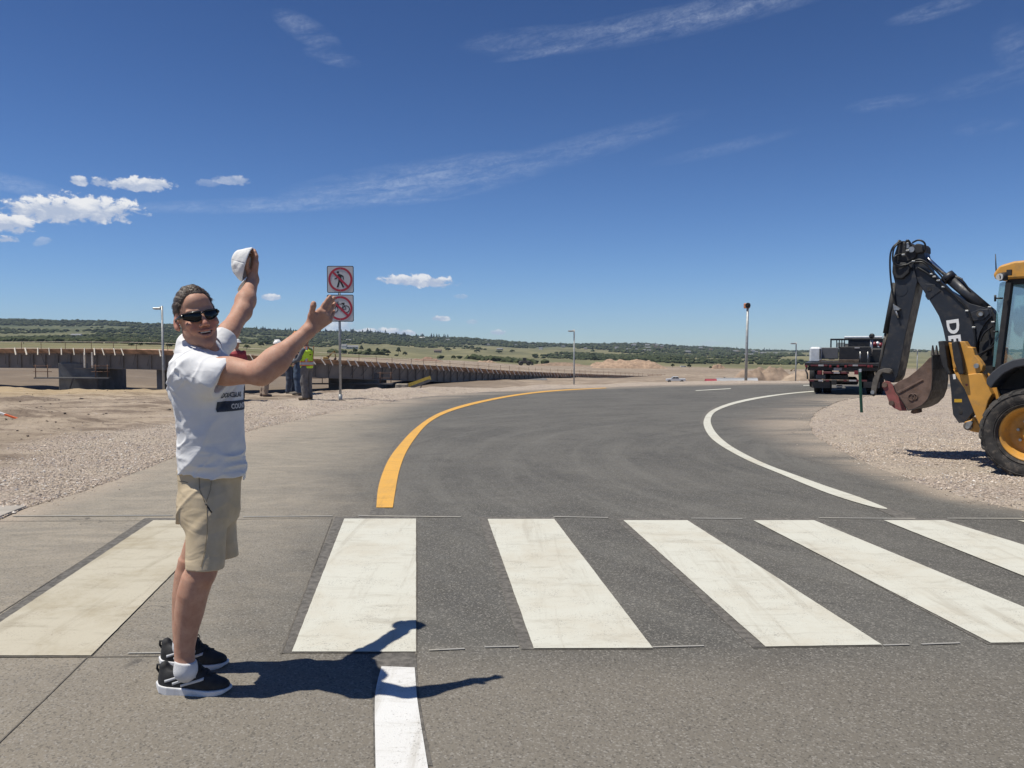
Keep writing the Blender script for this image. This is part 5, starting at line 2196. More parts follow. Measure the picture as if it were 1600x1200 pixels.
# crowd cylinder head and castings round the top joint
plate([(205, 340), (250, 300), (330, 300), (370, 340), (360, 400), (300, 455), (240, 455), (205, 400)], -.19, .19, 'dipper_head', m_blk, dip, Z5, bevel=.015)
plate([(262, 100), (330, 110), (400, 140), (440, 170), (420, 260), (350, 300), (250, 290), (245, 200)], -.17, .165, 'dipper_knuckle', m_blk, dip, Z5, bevel=.02)
plate([(470, 125), (490, 150), (492, 205), (440, 220), (400, 200), (395, 150), (430, 122)], -.17, .17, 'boom_tip', m_blk, boom, Z5, bevel=.015)
disc(388, 180, .17, .040, .02, 'pin', m_steel, dip, conv=Z5)
disc(350, 150, .16, .030, .03, 'fitting', m_steel, dip, conv=Z5)
disc(290, 560, .15, .085, .004, 'dipper_boss', m_boom, dip, conv=Z5)
# bucket cylinder behind the dipper
MB().tube([L3(1400, 442, 0.02), L3(1385, 521, .02)], .048, 16).build('cylinder_barrel', m_blk, dip)
MB().tube([L3(1386, 515, .02), L3(1374, 580, .02)], .028, 12).build('cylinder_rod', m_link, dip)
MB().tube([L3(1381, 528, .11), L3(1376, 590, .11)], .012, 8).build('guide_rod', m_blk, dip)
# serrated edge on the inside of the dipper
sr = MB()
for k in range(26):
    px = 1421 - k * .60 + 1.0
    py = 520 + k * 2.7
    c = L3(px - 2, py, -.02)
    sr.box(c, (.02, .05, .016))
sr.build('grip_teeth', m_rust, dip)
# hoses over the top joint
for pts in ([(275, 100, .15), (190, 170, .22), (180, 330, .22), (200, 560, .20), (235, 700, .17)],
            [(300, 105, .16), (215, 150, .25), (205, 300, .24), (260, 345, .22), (330, 330, .2), (400, 290, .17)],
            [(290, 220, .18), (225, 240, .24), (215, 300, .24), (270, 335, .22), (340, 320, .2)],
            [(395, 115, .14), (450, 85, .16), (510, 110, .16), (520, 170, .14), (495, 215, .12)],
            [(335, 200, .18), (330, 110, .19), (355, 85, .18), (380, 130, .17), (365, 180, .17)],
            [(400, 290, .17), (470, 265, .17), (560, 320, .17), (660, 420, .15), (700, 480, .14)],
            [(410, 300, .17), (500, 290, .18), (570, 380, .17), (640, 470, .15), (740, 560, .14), (850, 680, .135)],
            [(440, 345, .15), (520, 390, .16), (600, 450, .15), (690, 530, .14), (800, 620, .135), (900, 720, .135), (960, 860, .135), (985, 1000, .135), (985, 1180, .135)],
            [(1130, 730, .1), (1180, 830, .14), (1150, 900, .16), (1060, 960, .15), (1030, 1040, .14)],
            [(1150, 870, .16), (1190, 980, .18), (1185, 1070, .18), (1100, 1120, .16), (1000, 1170, .14)],
            [(1140, 760, .12), (1170, 870, .15), (1175, 980, .16), (1150, 1080, .15), (1000, 1200, .14)],
            [(1110, 930, .1), (1130, 1050, .12), (1090, 1180, .12)],
            [(300, 120, .1), (270, 90, .1), (260, 110, .12), (262, 160, .14)],
            [(360, 140, .1), (345, 85, .12), (330, 110, .16), (345, 170, .17)]):
    hose(pts, .0125, boom)
for (x, y, l_) in ((310, 228, .19), (350, 190, .19), (405, 290, .18), (575, 410, .16), (600, 435, .16), (640, 470, .15), (905, 755, .135), (970, 910, .135), (345, 120, .18), (1120, 720, .1), (1150, 860, .16), (685, 530, .14)):
    c = L3(*Z5(x, y), l_)
    MB().box(c, (.045, .03, .022), None, .004).build('fitting', m_steel, boom)
# hose end coupling hanging on the dipper
MB().prism([BP(*Z5(*q), .17) for q in ((220, 690), (285, 735), (270, 750), (225, 745))], (0, 0, 0), (1, 0, 0), (0, 0, 1), (0, SG, 0), .152, .20).tube([L3(*Z5(235, 740), .18), L3(*Z5(262, 820), .18)], .014, 8).build('coupling', m_steel, dip)

# ---- bucket linkage
plate([(160, 193), (183, 205), (188, 225), (178, 242), (150, 237), (105, 228), (82, 250), (70, 300), (55, 350), (45, 420), (22, 434), (4, 412), (8, 350), (20, 290), (40, 240), (70, 208), (120, 193)],
      .17, .20, 'bucket_link', m_link, dip, Z6)
plate([(160, 193), (183, 205), (188, 225), (178, 242), (150, 237), (105, 228), (82, 250), (70, 300), (55, 350), (45, 420), (22, 434), (4, 412), (8, 350), (20, 290), (40, 240), (70, 208), (120, 193)],
      -.20, -.17, 'bucket_link', m_link, dip, Z6)
disc(160, 215, .20, .032, .02, 'pin', m_link, dip, conv=Z6)
disc(22, 398, .20, .028, .02, 'pin', m_steel, dip, conv=Z6)
for l0, l1 in ((.205, .23), (-.23, -.205)):
    plate([(130, 300), (165, 308), (190, 340), (212, 400), (270, 480), (312, 556), (250, 556), (200, 533), (165, 500), (142, 440), (122, 390), (98, 350), (104, 315)], l0, l1, 'bucket_ear', m_red, backhoe, Z6)
disc(125, 335, .23, .036, .02, 'pin', m_rust, backhoe, conv=Z6)
disc(182, 490, .23, .036, .02, 'pin', m_rust, backhoe, conv=Z6)

# ---- bucket: two side plates and a curved shell
side = [(195, 340), (250, 300), (320, 270), (390, 215), (450, 160), (500, 105), (526, 92), (531, 200), (530, 300), (520, 380), (492, 455), (440, 510), (380, 540), (320, 556), (290, 510), (245, 440), (210, 390)]
BW = .33
bk = plate(side, BW - .025, BW, 'bucket', m_rust, backhoe, Z6)
plate(side, -BW, -BW + .025, 'bucket_side', m_rust, bk, Z6, lat_ref=BW)
shell = [BP(*Z6(*q), BW) for q in [(526, 92), (531, 200), (530, 300), (520, 380), (492, 455), (440, 510), (380, 540), (320, 556), (290, 510), (245, 440), (210, 390), (195, 340)]]
cs = Vector((sum(p[0] for p in shell) / len(shell), sum(p[1] for p in shell) / len(shell)))
inner = [tuple(Vector(p) * .955 + cs * .045) for p in shell]
MB().prism(shell + inner[::-1], (0, 0, 0), (1, 0, 0), (0, 0, 1), (0, SG, 0), -BW - .003, BW + .003).build('bucket_shell', m_bkt, bk)
lip = [BP(*Z6(*q), BW) for q in [(523, 78), (534, 78), (536, 205), (524, 205)]]
MB().prism(lip, (0, 0, 0), (1, 0, 0), (0, 0, 1), (0, SG, 0), -BW - .01, BW + .01).build('cutting_edge', m_blk, bk)
for k in range(5):
    l_ = BW - .02 - k * (2 * BW - .04) / 4
    pt = [BP(*Z6(*q), BW) for q in [(514, 85), (540, 85), (535, 40), (527, -6), (520, 40)]]
    MB().prism(pt, (0, 0, 0), (1, 0, 0), (0, 0, 1), (0, SG, 0), l_ - .032, l_ + .032).build('bucket_tooth', m_link, bk, bevel=.008)
plate([(225, 395), (440, 285), (452, 295), (240, 412)], BW, BW + .012, 'bucket_rib', m_rust, bk, Z6)
ring_ = MB()
for (x, y, r) in ((350, 440, .042), (378, 435, .034)):
    c = L3(*Z6(x, y), BW + .004)
    pr = []
    for k in range(17):
        a_ = k / 16 * 6.283
        pr.append(c + Vector((math.cos(a_) * r, 0, math.sin(a_) * r * 1.1)))
    ring_.tube(pr, .008, 6, cap=False)
ring_.build('cast_mark', m_rust, bk)
plate([(325, 556), (375, 540), (380, 575), (345, 586), (318, 575)], -.1, .1, 'wear_block', m_rust, bk, Z6, lat_ref=.2)

# ---- swing casting
plate([(795, 690), (800, 650), (850, 635), (880, 605), (900, 640), (945, 700), (950, 745), (870, 735), (820, 715)], -.30, .26, 'swing_frame', m_yel, backhoe, Z6, bevel=.012)
disc(835, 685, .26, .055, .03, 'pin', m_link, backhoe, conv=Z6)
plate([(805, 700), (818, 650), (860, 640), (875, 655), (850, 700), (825, 716)], .27, .30, 'swing_lever', m_steel, backhoe, Z6)

# ---- stabiliser leg folded up on the camera side
st_lat = .62
def stab(l0, l1, ref, name='stabiliser'):
    st = plate([(745, 650), (800, 676), (870, 668), (884, 672), (930, 770), (912, 800), (895, 860), (884, 925), (880, 935), (862, 895), (838, 832), (800, 742), (765, 690)], l0, l1, name, m_yel, backhoe, Z4, lat_ref=ref, bevel=.012)
    plate([(722, 525), (740, 528), (762, 545), (775, 520), (800, 520), (815, 545), (838, 548), (848, 585), (870, 610), (886, 635), (880, 658), (862, 672), (800, 682), (745, 655), (738, 600)], l0 + .02, l1 - .02, 'stabiliser_head', m_yel, st, Z4, lat_ref=ref, bevel=.01)
    plate([(890, 668), (915, 690), (958, 785), (935, 800), (905, 745)], l0 - .03, l0 + .03, 'stabiliser_guide', m_yel, st, Z4, lat_ref=ref)
    plate([(688, 520), (712, 517), (722, 540), (735, 640), (748, 672), (735, 676), (712, 640), (700, 600)], l0 - .10, l1 + .10, 'stabiliser_pad', m_blk, st, Z4, lat_ref=ref, bevel=.012)
    plate([(750, 525), (778, 518), (800, 600), (808, 672), (785, 675), (762, 610)], l1 - .02, l1 + .10, 'stabiliser_pad', m_blk, st, Z4, lat_ref=ref, bevel=.012)
    return st
stb = stab(.66, .84, .84)
disc(860, 635, .82, .030, .04, 'pin', m_steel, stb, conv=Z4)
disc(758, 628, .84, .022, .03, 'pin', m_yel, stb, conv=Z4)
disc(*(820, 335), .84, .014, .004, 'bolt', m_red, stb, conv=Z6)
stf = stab(-.84, -.66, .84)
# main frame across the rear
fr = MB().box((.55, 0, .85), (.2, 1.1, .5), None, .02).box((.52, 0, .48), (.25, 1.0, .2), None, .02).build('rear_frame', m_blk, backhoe)
MB().box((-1.2, 0, .80), (3.4, .75, .42), None, .03).build('chassis', m_blk, backhoe)

# ---- wheels
topz = BP(1611, 607, 1.12)[1]
RW = topz / 2


def wheel(s, lat, R, wd, parent, rim_col, sgn, lugs=24, name='wheel'):
    c = Vector((s, SG * lat, R))
    A_ = Vector((0, SG * sgn, 0))           # outwards
    h = wd / 2
    prof = [(R * .60, h * .62), (R * .64, h * .86), (R * .74, h * .99), (R * .86, h * 1.0), (R * .935, h * .93), (R * .965, h * .72), (R * .972, h * .3),
            (R * .972, -h * .3), (R * .965, -h * .72), (R * .935, -h * .93), (R * .86, -h), (R * .74, -h * .99), (R * .64, -h * .86), (R * .60, -h * .62), (R * .56, -h * .5), (R * .56, h * .5)]
    ty = MB().lathe(prof, c, A_, 64, closed=True)
    # tyre lugs: alternating slanted bars over the tread
    for k in range(lugs):
        for sd_ in (-1, 1):
            a0 = 2 * math.pi * (k + (.5 if sd_ > 0 else 0)) / lugs
            vs, nn = [], 6
            for i_ in range(nn + 1):
                u = i_ / nn
                lat_ = sd_ * h * (.06 + .94 * u) 
                aa = a0 - u * .30
                rr_ = R * (1.0 if u < .8 else 1.0 - (u - .8) * .28)
                ri = R * (.955 if u < .8 else .955 - (u - .8) * .45)
                for dr, da in ((ri, -.040), (rr_, -.028), (rr_, .028), (ri, .040)):
                    v = Vector((math.cos(aa + da), 0, math.sin(aa + da))) * dr
                    vs.append(c + v + A_ * lat_)
            fs = []
            for i_ in range(nn):
                for q in range(3):
                    b0 = i_ * 4 + q
                    fs.append((b0, b0 + 1, b0 + 5, b0 + 4))
            fs.append((0, 1, 2, 3)); fs.append((nn * 4 + 3, nn * 4 + 2, nn * 4 + 1, nn * 4))
            ty.add(vs, fs)
    w = ty.build(name, m_tyre, parent)
    # smooth sidewall ribs
    rb = MB()
    for rr2 in (.66, .70, .90):
        pr = [c + A_ * (h * (1.0 if rr2 > .8 else .93)) + Vector((math.cos(q * math.pi / 24), 0, math.sin(q * math.pi / 24))) * R * rr2 for q in range(49)]
        rb.tube(pr, .006, 6, cap=False)
    rb.build('sidewall_rib', m_tyre, w)
    rp = [(R * .615, h * .66), (R * .60, h * .72), (R * .575, h * .70), (R * .555, h * .55), (R * .53, h * .50), (R * .515, h * .28), (R * .50, h * .25), (R * .485, -h * .05), (R * .44, -h * .12),
          (R * .40, -h * .15), (R * .25, -h * .10), (R * .21, -h * .02), (R * .20, h * .30), (R * .17, h * .36), (R * .001, h * .38)]
    rim = MB().lathe(rp, c, A_, 56).build('rim', rim_col, w)
    for k in range(8):
        a_ = k * math.pi / 4 + .2
        q = c + Vector((math.cos(a_), 0, math.sin(a_))) * R * .30 - A_ * h * .12
        MB().cyl(q, q + A_ * .03, .018, 6).build('wheel_nut', m_steel, rim)
    q = c + Vector((-.80, 0, -.60)) * R * .49 + A_ * h * .2
    MB().tube([q, q + A_ * .03 + Vector((.02, 0, .02)), q + A_ * .04 + Vector((.05, 0, .05))], .008, 6).build('valve', m_hose, rim)
    return w


wheel(0.0, .92, RW, .40, backhoe, m_yel, 1)
wheel(0.0, -.92, RW, .40, backhoe, m_yel, -1)
wheel(-2.05, .86, RW * .62, .30, backhoe, m_yel, 1, 20)
wheel(-2.05, -.86, RW * .62, .30, backhoe, m_yel, -1, 20)

# ---- fenders
fpx = [(1541, 600), (1541, 592), (1550, 581), (1565, 569.5), (1583, 562), (1603, 558), (1640, 556), (1672, 566), (1692, 590), (1698, 620),
       (1688, 620), (1680, 595), (1662, 577), (1636, 568), (1604, 571), (1585, 575), (1568, 584), (1555, 597), (1548, 607)]
fpoly = [BP(*q, 1.08) for q in fpx]
for sg_ in (1, -1):
    MB().prism(fpoly, (0, 0, 0), (1, 0, 0), (0, 0, 1), (0, SG, 0), sg_ * .62, sg_ * 1.08).build('fender', m_fend, backhoe, bevel=.012)
    MB().prism([BP(*q, .62) for q in [(1552, 600), (1570, 582), (1604, 570), (1650, 570), (1680, 600), (1680, 640), (1552, 640)]], (0, 0, 0), (1, 0, 0), (0, 0, 1), (0, SG, 0), sg_ * .60, sg_ * .63).build('inner_fender', m_blk, backhoe)
# swing post between the boom and the cab
plate([(1534, 489), (1552, 488), (1554, 520), (1553, 590), (1542, 604), (1527, 592), (1529, 540)], -.13, .10, 'swing_post', m_blk, backhoe, bevel=.02)

# ---- cab
s_r, zb = BP(1557, 573, .62)
s_t, zt = BP(1578, 440, .62)
zroof0 = BP(1585, 440, .62)[1]
zroof1 = BP(1580, 412, .62)[1]
CL = 1.35
cabf = MB()
for l_ in (.62, -.62):
    cabf.bar((s_r, l_, zb - .35), (s_t, l_, zt), .07, .11, (0, 1, 0), .01)
    cabf.bar((s_t - .62, l_, zb - .5), (s_t - .55, l_, zt), .05, .07, (0, 1, 0), .01)
    cabf.bar((s_t - CL - .1, l_, zb - .5), (s_t - CL + .1, l_, zt), .06, .08, (0, 1, 0), .01)
    cabf.bar((s_t, l_, zt), (s_t - CL, l_, zt), .07, .08, (0, 0, 1), .01)
    cabf.bar((s_r, l_, zb - .33), (s_t - CL, l_, zb - .33), .07, .10, (0, 0, 1), .01)
cabf.bar((s_t, -.6, zt), (s_t, .6, zt), .07, .08, (0, 0, 1), .01)
cabf.bar((s_t - CL, -.6, zt), (s_t - CL, .6, zt), .07, .08, (0, 0, 1), .01)
cab = cabf.build('cab', m_blk, backhoe)
MB().box((s_t - CL / 2, 0, zb - .62), (CL, 1.2, .5), None, .04).build('cab_base', m_fend, cab)
gl = MB()
for l_ in (.615, -.615):
    gl.add([(s_r - .05, l_, zb - .28), (s_t - .04, l_, zt - .03), (s_t - CL + .05, l_, zt - .03), (s_t - CL + .0, l_, zb - .28)], [(0, 1, 2, 3)])
gl.add([(s_t - CL, -.58, zt - .03), (s_t - CL, .58, zt - .03), (s_t - CL - .05, .58, zb - .28), (s_t - CL - .05, -.58, zb - .28)], [(0, 1, 2, 3)])
go = gl.build('window_pane', m_glass, cab)
sm_ = go.modifiers.new('thickness', 'SOLIDIFY'); sm_.thickness = .005
# open rear quarter window, swung out behind the pillar
pane = [(1562, 443), (1566, 440.5), (1578, 440), (1569, 500), (1557, 573), (1551, 573), (1555, 520), (1558, 470)]
po = plate(pane, .655, .661, 'window_pane', m_glass, cab, bevel=0)
MB().tube([L3(1555.5, 466, .70), L3(1567, 466, .67)], .010, 8).tube([L3(1555, 461, .70), L3(1555, 471, .70)], .013, 8).build('window_latch', m_hose, po)
MB().tube([L3(1551, 518, .70), L3(1560, 518, .67)], .010, 8).build('window_latch', m_hose, po)
# seat and console seen through the glass
ST = MB().box((s_t - .55, -.05, zb + .12), (.12, .46, .55), None, .05).box((s_t - .75, -.05, zb - .12), (.45, .48, .12), None, .05).build('seat', m_fend, cab, bevel=.01)
MB().box((s_t - .60, .28, zb - .02), (.5, .12, .35), None, .03).box((s_t - .25, .40, zb + .05), (.12, .14, .30), None, .02).build('console', m_blk, cab)
MB().tube([(s_t - .35, .2, zb), (s_t - .3, .2, zb + .38), (s_t - .28, .2, zb + .43)], .014, 8).build('lever', m_hose, cab)
lv = MB()
for k in range(8):
    lv.box((s_t - .42, .632, zb - .20 + k * .028), (.22, .012, .014))
lv.build('vent_grille', m_blk, cab)
# roof
rf_ = MB().prism([(s_t + .14, zroof0 + .03), (s_t + .17, zroof0 + .10), (s_t + .10, zroof1 - .02), (s_t - .05, zroof1 + .02), (s_t - CL + .1, zroof1 + .07), (s_t - CL - .12, zroof1 - .02), (s_t - CL - .12, zroof0 + .03)],
                 (0, 0, 0), (1, 0, 0), (0, 0, 1), (0, 1, 0), -.70, .70).build('roof', m_yel, cab, bevel=.025)
MB().box((s_t - CL / 2, 0, zroof0 + .02), (CL - .05, 1.25, .06)).build('roof_lining', m_blk, rf_)
lp = MB()
c = L3(1569.5, 431.5, .80)
lamp = MB().cyl(c + Vector((-.03, 0, 0)), c + Vector((.05, SG * .03, -.01)), .050, 20).box(c + Vector((-.05, 0, .04)), (.05, .05, .07)).build('work_lamp', m_blk, cab)
m_lamp = mat('lamp_glass', (0.62, 0.63, 0.62), 0.12, spec=.8)
MB().cyl(c + Vector((.035, SG * .05, -.01)), c + Vector((.04, SG * .065, -.012)), .042, 20).build('lamp_lens', m_lamp, lamp)
MB().box(L3(1562, 425, .60), (.03, .05, .12), None, .01).build('tail_light', mat('red_lens', (.35, .02, .02), .3), cab)
MB().tube([L3(1557, 436, .55), L3(1555.4, 397, .55)], [.010, .005], 6).build('antenna', m_hose, cab)
# hood, grille, front axle and loader bucket beyond the frame
hd_ = MB().prism([(s_t - CL - .1, .95), (s_t - CL - .1, 1.55), (-2.5, 1.42), (-2.75, 1.25), (-2.75, .75), (-2.0, .70)], (0, 0, 0), (1, 0, 0), (0, 0, 1), (0, 1, 0), -.38, .38).build('hood', m_yel, backhoe, bevel=.04)
MB().box((-2.05, 0, RW * .62), (.16, 1.5, .16)).build('front_axle', m_blk, backhoe)
MB().box((0, 0, RW), (.24, 1.5, .24)).build('rear_axle', m_blk, backhoe)
for l_ in (.52, -.52):
    MB().bar((-1.0, l_, 1.25), (-2.6, l_, 1.0), .08, .16).bar((-2.6, l_, 1.0), (-3.2, l_, .35), .08, .16).build('loader_arm', m_yel, backhoe, bevel=.01)
MB().prism([(-3.15, .12), (-3.10, .75), (-3.25, .85), (-3.22, .22), (-3.75, .10), (-3.75, .06), (-3.2, .05)], (0, 0, 0), (1, 0, 0), (0, 0, 1), (0, 1, 0), -1.05, 1.05).build('loader_bucket', m_yel, backhoe, bevel=.01)

# ================================================================ FLATBED TRUCK
T0 = G(1309, 617)
trot = -math.atan2(T0.x, T0.y) * 1.0
truck = thing('flatbed_truck', 'black flatbed service truck with white tank and red tail lights parked at the far bend', 'truck', tuple(T0), trot)
tr_x = Vector((math.cos(trot), math.sin(trot), 0)); tr_y = Vector((-math.sin(trot), math.cos(trot), 0))


def TP(px, py, dy):
    d = ray(px, py); o = Vector((0, 0, H_EYE))
    t = ((T0 + tr_y * dy - o).dot(tr_y)) / d.dot(tr_y)
    p = o + d * t - T0
    return p.dot(tr_x), p.z


def Z7(x, y): return (1240 + x / 7.5, 500 + y / 7.5)
def tbox(x0, y0, x1, y1, d0, d1, name, m, parent=truck, bev=.01):
    """box whose rear face fills a rectangle of the picture (zoom coordinates), from depth d0 to d1"""
    ax, az_ = TP(*Z7(x0, y0), d0); bx_, bz = TP(*Z7(x1, y1), d0)
    return MB().box(((ax + bx_) / 2, (d0 + d1) / 2, (az_ + bz) / 2), (abs(bx_ - ax), d1 - d0, abs(az_ - bz)), None, bev).build(name, m, parent)


m_tblk = mat('truck_black', (0.014, 0.015, 0.018), 0.4, var=.2, vscale=3, dirt=(.07, .06, .05), dirt_amt=.4)
m_tgry = mat('truck_grey_box', (0.105, 0.108, 0.118), 0.45, var=.1)
m_alu = mat('aluminium_sheet', (0.66, 0.68, 0.70), 0.35, metal=.3, var=.08, vscale=8)
m_rlamp = mat('tail_lamp_red', (0.17, 0.018, 0.024), 0.35)
m_rtape = mat('red_reflective_tape', (0.13, 0.03, 0.036), 0.5)
m_wtape = mat('white_reflective_tape', (0.36, 0.35, 0.36), 0.4)
m_wood = mat('weathered_planks', (0.17, 0.12, 0.09), 0.8, var=.3, vscale=9)
m_ttyre = mat('truck_rubber', (0.014, 0.014, 0.015), 0.8, var=.2)
deck = tbox(130, 500, 1140, 545, 0, 4.6, 'deck', m_tblk)
tbox(165, 545, 1110, 600, .12, 4.4, 'deck_frame', m_tblk, deck)
for x0, x1, m in ((200, 290, m_rtape), (290, 352, m_wtape), (352, 395, m_rtape), (640, 692, m_rtape), (692, 755, m_wtape), (755, 850, m_rtape)):
    tbox(x0, 522, x1, 542, -.012, .0, 'reflective_tape', m, deck, 0)
for x in (150, 430, 520, 610, 878, 915):
    tbox(x - 14, 528, x + 14, 556, -.03, .0, 'marker_lamp', m_rlamp, deck, .006)
tbox(470, 560, 565, 592, .08, .12, 'number_plate', m_wtape, deck, 0)
for x in (305, 737):
    tbox(x - 25, 595, x + 25, 640, .0, .10, 'tail_lamp', m_rlamp, truck, .01)
tbox(260, 640, 372, 690, .25, .32, 'lamp_bracket', m_tgry, truck)
tbox(345, 604, 650, 632, .02, .10, 'step_bar', m_rtape, truck, .01)
tbox(470, 610, 540, 628, .0, .02, 'reflective_tape', m_wtape, truck, 0)
bump = tbox(172, 694, 860, 722, -.05, .07, 'bumper', m_wood, truck, .008)
for x0, x1, m in ((180, 240, m_rtape), (290, 345, m_wtape), (375, 415, m_rtape), (585, 620, m_rtape), (650, 735, m_wtape), (735, 858, m_rtape)):
    tbox(x0, 700, x1, 720, -.062, -.05, 'reflective_tape', m, bump, 0)
tbox(430, 640, 640, 700, .3, 4.0, 'chassis', m_tblk, truck, .02)
tbox(380, 690, 760, 760, 1.0, 3.9, 'drive_line', m_tblk, truck, .05)
tbox(445, 700, 505, 760, -.18, .1, 'tow_hitch', m_blk, truck, .02)
tbox(500, 765, 575, 800, .2, .5, 'tow_chain', m_steel, truck, .03)
for x0, x1 in ((212, 430), (820, 1010)):
    tbox(x0, 722, x1, 798, .45, .47, 'mud_flap', mat('grey_mud_flap', (.09, .085, .08), .8), truck, 0)
rw_ = TP(*Z7(340, 868), .5)
for xa, xb in ((240, 330), (345, 445), (850, 940), (955, 1050)):
    xm = (TP(*Z7(xa, 860), 1.1)[0] + TP(*Z7(xb, 860), 1.1)[0]) / 2
    wdt = TP(*Z7(xb, 860), 1.1)[0] - TP(*Z7(xa, 860), 1.1)[0]
    R_ = .46
    w_ = MB().lathe([(R_ * .5, -wdt / 2), (R_ * .9, -wdt / 2), (R_, -wdt * .38), (R_, wdt * .38), (R_ * .9, wdt / 2), (R_ * .5, wdt / 2)], (xm, 1.1, R_), (1, 0, 0), 32, closed=True).build('wheel', m_ttyre, truck)
for sx in (-.95, .95):
    MB().lathe([(.22, -.12), (.42, -.12), (.45, -.09), (.45, .09), (.42, .12), (.22, .12)], (sx, 5.6, .45), (1, 0, 0), 32, closed=True).build('wheel', m_ttyre, truck)
tank = tbox(186, 316, 322, 500, .5, 1.6, 'tank', m_alu, truck, .06)
tbox(303, 335, 318, 455, .45, .5, 'tank_strap', m_tblk, tank)
tbox(322, 322, 526, 458, .9, 2.2, 'side_box', m_tgry, truck, .02)
tbb = tbox(536, 312, 900, 500, .8, 2.6, 'tool_box', m_tblk, truck, .02)
tbox(715, 318, 775, 332, .78, .8, 'decal', m_wtape, tbb, 0)
tbox(790, 330, 1110, 505, 1.6, 3.2, 'compressor', m_tblk, truck, .05)
for k in range(4):
    tbox(300, 466 + k * 12, 765, 474 + k * 12, .15, .75, 'plank', m_wood, truck, .004)
# headache rack and cab
rk = tbox(430, 218, 445, 340, 3.9, 4.0, 'rack', m_tblk, truck)
tbox(430, 218, 1110, 236, 3.9, 4.0, 'rack_rail', m_tblk, rk)
tbox(640, 236, 1110, 330, 3.92, 3.98, 'rack_panel', m_tblk, rk)
for k in range(4):
    tbox(500 + k * 30, 236, 510 + k * 30, 330, 3.92, 3.98, 'rack_bar', m_tblk, rk, 0)
zr = TP(*Z7(700, 226), 3.9)[1]
xr = (TP(*Z7(430, 300), 4.2)[0] + TP(*Z7(1110, 300), 4.2)[0]) / 2 + .15
tcab = MB().prism([(4.2, .8), (4.2, zr - .30), (4.35, zr - .16), (5.1, zr - .18), (5.5, zr - .7), (6.2, 1.35), (6.35, 1.1), (6.35, .6)], (xr, 0, 0), (0, 1, 0), (0, 0, 1), (1, 0, 0), -.85, .85).build('cab', m_tblk, truck, bevel=.05)
tbox(510, 262, 605, 326, 4.12, 4.19, 'rear_window', mat('cab_window', (.42, .50, .54), .15), tcab)
tbox(590, 190, 1045, 214, 4.6, 5.0, 'light_bar', m_alu, truck, .03)
tbox(635, 208, 690, 225, 4.65, 4.9, 'light_bar_foot', m_tblk, truck, .01)
px0 = TP(*Z7(905, 420), 1.2)
px1 = TP(*Z7(915, 235), 1.2)
pole = MB().tube([(px0[0], 1.2, px0[1]), (px1[0], 1.2, px1[1])], .045, 12).build('exhaust_stack', m_steel, truck)
tbox(887, 158, 950, 216, 1.05, 1.35, 'exhaust_cap', m_tblk, pole, .05)
for xx_ in (780, 870):
    a_ = TP(*Z7(xx_, 510), .7); b_ = TP(*Z7(xx_, 370), .7)
    MB().tube([(a_[0], .7, a_[1]), (b_[0], .7, b_[1])], .018, 8).build('lever', m_steel, truck)
for (x, y, s_, c_) in ((950, 285, .10, m_rlamp), (985, 275, .08, m_alu), (1020, 295, .10, m_rlamp), (1000, 310, .07, m_alu), (1045, 300, .09, m_alu)):
    a_ = TP(*Z7(x, y), 1.9)
    MB().lathe([(.001, -s_), (s_ * .8, -s_ * .5), (s_, 0), (s_ * .8, s_ * .5), (.001, s_)], (a_[0], 1.9, a_[1]), (0, 0, 1), 14).build('valve_block', c_, truck)
# hooks hanging at the deck corner
hk = TP(*Z7(155, 590), .1)
MB().tube([(hk[0], .1, hk[1] + .1), (hk[0] - .04, .1, hk[1]), (hk[0] + .02, .1, hk[1] - .12), (hk[0] + .03, .1, hk[1] - .3)], .03, 8).build('hook', m_link, truck)

# ================================================================ GREEN MARKER POST
p0 = G(1346.5, 645)
mk = thing('marker_post', 'slim green marker post with white top standing in the gravel before the truck', 'marker post', tuple(p0))
zt_ = P(1344, 577, p0.y).z
tiltx = P(1343.5, 577, p0.y).x - p0.x
m_green = mat('green_fibre_post', (0.010, 0.085, 0.050), 0.45, var=.1)
MB().prism([(-.035, 0), (-.030, .016), (-.012, .006), (.012, .006), (.030, .016), (.035, 0), (.0, -.006)], (0, 0, -.05), (1, 0, 0), (0, 1, 0), (tiltx / zt_, 0, 1), 0, zt_ + .05).build('post', m_green, mk)
MB().box((tiltx * .97, -.012, zt_ - .03), (.062, .008, .075), None, .004).build('reflector', m_alu, mk)

# ================================================================ ROAD SIGNS
sp0 = G(532, 628)
ZS = lambda x, y: (480 + x / 5.0, 400 + y / 5.0)
sign = thing('sign_post', 'grey steel post carrying a no-pedestrians sign above a no-bicycles sign', 'sign', tuple(sp0))
m_post = mat('galvanised_post', (0.36, 0.37, 0.37), 0.5, metal=.4, var=.12, vscale=8)
m_sgn = mat('sign_white', (0.56, 0.56, 0.57), 0.45, var=.04, vscale=2)
m_sred = mat('sign_red', (0.43, 0.035, 0.06), 0.45, var=.05)
m_sblk = mat('sign_black', (0.02, 0.022, 0.024), 0.5)
m_sback = mat('sign_back', (0.12, 0.13, 0.135), 0.5, metal=.3)
Ys = sp0.y - .05
def SP(x, y):
    q = P(*ZS(x, y), Ys) - sp0
    return q.x, q.z
top_ = SP(260, 85)[1]
MB().tube([(0, 0, -.1), (0, 0, top_)], .036, 12).build('post', m_post, sign)
MB().cyl((0, 0, -.02), (0, 0, .22), .055, 14).build('post_sleeve', m_post, sign)
MB().prism([(-.16, -.12), (.16, -.16), (.2, .1), (.02, .18), (-.19, .1)], (0, 0, -.02), (1, 0, 0), (0, 1, 0), (0, 0, 1), 0, .08).build('footing', mat('dirt_lump', (.2, .16, .13), .9, bump=.5), sign)
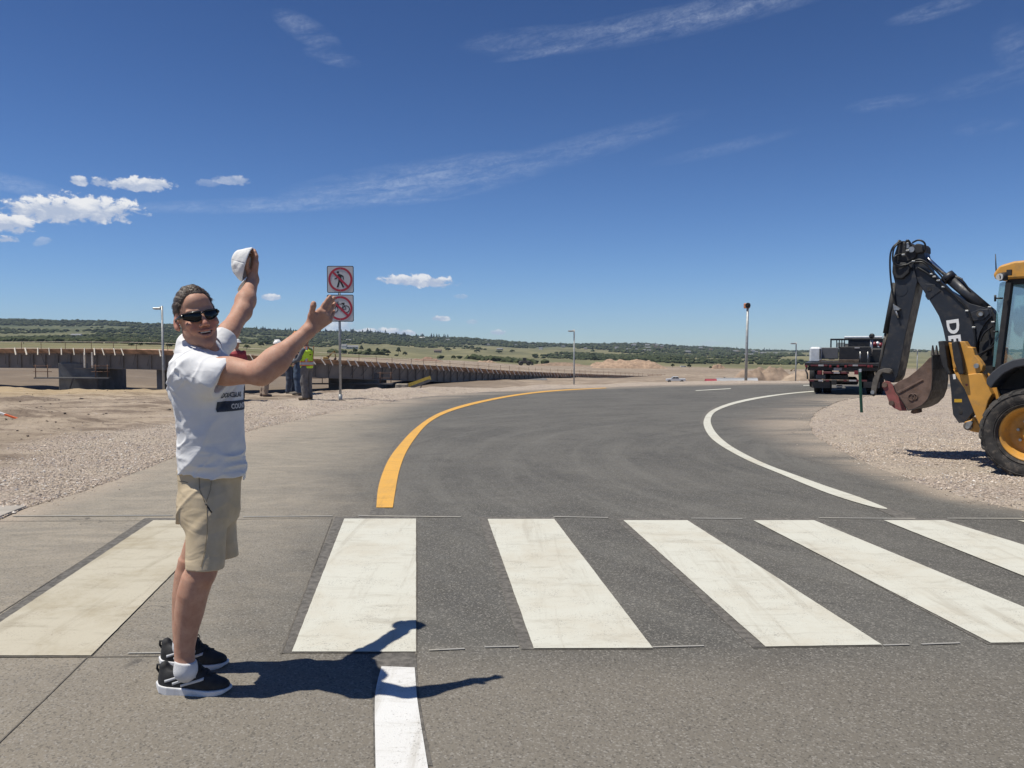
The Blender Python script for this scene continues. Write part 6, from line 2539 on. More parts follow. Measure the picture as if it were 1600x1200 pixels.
def rrect(cx_, cz, w, h, r, n=5):
    o = []
    for (sx, sz, a0) in ((1, 1, 0), (-1, 1, 90), (-1, -1, 180), (1, -1, 270)):
        for k in range(n + 1):
            a_ = math.radians(a0 + 90 * k / n)
            o.append((cx_ + sx * (w / 2 - r) + r * math.cos(a_), cz + sz * (h / 2 - r) + r * math.sin(a_)))
    return o
def ringb(mb, c, r0, r1, y0, y1, n=40):
    for k in range(n):
        a0, a1 = 2 * math.pi * k / n, 2 * math.pi * (k + 1) / n
        q = [(c[0] + r0 * math.cos(a0), c[1] + r0 * math.sin(a0)), (c[0] + r1 * math.cos(a0), c[1] + r1 * math.sin(a0)),
             (c[0] + r1 * math.cos(a1), c[1] + r1 * math.sin(a1)), (c[0] + r0 * math.cos(a1), c[1] + r0 * math.sin(a1))]
        mb.prism(q, (0, 0, 0), (1, 0, 0), (0, 0, 1), (0, -1, 0), y0, y1)
    return mb
def slab(mb, poly, y0, y1): return mb.prism(poly, (0, 0, 0), (1, 0, 0), (0, 0, 1), (0, -1, 0), y0, y1)
def linep(a, b, w):
    d = Vector((b[0] - a[0], b[1] - a[1])).normalized(); n_ = Vector((-d.y, d.x)) * w / 2
    return [(a[0] + n_.x, a[1] + n_.y), (b[0] + n_.x, b[1] + n_.y), (b[0] - n_.x, b[1] - n_.y), (a[0] - n_.x, a[1] - n_.y)]
kpx = Ys / 1200.0 / 5.0
for which, (x0, y0, x1, y1) in (('ped', (153, 77, 364, 288)), ('bike', (153, 302, 364, 513))):
    a_ = SP(x0, y0); b_ = SP(x1, y1)
    cx_, cz = (a_[0] + b_[0]) / 2, (a_[1] + b_[1]) / 2
    w_ = b_[0] - a_[0]; h_ = a_[1] - b_[1]
    pl = slab(MB(), rrect(cx_, cz, w_, h_, .045), .040, .043).build('sign_plate', m_sback, sign)
    slab(MB(), rrect(cx_, cz, w_ - .003, h_ - .003, .044), .0435, .0455).build('sign_border', m_sblk, pl)
    slab(MB(), rrect(cx_, cz, w_ - .042, h_ - .042, .03), .046, .048).build('sign_face', m_sgn, pl)
    C2 = SP(259, 183 if which == 'ped' else 408)
    rs_ = 1.0
    if which == 'ped':
        f = MB()
        q = lambda x, y: SP(x, y)
        slab(f, [(q(240, 128)[0] + 9.5 * kpx * math.cos(k * .5236), q(240, 128)[1] + 9.5 * kpx * math.sin(k * .5236)) for k in range(12)], .049, .051)
        slab(f, [q(*z) for z in ((240, 142), (252, 140), (268, 146), (284, 156), (286, 184), (278, 184), (277, 164), (268, 160), (266, 190), (274, 212), (290, 244), (278, 248), (262, 216), (255, 200), (244, 244), (230, 246), (242, 200), (245, 172), (240, 165), (232, 178), (214, 184), (213, 176), (226, 171), (234, 152))], .049, .051)
        f.build('pedestrian_symbol', m_sblk, pl)
    else:
        f = MB()
        q = lambda x, y: SP(x, y)
        for wx_, wy_ in ((214, 415), (304, 415)):
            ringb(f, q(wx_, wy_), 22.5 * kpx, 29 * kpx, .049, .051, 24)
        for a2, b2, wd in (((214, 415), (240, 375), 6), ((240, 375), (232, 360), 5), ((228, 360), (246, 360), 5), ((240, 375), (285, 376), 5), ((240, 378), (268, 418), 6), ((268, 418), (285, 374), 5),
                           ((268, 418), (304, 415), 5), ((304, 415), (285, 374), 5), ((285, 376), (280, 368), 5), ((268, 370), (292, 368), 7), ((268, 418), (264, 432), 4)):
            slab(f, linep(q(*a2), q(*b2), wd * kpx), .049, .0505)
        f.build('bicycle_symbol', m_sblk, pl)
    rg = ringb(MB(), C2, 78 * kpx, 94 * kpx, .052, .054)
    rg.build('prohibition_ring', m_sred, pl)
    c45 = math.cos(math.radians(44)) * 84 * kpx; s45 = math.sin(math.radians(44)) * 84 * kpx
    slab(MB(), linep((C2[0] - c45, C2[1] + s45), (C2[0] + c45, C2[1] - s45), 17 * kpx), .0545, .056).build('prohibition_bar', m_sred, pl)
    for dz_ in (86, -86):
        MB().cyl((C2[0], -.054, C2[1] + dz_ * kpx), (C2[0], -.060, C2[1] + dz_ * kpx), 2.6 * kpx, 8).build('bolt', m_steel, pl)

# ================================================================ LAMP POSTS AND SIREN
def gz(px, Y):
    x = (px - 800) / 1200 * Y
    return Vector((x, Y, ground_at(x, Y)))


def lamp_post(px, ytop, Y, w, label, headpx=13, group='tall grey lamp posts'):
    g = gz(px, Y)
    zt = P(px, ytop, Y).z
    th_ = thing('lamp_post', label, 'lamp post', tuple(g), 0, group)
    h = zt - g.z
    MB().tube([(0, 0, -.2), (0, 0, h)], [w / 2, w / 2 * .82], 12).build('pole', m_post, th_)
    hp = headpx * Y / 1200
    hd2 = MB().box((-hp * .5 - w * .3, 0, h - .12 - w * .2), (hp * .95, hp * .45, max(.10, hp * .22)), None, .03).build('lamp_head', m_post, th_)
    MB().box((-hp * .55, 0, h - .12 - w * .2 - max(.05, hp * .12)), (hp * .6, hp * .3, .03)).build('lamp_lens', m_steel, hd2)
    MB().tube([(0, 0, h - .1), (-hp * .4, 0, h - .08)], w * .3, 8).build('arm', m_post, th_)
    return th_
lamp_post(255, 478, 46, .145, 'nearest grey lamp post, standing left of the man before the bridge', 13)
lamp_post(897, 515, 85, .17, 'grey lamp post beyond the yellow line, in front of the bridge end', 9)
lamp_post(1243.5, 535, 110, .20, 'small lamp post left of the flatbed truck', 8)
lamp_post(1433, 546, 120, .17, 'distant lamp post seen between the digger arm and its bucket', 5)
g = gz(1165.5, 60)
sir = thing('siren_post', 'tall grey post with a round dark siren in an orange housing', 'siren', tuple(g))
hs_ = P(1168, 478, 60).z - g.z
MB().tube([(0, 0, -.2), (.08, 0, hs_)], [.115, .09], 14).build('pole', m_post, sir)
m_or = mat('orange_housing', (0.50, 0.20, 0.10), 0.6)
MB().box((.05, .12, hs_ + .02), (.42, .42, .40), None, .05).build('siren_housing', m_or, sir)
MB().lathe([(.10, .10), (.19, -.02), (.21, -.10), (.17, -.11), (.05, 0.0), (.001, .02)], (.03, -.10, hs_ + .03), (0, 1, 0), 24).build('siren_horn', mat('siren_dark', (.03, .028, .025), .5), sir)
MB().box((.06, 0, hs_ - .30), (.10, .14, .3), None, .02).build('bracket', m_or, sir)

# ================================================================ STAKE ON THE DIRT
a_, b_ = G(28, 657.5), G(-22, 635)
b_ = Vector((b_.x, b_.y - 3.5, 0)) if b_.y > a_.y + 6 else b_
z1, z2 = ground_at(a_.x, a_.y), ground_at(a_.x - 1.2, a_.y + .3)
stk = thing('survey_stake', 'orange and white striped stake lying on the dirt at the left edge', 'stake', (a_.x, a_.y, z1 + .03))
m_orng = mat('orange_paint', (0.72, 0.13, 0.03), 0.6)
m_wst = mat('white_stake_paint', (0.72, 0.70, 0.67), 0.6)
A1 = Vector((0, 0, 0)); B1 = Vector((-1.35, .15, .42))
for k, (u0, u1, m) in enumerate(((0, .22, m_orng), (.22, .50, m_wst), (.50, .75, m_orng), (.75, 1.0, m_wst))):
    MB().bar(A1 + (B1 - A1) * u0, A1 + (B1 - A1) * u1, .05, .03).build('stripe', m, stk)

# ================================================================ WORKERS
def M_(c, r=.85): return mat('cloth_%d_%d_%d' % tuple(int(x * 999) for x in c), c, r, var=.15, vscale=10)


def worker(px, py, H, face, label, top, pants, hat, shoe_c, lean=0.0, vest=None, stripes=False, arms=((.25, -.1), (.25, -.1)), shirt=None, tool=None):
    """standing person; face = direction looked at (radians, 0 = +X)"""
    g = G(px, py)
    g.z = ground_at(g.x, g.y)
    W0 = A(g)
    f = A((math.cos(face), math.sin(face), 0)); l = A((-math.sin(face), math.cos(face), 0)); u = A((0, 0, 1))
    t_ = thing('person', label, 'person', tuple(g))
    s = H / 1.8
    L = lambda a, b_, c: W0 + (f * a + l * b_ + u * c) * s
    body = Sdf()
    hipz = .93
    ln = lean
    chest = L(ln * .55, 0, 1.38 - ln * .12); neck = L(ln * .85, 0, 1.50 - ln * .18); head = L(ln * 1.0 + .03, 0, 1.66 - ln * .24)
    for sg in (-1, 1):
        body.rc(L(0, sg * .10, hipz), L(.03, sg * .12, .50), .095 * s, .070 * s, .03)
        body.rc(L(.03, sg * .12, .50), L(-.02, sg * .13, .09), .068 * s, .045 * s, .03)
    body.spine([(L(0, 0, .88), .17 * s, .12 * s), (L(ln * .2, 0, 1.10), .155 * s, .115 * s), (chest, .19 * s, .13 * s), (neck, .09 * s, .07 * s)], l, .04)
    body.rc(neck, head, .055 * s, .055 * s, .02)
    body.el(head, A((.095, .078, .115)) * s, np.stack([f, l, u], 1), .02)
    body.el(head + f * .10 * s - u * .01, A((.02, .015, .02)) * s, None, .02)
    for sg, (fw, dn) in zip((-1, 1), arms):
        sh = chest + l * sg * .20 * s + u * .03
        el2 = sh + (f * fw * .4 - u * .27 + l * sg * .04) * s
        wr2 = el2 + (f * fw - u * dn) / max(1e-3, math.hypot(fw, dn)) * .25 * s
        body.rc(sh, el2, .055 * s, .043 * s, .03)
        body.rc(el2, wr2, .042 * s, .030 * s, .02)
        for k in range(4):
            body.rc(wr2, wr2 + ((wr2 - el2) / .25 * .085 + l * (k - 1.5) * .019 * s), .016 * s, .009 * s, .01)
        body.rc(wr2, wr2 + (wr2 - el2) / .25 * .05 + u * .03, .015 * s, .010 * s, .01)
    lo, hi = W0 - A((.8, .8, .02)), W0 + A((.8, .8, 1.95 * s))
    sdf_obj('body', body, lo, hi, .018, mat('skin_far', (.36, .20, .145), .6), t_, 1, None, W0)
    tr_ = Sdf()
    for sg in (-1, 1):
        tr_.rc(L(0, sg * .10, hipz), L(.03, sg * .12, .50), .115 * s, .095 * s, .03)
        tr_.rc(L(.03, sg * .12, .50), L(-.015, sg * .13, .08), .093 * s, .082 * s, .03)
    tr_.spine([(L(0, 0, .86), .18 * s, .14 * s), (L(ln * .1, 0, 1.02), .175 * s, .135 * s)], l, .03)
    tr_.disp(lambda p: .012 * vnoise(p * 9) + .006 * vnoise(p * 22))
    tr_.plane(L(0, 0, .06), (0, 0, -1), .01)
    sdf_obj('trousers', tr_, lo, hi, .018, M_(pants), t_, 1, None, W0)
    tp = Sdf()
    tp.spine([(L(.0, 0, .92), .185 * s, .145 * s), (L(ln * .25, 0, 1.12), .18 * s, .14 * s), (chest, .215 * s, .15 * s), (neck - u * .02, .10 * s, .08 * s)], l, .04)
    for sg, (fw, dn) in zip((-1, 1), arms):
        sh = chest + l * sg * .20 * s + u * .03
        el2 = sh + (f * fw * .4 - u * .27 + l * sg * .04) * s
        wr2 = el2 + (f * fw - u * dn) / max(1e-3, math.hypot(fw, dn)) * .25 * s
        if not (vest and not shirt):
            tp.rc(sh, el2, .068 * s, .056 * s, .03)
            tp.rc(el2, el2 + (wr2 - el2) * .8, .055 * s, .045 * s, .02)
    tp.disp(lambda p: .010 * vnoise(p * 10 + 4))
    sdf_obj('shirt', tp, lo, hi, .018, M_(shirt or top), t_, 1, None, W0)
    if vest:
        vt = Sdf()
        vt.spine([(L(.0, 0, .90), .205 * s, .170 * s), (L(ln * .25, 0, 1.12), .20 * s, .165 * s), (chest, .232 * s, .172 * s), (neck - u * .04, .12 * s, .10 * s)], l, .03)
        vt.plane(L(0, 0, .90), (0, 0, -1), .01)
        vt.plane(neck - u * .0, (0, 0, 1), .01)
        vt.disp(lambda p: .008 * vnoise(p * 9 + 1))
        vo = sdf_obj('safety_vest', vt, lo, hi, .016, mat('lime_vest', (.55, .80, .05), .8), t_, 1, None, W0)
        if stripes:
            bv_ = bvh_of(vo)
            oc = Vector((0, 0, 1.2)) 
            m_o = mat('orange_band', (.78, .20, .06), .7); m_s = mat('silver_band', (.45, .46, .48), .35)
            def band(z0, z1, m, off, a0=0, a1=360):
                vs, fs, n = [], [], 48
                for k in range(n + 1):
                    a = math.radians(a0 + (a1 - a0) * k / n)
                    for z in (z0, z1):
                        c_ = A((ln * .3 * s, 0, 0)) @ np.stack([f, l, u], 0)
                        src = Vector((c_[0] + math.cos(a) * .6, c_[1] + math.sin(a) * .6, z * s))
                        h_ = bv_.ray_cast(src, Vector((-math.cos(a), -math.sin(a), 0)), .6)
                        q = h_[0] if h_[0] is not None else Vector((c_[0] + math.cos(a) * .2, c_[1] + math.sin(a) * .16, z * s))
                        vs.append(q + Vector((math.cos(a), math.sin(a), 0)) * off)
                for k in range(n):
                    fs.append((2 * k, 2 * k + 2, 2 * k + 3, 2 * k + 1))
                return MB().add(vs, fs, True).build('reflective_band', m, vo)
            band(.97, 1.10, m_o, .006); band(1.00, 1.07, m_s, .012)
            for a_c in stripes:
                band(1.09, 1.52, m_o, .008, a_c - 15, a_c + 15); band(1.09, 1.51, m_s, .014, a_c - 7, a_c + 7)
            band(1.27, 1.42, M_((.25, .03, .02)), .010, stripes[0] + 26, stripes[0] + 50)
    ht = Sdf()
    Rf = np.stack([f, l, u], 1)
    ht.el(head + u * .055 * s, A((.135, .115, .105)) * s, Rf, .01)
    ht.plane(head + u * .045 * s, -u, .006)
    ht.el(head + u * .050 * s + f * .03 * s, A((.175, .135, .014)) * s, Rf, .012)
    ht.rc(head + u * .155 * s - f * .08 * s, head + u * .165 * s + f * .05 * s, .022 * s, .022 * s, .02)
    sdf_obj('hard_hat', ht, W0 + (head - W0) - .3, W0 + (head - W0) + .3, .012, M_(hat, .4), t_, 1, None, W0)
    so2 = Sdf()
    for sg in (-1, 1):
        so2.rc(L(-.05, sg * .13, .05), L(.15, sg * .145, .035), .052 * s, .042 * s, .03)
        so2.rc(L(-.02, sg * .13, .05), L(-.02, sg * .13, .13), .05 * s, .05 * s, .02)
    so2.plane(L(0, 0, 0), (0, 0, -1), .005)
    sdf_obj('boots', so2, lo, hi, .014, M_(shoe_c), t_, 1, None, W0)
    return t_


worker(480, 629, 1.83, math.radians(165), 'worker in grey trousers and striped lime safety vest, nearest of the group', (.30, .29, .30), (.14, .132, .130), (.75, .74, .72), (.12, .09, .06),
       vest=True, stripes=(-78, 20), arms=((.35, -.2), (.3, .1)), shirt=(.10, .11, .13))
worker(466, 619, 2.02, math.radians(200), 'worker in orange hard hat and blue jeans behind the one in grey trousers', (.3, .3, .3), (.06, .095, .155), (.80, .30, .05), (.16, .14, .12),
       vest=True, stripes=(-60,), arms=((.1, .3), (.1, .3)), shirt=(.05, .05, .06))
worker(454.5, 617, 1.88, math.radians(-20), 'worker in white hard hat and dark jeans, left half of the pair in jeans', (.42, .62, .03), (.055, .07, .105), (.76, .75, .73), (.17, .15, .12),
       arms=((.2, .3), (.2, .3)), vest=True, stripes=(-90,), shirt=(.07, .07, .08))
worker(413, 623, 1.84, math.radians(35), 'stooping worker in orange shirt, khaki trousers and white hard hat', (.78, .17, .05), (.38, .29, .22), (.76, .75, .73), (.14, .10, .09), lean=.40, arms=((.5, .1), (.5, .2)))
worker(371, 632, 1.72, math.radians(-60), 'worker in white hard hat and red shirt showing behind the shoulder of the man', (.36, .05, .06), (.06, .06, .07), (.70, .69, .67), (.1, .08, .06), arms=((.2, .2), (.2, .2)))

# ================================================================ BRIDGE UNDER CONSTRUCTION
# plan points (photo column, depth) and picture rows of the formwork top
BR = [(-330, 118, 543.5), (-120, 115, 544.5), (0, 113, 545), (130, 110, 545), (265, 108, 546.5), (386, 110, 555), (495, 115, 561), (560, 120, 564.5), (640, 130, 569.5), (700, 140, 572.7),
      (800, 159, 580), (850, 173, 582), (900, 190, 584), (970, 218, 586.6), (1037, 255, 588.4)]
br0 = P(0, 560, 113); br0.z = 0
bridge = thing('bridge', 'long steel girder bridge with brown timber formwork crossing behind the man', 'bridge', tuple(br0))
bp = []
for x, Y, y in BR:
    d = ray(x, y); q = Vector((0, 0, H_EYE)) + d * (Y / d.y)
    bp.append((q.x - br0.x, q.y - br0.y, q.z))
bp = chaikin(bp, 2)
bp = [Vector(q) for q in bp]
m_gird = mat('weathered_grey_girder', (0.25, 0.215, 0.18), 0.65, metal=.2, var=.12, vscale=.4)
m_form = mat('brown_formwork', (0.48, 0.31, 0.21), 0.85, var=.3, vscale=.8)
m_lum = mat('pale_lumber', (0.85, 0.76, 0.62), 0.8, var=.15, vscale=2)
m_pier = mat('dark_pier_concrete', (0.16, 0.155, 0.15), 0.85, var=.2, vscale=.6)
m_rail = mat('rusty_rail', (0.16, 0.085, 0.05), 0.8, var=.2)


def ribbon(mb, pts, z0, z1, off0, off1):
    """vertical-ish band following the bridge; offsets towards the camera"""
    vs = []
    for i_, p in enumerate(pts):
        t_ = (pts[min(i_ + 1, len(pts) - 1)] - pts[max(i_ - 1, 0)]); t_.z = 0; t_.normalize()
        n_ = Vector((t_.y, -t_.x, 0))
        if n_.y > 0: n_ = -n_
        vs += [p + n_ * off0 + Vector((0, 0, z0)), p + n_ * off1 + Vector((0, 0, z1)), p + n_ * (off1 - .12) + Vector((0, 0, z1)), p + n_ * (off0 - .12) + Vector((0, 0, z0))]
    fs = []
    for i_ in range(len(pts) - 1):
        a, b_ = i_ * 4, i_ * 4 + 4
        for k in range(4):
            fs.append((a + k, a + (k + 1) % 4, b_ + (k + 1) % 4, b_ + k))
    fs.append((0, 1, 2, 3)); fs.append(tuple(len(vs) - 4 + k for k in (3, 2, 1, 0)))
    return mb.add(vs, fs)


GD = 2.75
ribbon(MB(), bp, -GD, -.75, 0, 0).build('girder', m_gird, bridge)
ribbon(MB(), bp, -GD, -.75, -7.5, -7.5).build('girder', m_gird, bridge)
ribbon(ribbon(MB(), bp, -GD - .06, -GD + .02, .35, .36), bp, -.80, -.72, .35, .36).build('girder_flange', m_gird, bridge)
ribbon(MB(), bp, -.75, .0, .10, 1.05).build('formwork', m_form, bridge)
ribbon(MB(), bp, -.75, .0, -8.0, -9.0).build('formwork', m_form, bridge)
# deck slab
vs, fs = [], []
for i_, p in enumerate(bp):
    t_ = (bp[min(i_ + 1, len(bp) - 1)] - bp[max(i_ - 1, 0)]); t_.z = 0; t_.normalize()
    n_ = Vector((t_.y, -t_.x, 0)); n_ = -n_ if n_.y > 0 else n_
    vs += [p + n_ * .9 + Vector((0, 0, -.10)), p - n_ * 9 + Vector((0, 0, -.10)), p - n_ * 9 + Vector((0, 0, -.6)), p + n_ * .2 + Vector((0, 0, -.6))]
for i_ in range(len(bp) - 1):
    for k in range(4):
        fs.append((i_ * 4 + k, i_ * 4 + (k + 1) % 4, i_ * 4 + 4 + (k + 1) % 4, i_ * 4 + 4 + k))
MB().add(vs, fs).build('deck', m_form, bridge)


def along(s):
    acc = 0
    for a, b_ in zip(bp[:-1], bp[1:]):
        L = (b_ - a).length
        if acc + L >= s:
            t_ = (b_ - a).normalized(); t2 = Vector((t_.x, t_.y, 0)).normalized()
            n_ = Vector((t2.y, -t2.x, 0)); n_ = -n_ if n_.y > 0 else n_
            return a + (b_ - a) * ((s - acc) / L), t2, n_
        acc += L
    return None
Ltot = sum((b_ - a).length for a, b_ in zip(bp[:-1], bp[1:]))
rb = random.Random(5)
s_ = 2.0
cnt = 0
stiff, lumb, post_, brk = [], [], [], []
while s_ < Ltot - .5:
    q = along(s_)
    if q is None: break
    p, t_, n_ = q
    stiff.append((p, t_, n_))
    s_ += 2.1
for k, (p, t_, n_) in enumerate(stiff):
    if k % 1 == 0 and len(stiff) and k < 99:
        MB().bar(p + n_ * .10 + Vector((0, 0, -GD)), p + n_ * .10 + Vector((0, 0, -.8)), .10, .2, n_).build('stiffener', m_gird, bridge)
mbx = MB()
for k, (p, t_, n_) in enumerate(stiff):
    if k >= 99:
        mbx.bar(p + n_ * .10 + Vector((0, 0, -GD)), p + n_ * .10 + Vector((0, 0, -.8)), .10, .2, n_)
    # raking bracket that carries the formwork
if mbx.v:
    props(mbx.build('stiffeners', m_gird, bridge), kind='stuff')
mbx = MB()
for k, (p, t_, n_) in enumerate(stiff):
    sk_ = t_ * (.55 if k % 5 else .1)
    mbx.bar(p + n_ * .15 - sk_ + Vector((0, 0, -GD + .5)), p + n_ * .95 + sk_ * .6 + Vector((0, 0, -.7)), .06, .08, t_)
props(mbx.build('form_brackets', m_pier, bridge), kind='stuff')
s_ = 40.0
n1_ = 0
far_l = MB()
while s_ < Ltot - .3:
    q = along(s_)
    p, t_, n_ = q
    if not (58 < s_ < 62):
        jig = rb.uniform(-.1, .1)
        wd = rb.choice((.12, .17, .21)) * (1.0 if s_ < 130 else .8)
        a1 = p + n_ * 1.45 + Vector((0, 0, -.85)) + t_ * (.25 + jig)
        b1 = p + n_ * 1.12 + Vector((0, 0, .14)) - t_ * (.22 + jig)
        if s_ > Ltot * .17 or rb.random() < .6:
            if n1_ < 95:
                MB().bar(a1, b1, wd, .07, n_).build('form_strut', m_lum, bridge)
            else:
                far_l.bar(a1, b1, wd, .07, n_)
            n1_ += 1
    s_ += rb.uniform(1.2, 2.1) * (1 if s_ < 125 else 1.0)
if far_l.v:
    props(far_l.build('form_struts', m_lum, bridge), kind='stuff')
# guard rail on the deck edge
rl = MB()
k_ = 0
s_ = 1.0
while s_ < Ltot - 1:
    p, t_, n_ = along(s_)
    if k_ < 99:
        MB().bar(p + n_ * .9 + Vector((0, 0, -.1)), p + n_ * .9 + Vector((0, 0, 1.0)), .05, .05, n_).build('rail_post', m_rail, bridge)
    s_ += 4.2 + rb.uniform(-1, 1)
    k_ += 1
for hz in (.55, 1.0):
    pr = []
    for i_ in range(60):
        q = along(.5 + (Ltot - 1.2) * i_ / 59)
        pr.append(q[0] + q[2] * .9 + Vector((0, 0, hz)))
    MB().tube(pr, .022, 4).build('guard_rail', m_rail if hz < .8 else m_lum, bridge)
# concrete diaphragms at the joints (pale upright strips)
for (x, Y) in ((135, 109.5), (147, 109.3), (587, 124.3), (868, 178), (880, 182)):
    q = P(x, 560, Y) - br0
    best = min(bp, key=lambda p: (p.x - q.x) ** 2 + (p.y - q.y) ** 2)
    w_ = .20 if x < 600 else 1.1
    MB().box((q.x, q.y - .45, best.z - 1.55), (w_, .25, 2.2)).build('joint_plate', m_lum if x < 600 else m_form, bridge)
MB().box(((P(1023, 588, 248) - br0).x, (P(1023, 588, 248) - br0).y, bp[-1].z + .35), (4.5, .4, .9)).build('end_form', m_form, bridge)


def pier(px0, px1, Y, ytop, label_n, deep=6.0, scaffold=True, ybot=None):
    a = P(px0, ytop, Y) - br0; b_ = P(px1, ytop, Y) - br0
    gx = br0.x + (a.x + b_.x) / 2; gz_ = ground_at(gx, Y)
    ztop = a.z
    zb_ = min(gz_ - .5, ztop - 2)
    p_ = MB().box(((a.x + b_.x) / 2, a.y + 4.6, (ztop + .5 + zb_) / 2), (abs(b_.x - a.x), 8.4, ztop + .5 - zb_), None, .1).build('pier', m_pier, bridge)
    if scaffold:
        zp = (P(px0, (ytop + (ybot or 600)) / 2 + 4, Y)).z
        pf = MB().box(((a.x + b_.x) / 2, a.y - .6, zp), (abs(b_.x - a.x) + 5.0, 1.3, .18)).build('work_platform', m_pier, bridge)
        for sx in (-1, 1):
            for k in range(2):
                xx_ = (a.x + b_.x) / 2 + sx * (abs(b_.x - a.x) / 2 + .6 + k * 1.7)
                MB().tube([(xx_, a.y - 1.1, zp), (xx_, a.y - 1.1, zp + 1.9)], .06, 6).build('scaffold_post', m_rail, pf)
            for hz in (.9, 1.7):
                xx_ = (a.x + b_.x) / 2 + sx * (abs(b_.x - a.x) / 2)
                MB().tube([(xx_, a.y - 1.1, zp + hz), (xx_ + sx * 2.6, a.y - 1.1, zp + hz)], .05, 6).build('scaffold_rail', m_rail, pf)
        MB().bar(((a.x + b_.x) / 2 - .6, a.y - 1.4, zb_), ((a.x + b_.x) / 2 + .3, a.y - 1.2, zp), .35, .1).build('ladder', m_link, pf)
    return p_
pier(88, 149, 109.6, 572.5, '', ybot=600)
pier(512, 590, 122.5, 588.5, '', ybot=602)
pier(788, 856, 160, 597, '', scaffold=False)
pier(242, 252, 109, 577.5, '', scaffold=False)

# ================================================================ YELLOW CONVEYOR BESIDE THE BRIDGE
Yc = 98
zc = P(640, 609, Yc).z
c0_ = P(640, 609, Yc)
conv_ = thing('conveyor', 'small yellow inclined conveyor standing under the bridge', 'conveyor', tuple(c0_))
q = lambda px, py, d=0: P(px, py, Yc + d) - c0_
m_cy = mat('conveyor_yellow', (.62, .44, .07), .5)
MB().bar(q(636, 603), q(673, 590), .5, .22, (0, 1, 0)).build('belt_frame', m_cy, conv_)
MB().bar(q(637, 607.5), q(672, 594), .35, .35, (0, 1, 0)).build('truss', m_pier, conv_)
for x in (640, 655):
    MB().bar(q(x, 612), q(x + 4, 601), .12, .12, (0, 1, 0)).build('leg', m_pier, conv_)
blk_ = MB().box(P(628, 605, Yc - 1), (1.5, 1.2, .85), None, .04).build('block', mat('pale_block', (.42, .36, .27), .9, var=.3, vscale=3))
# origin at block
props(blk_, 'pale concrete block beside the yellow conveyor', 'block')

# ================================================================ PICKUP, BARRIERS, MACHINES
def car_wheel(par, x, y, r, w=.25, name='wheel'):
    return MB().lathe([(r * .45, -w / 2), (r * .9, -w / 2), (r, -w * .3), (r, w * .3), (r * .9, w / 2), (r * .45, w / 2)], (x, y, r), (0, 1, 0), 20, closed=True).build(name, m_ttyre, par)


Yp = 150
gp = gz(1056, Yp)
gp.z = P(1056, 597.6, Yp).z
pk = thing('pickup_truck', 'white pickup truck parked beyond the end of the bridge', 'pickup truck', tuple(gp), math.radians(172))
sc_ = 30 * Yp / 1200 / 5.6
m_car = mat('white_car_paint', (.62, .63, .64), .3, var=.04)
m_cglass = mat('dark_car_glass', (.03, .035, .04), .1, spec=.8)
prf = [(2.8, .45), (2.8, .95), (2.5, 1.10), (1.35, 1.18), (.75, 1.72), (-.65, 1.75), (-.95, 1.15), (-2.75, 1.15), (-2.8, .5)]
MB().prism([(x * sc_, z * sc_) for x, z in prf], (0, 0, 0), (1, 0, 0), (0, 0, 1), (0, 1, 0), -.95 * sc_, .95 * sc_).build('body', m_car, pk, bevel=.05)
for sy in (-1, 1):
    for x0, x1, x2, x3 in ((1.15, .72, .15, .15), (.05, .05, -.60, -.82)):
        MB().prism([(x0 * sc_, 1.2 * sc_), (x1 * sc_, 1.62 * sc_), (x2 * sc_, 1.64 * sc_), (x3 * sc_, 1.2 * sc_)], (0, 0, 0), (1, 0, 0), (0, 0, 1), (0, 1, 0), sy * .955 * sc_, sy * .97 * sc_).build('side_window', m_cglass, pk)
    for x in (1.85, -1.75):
        car_wheel(pk, x * sc_, sy * .82 * sc_, .40 * sc_)
    MB().box((2.8 * sc_, sy * .7 * sc_, .85 * sc_), (.06, .3 * sc_, .18 * sc_)).build('headlight', m_alu, pk)
MB().add([(1.30 * sc_, -.8 * sc_, 1.24 * sc_), (1.30 * sc_, .8 * sc_, 1.24 * sc_), (.80 * sc_, .75 * sc_, 1.69 * sc_), (.80 * sc_, -.75 * sc_, 1.69 * sc_)], [(0, 1, 2, 3)]).build('windscreen', m_cglass, pk)

m_barr = mat('pale_barrier_concrete', (.44, .45, .46), .85, var=.1, vscale=1)
def barrier(px0, px1, py, Y, label, m, h=.8, group=None):
    a, b_ = P(px0, py, Y), P(px1, py, Y)
    L = (b_ - a).length
    z_ = a.z
    mb = MB().prism([(-.3, -.6), (-.3, .15), (-.12, .35), (-.09, h), (.09, h), (.12, .35), (.3, .15), (.3, -.6)], (-L / 2, 0, 0), (0, 1, 0), (0, 0, 1), (1, 0, 0), 0, L)
    o = mb.build('traffic_barrier', m)
    o.location = ((a + b_) / 2)
    props(o, label, 'barrier', group)
barrier(1119, 1183, 598.5, 62, 'long pale concrete barrier at the foot of the siren post', m_barr, .42)
barrier(1102, 1119, 598.8, 62, 'short red barrier at the left end of the pale concrete barrier', mat('red_barrier', (.36, .05, .07), .6), .28)


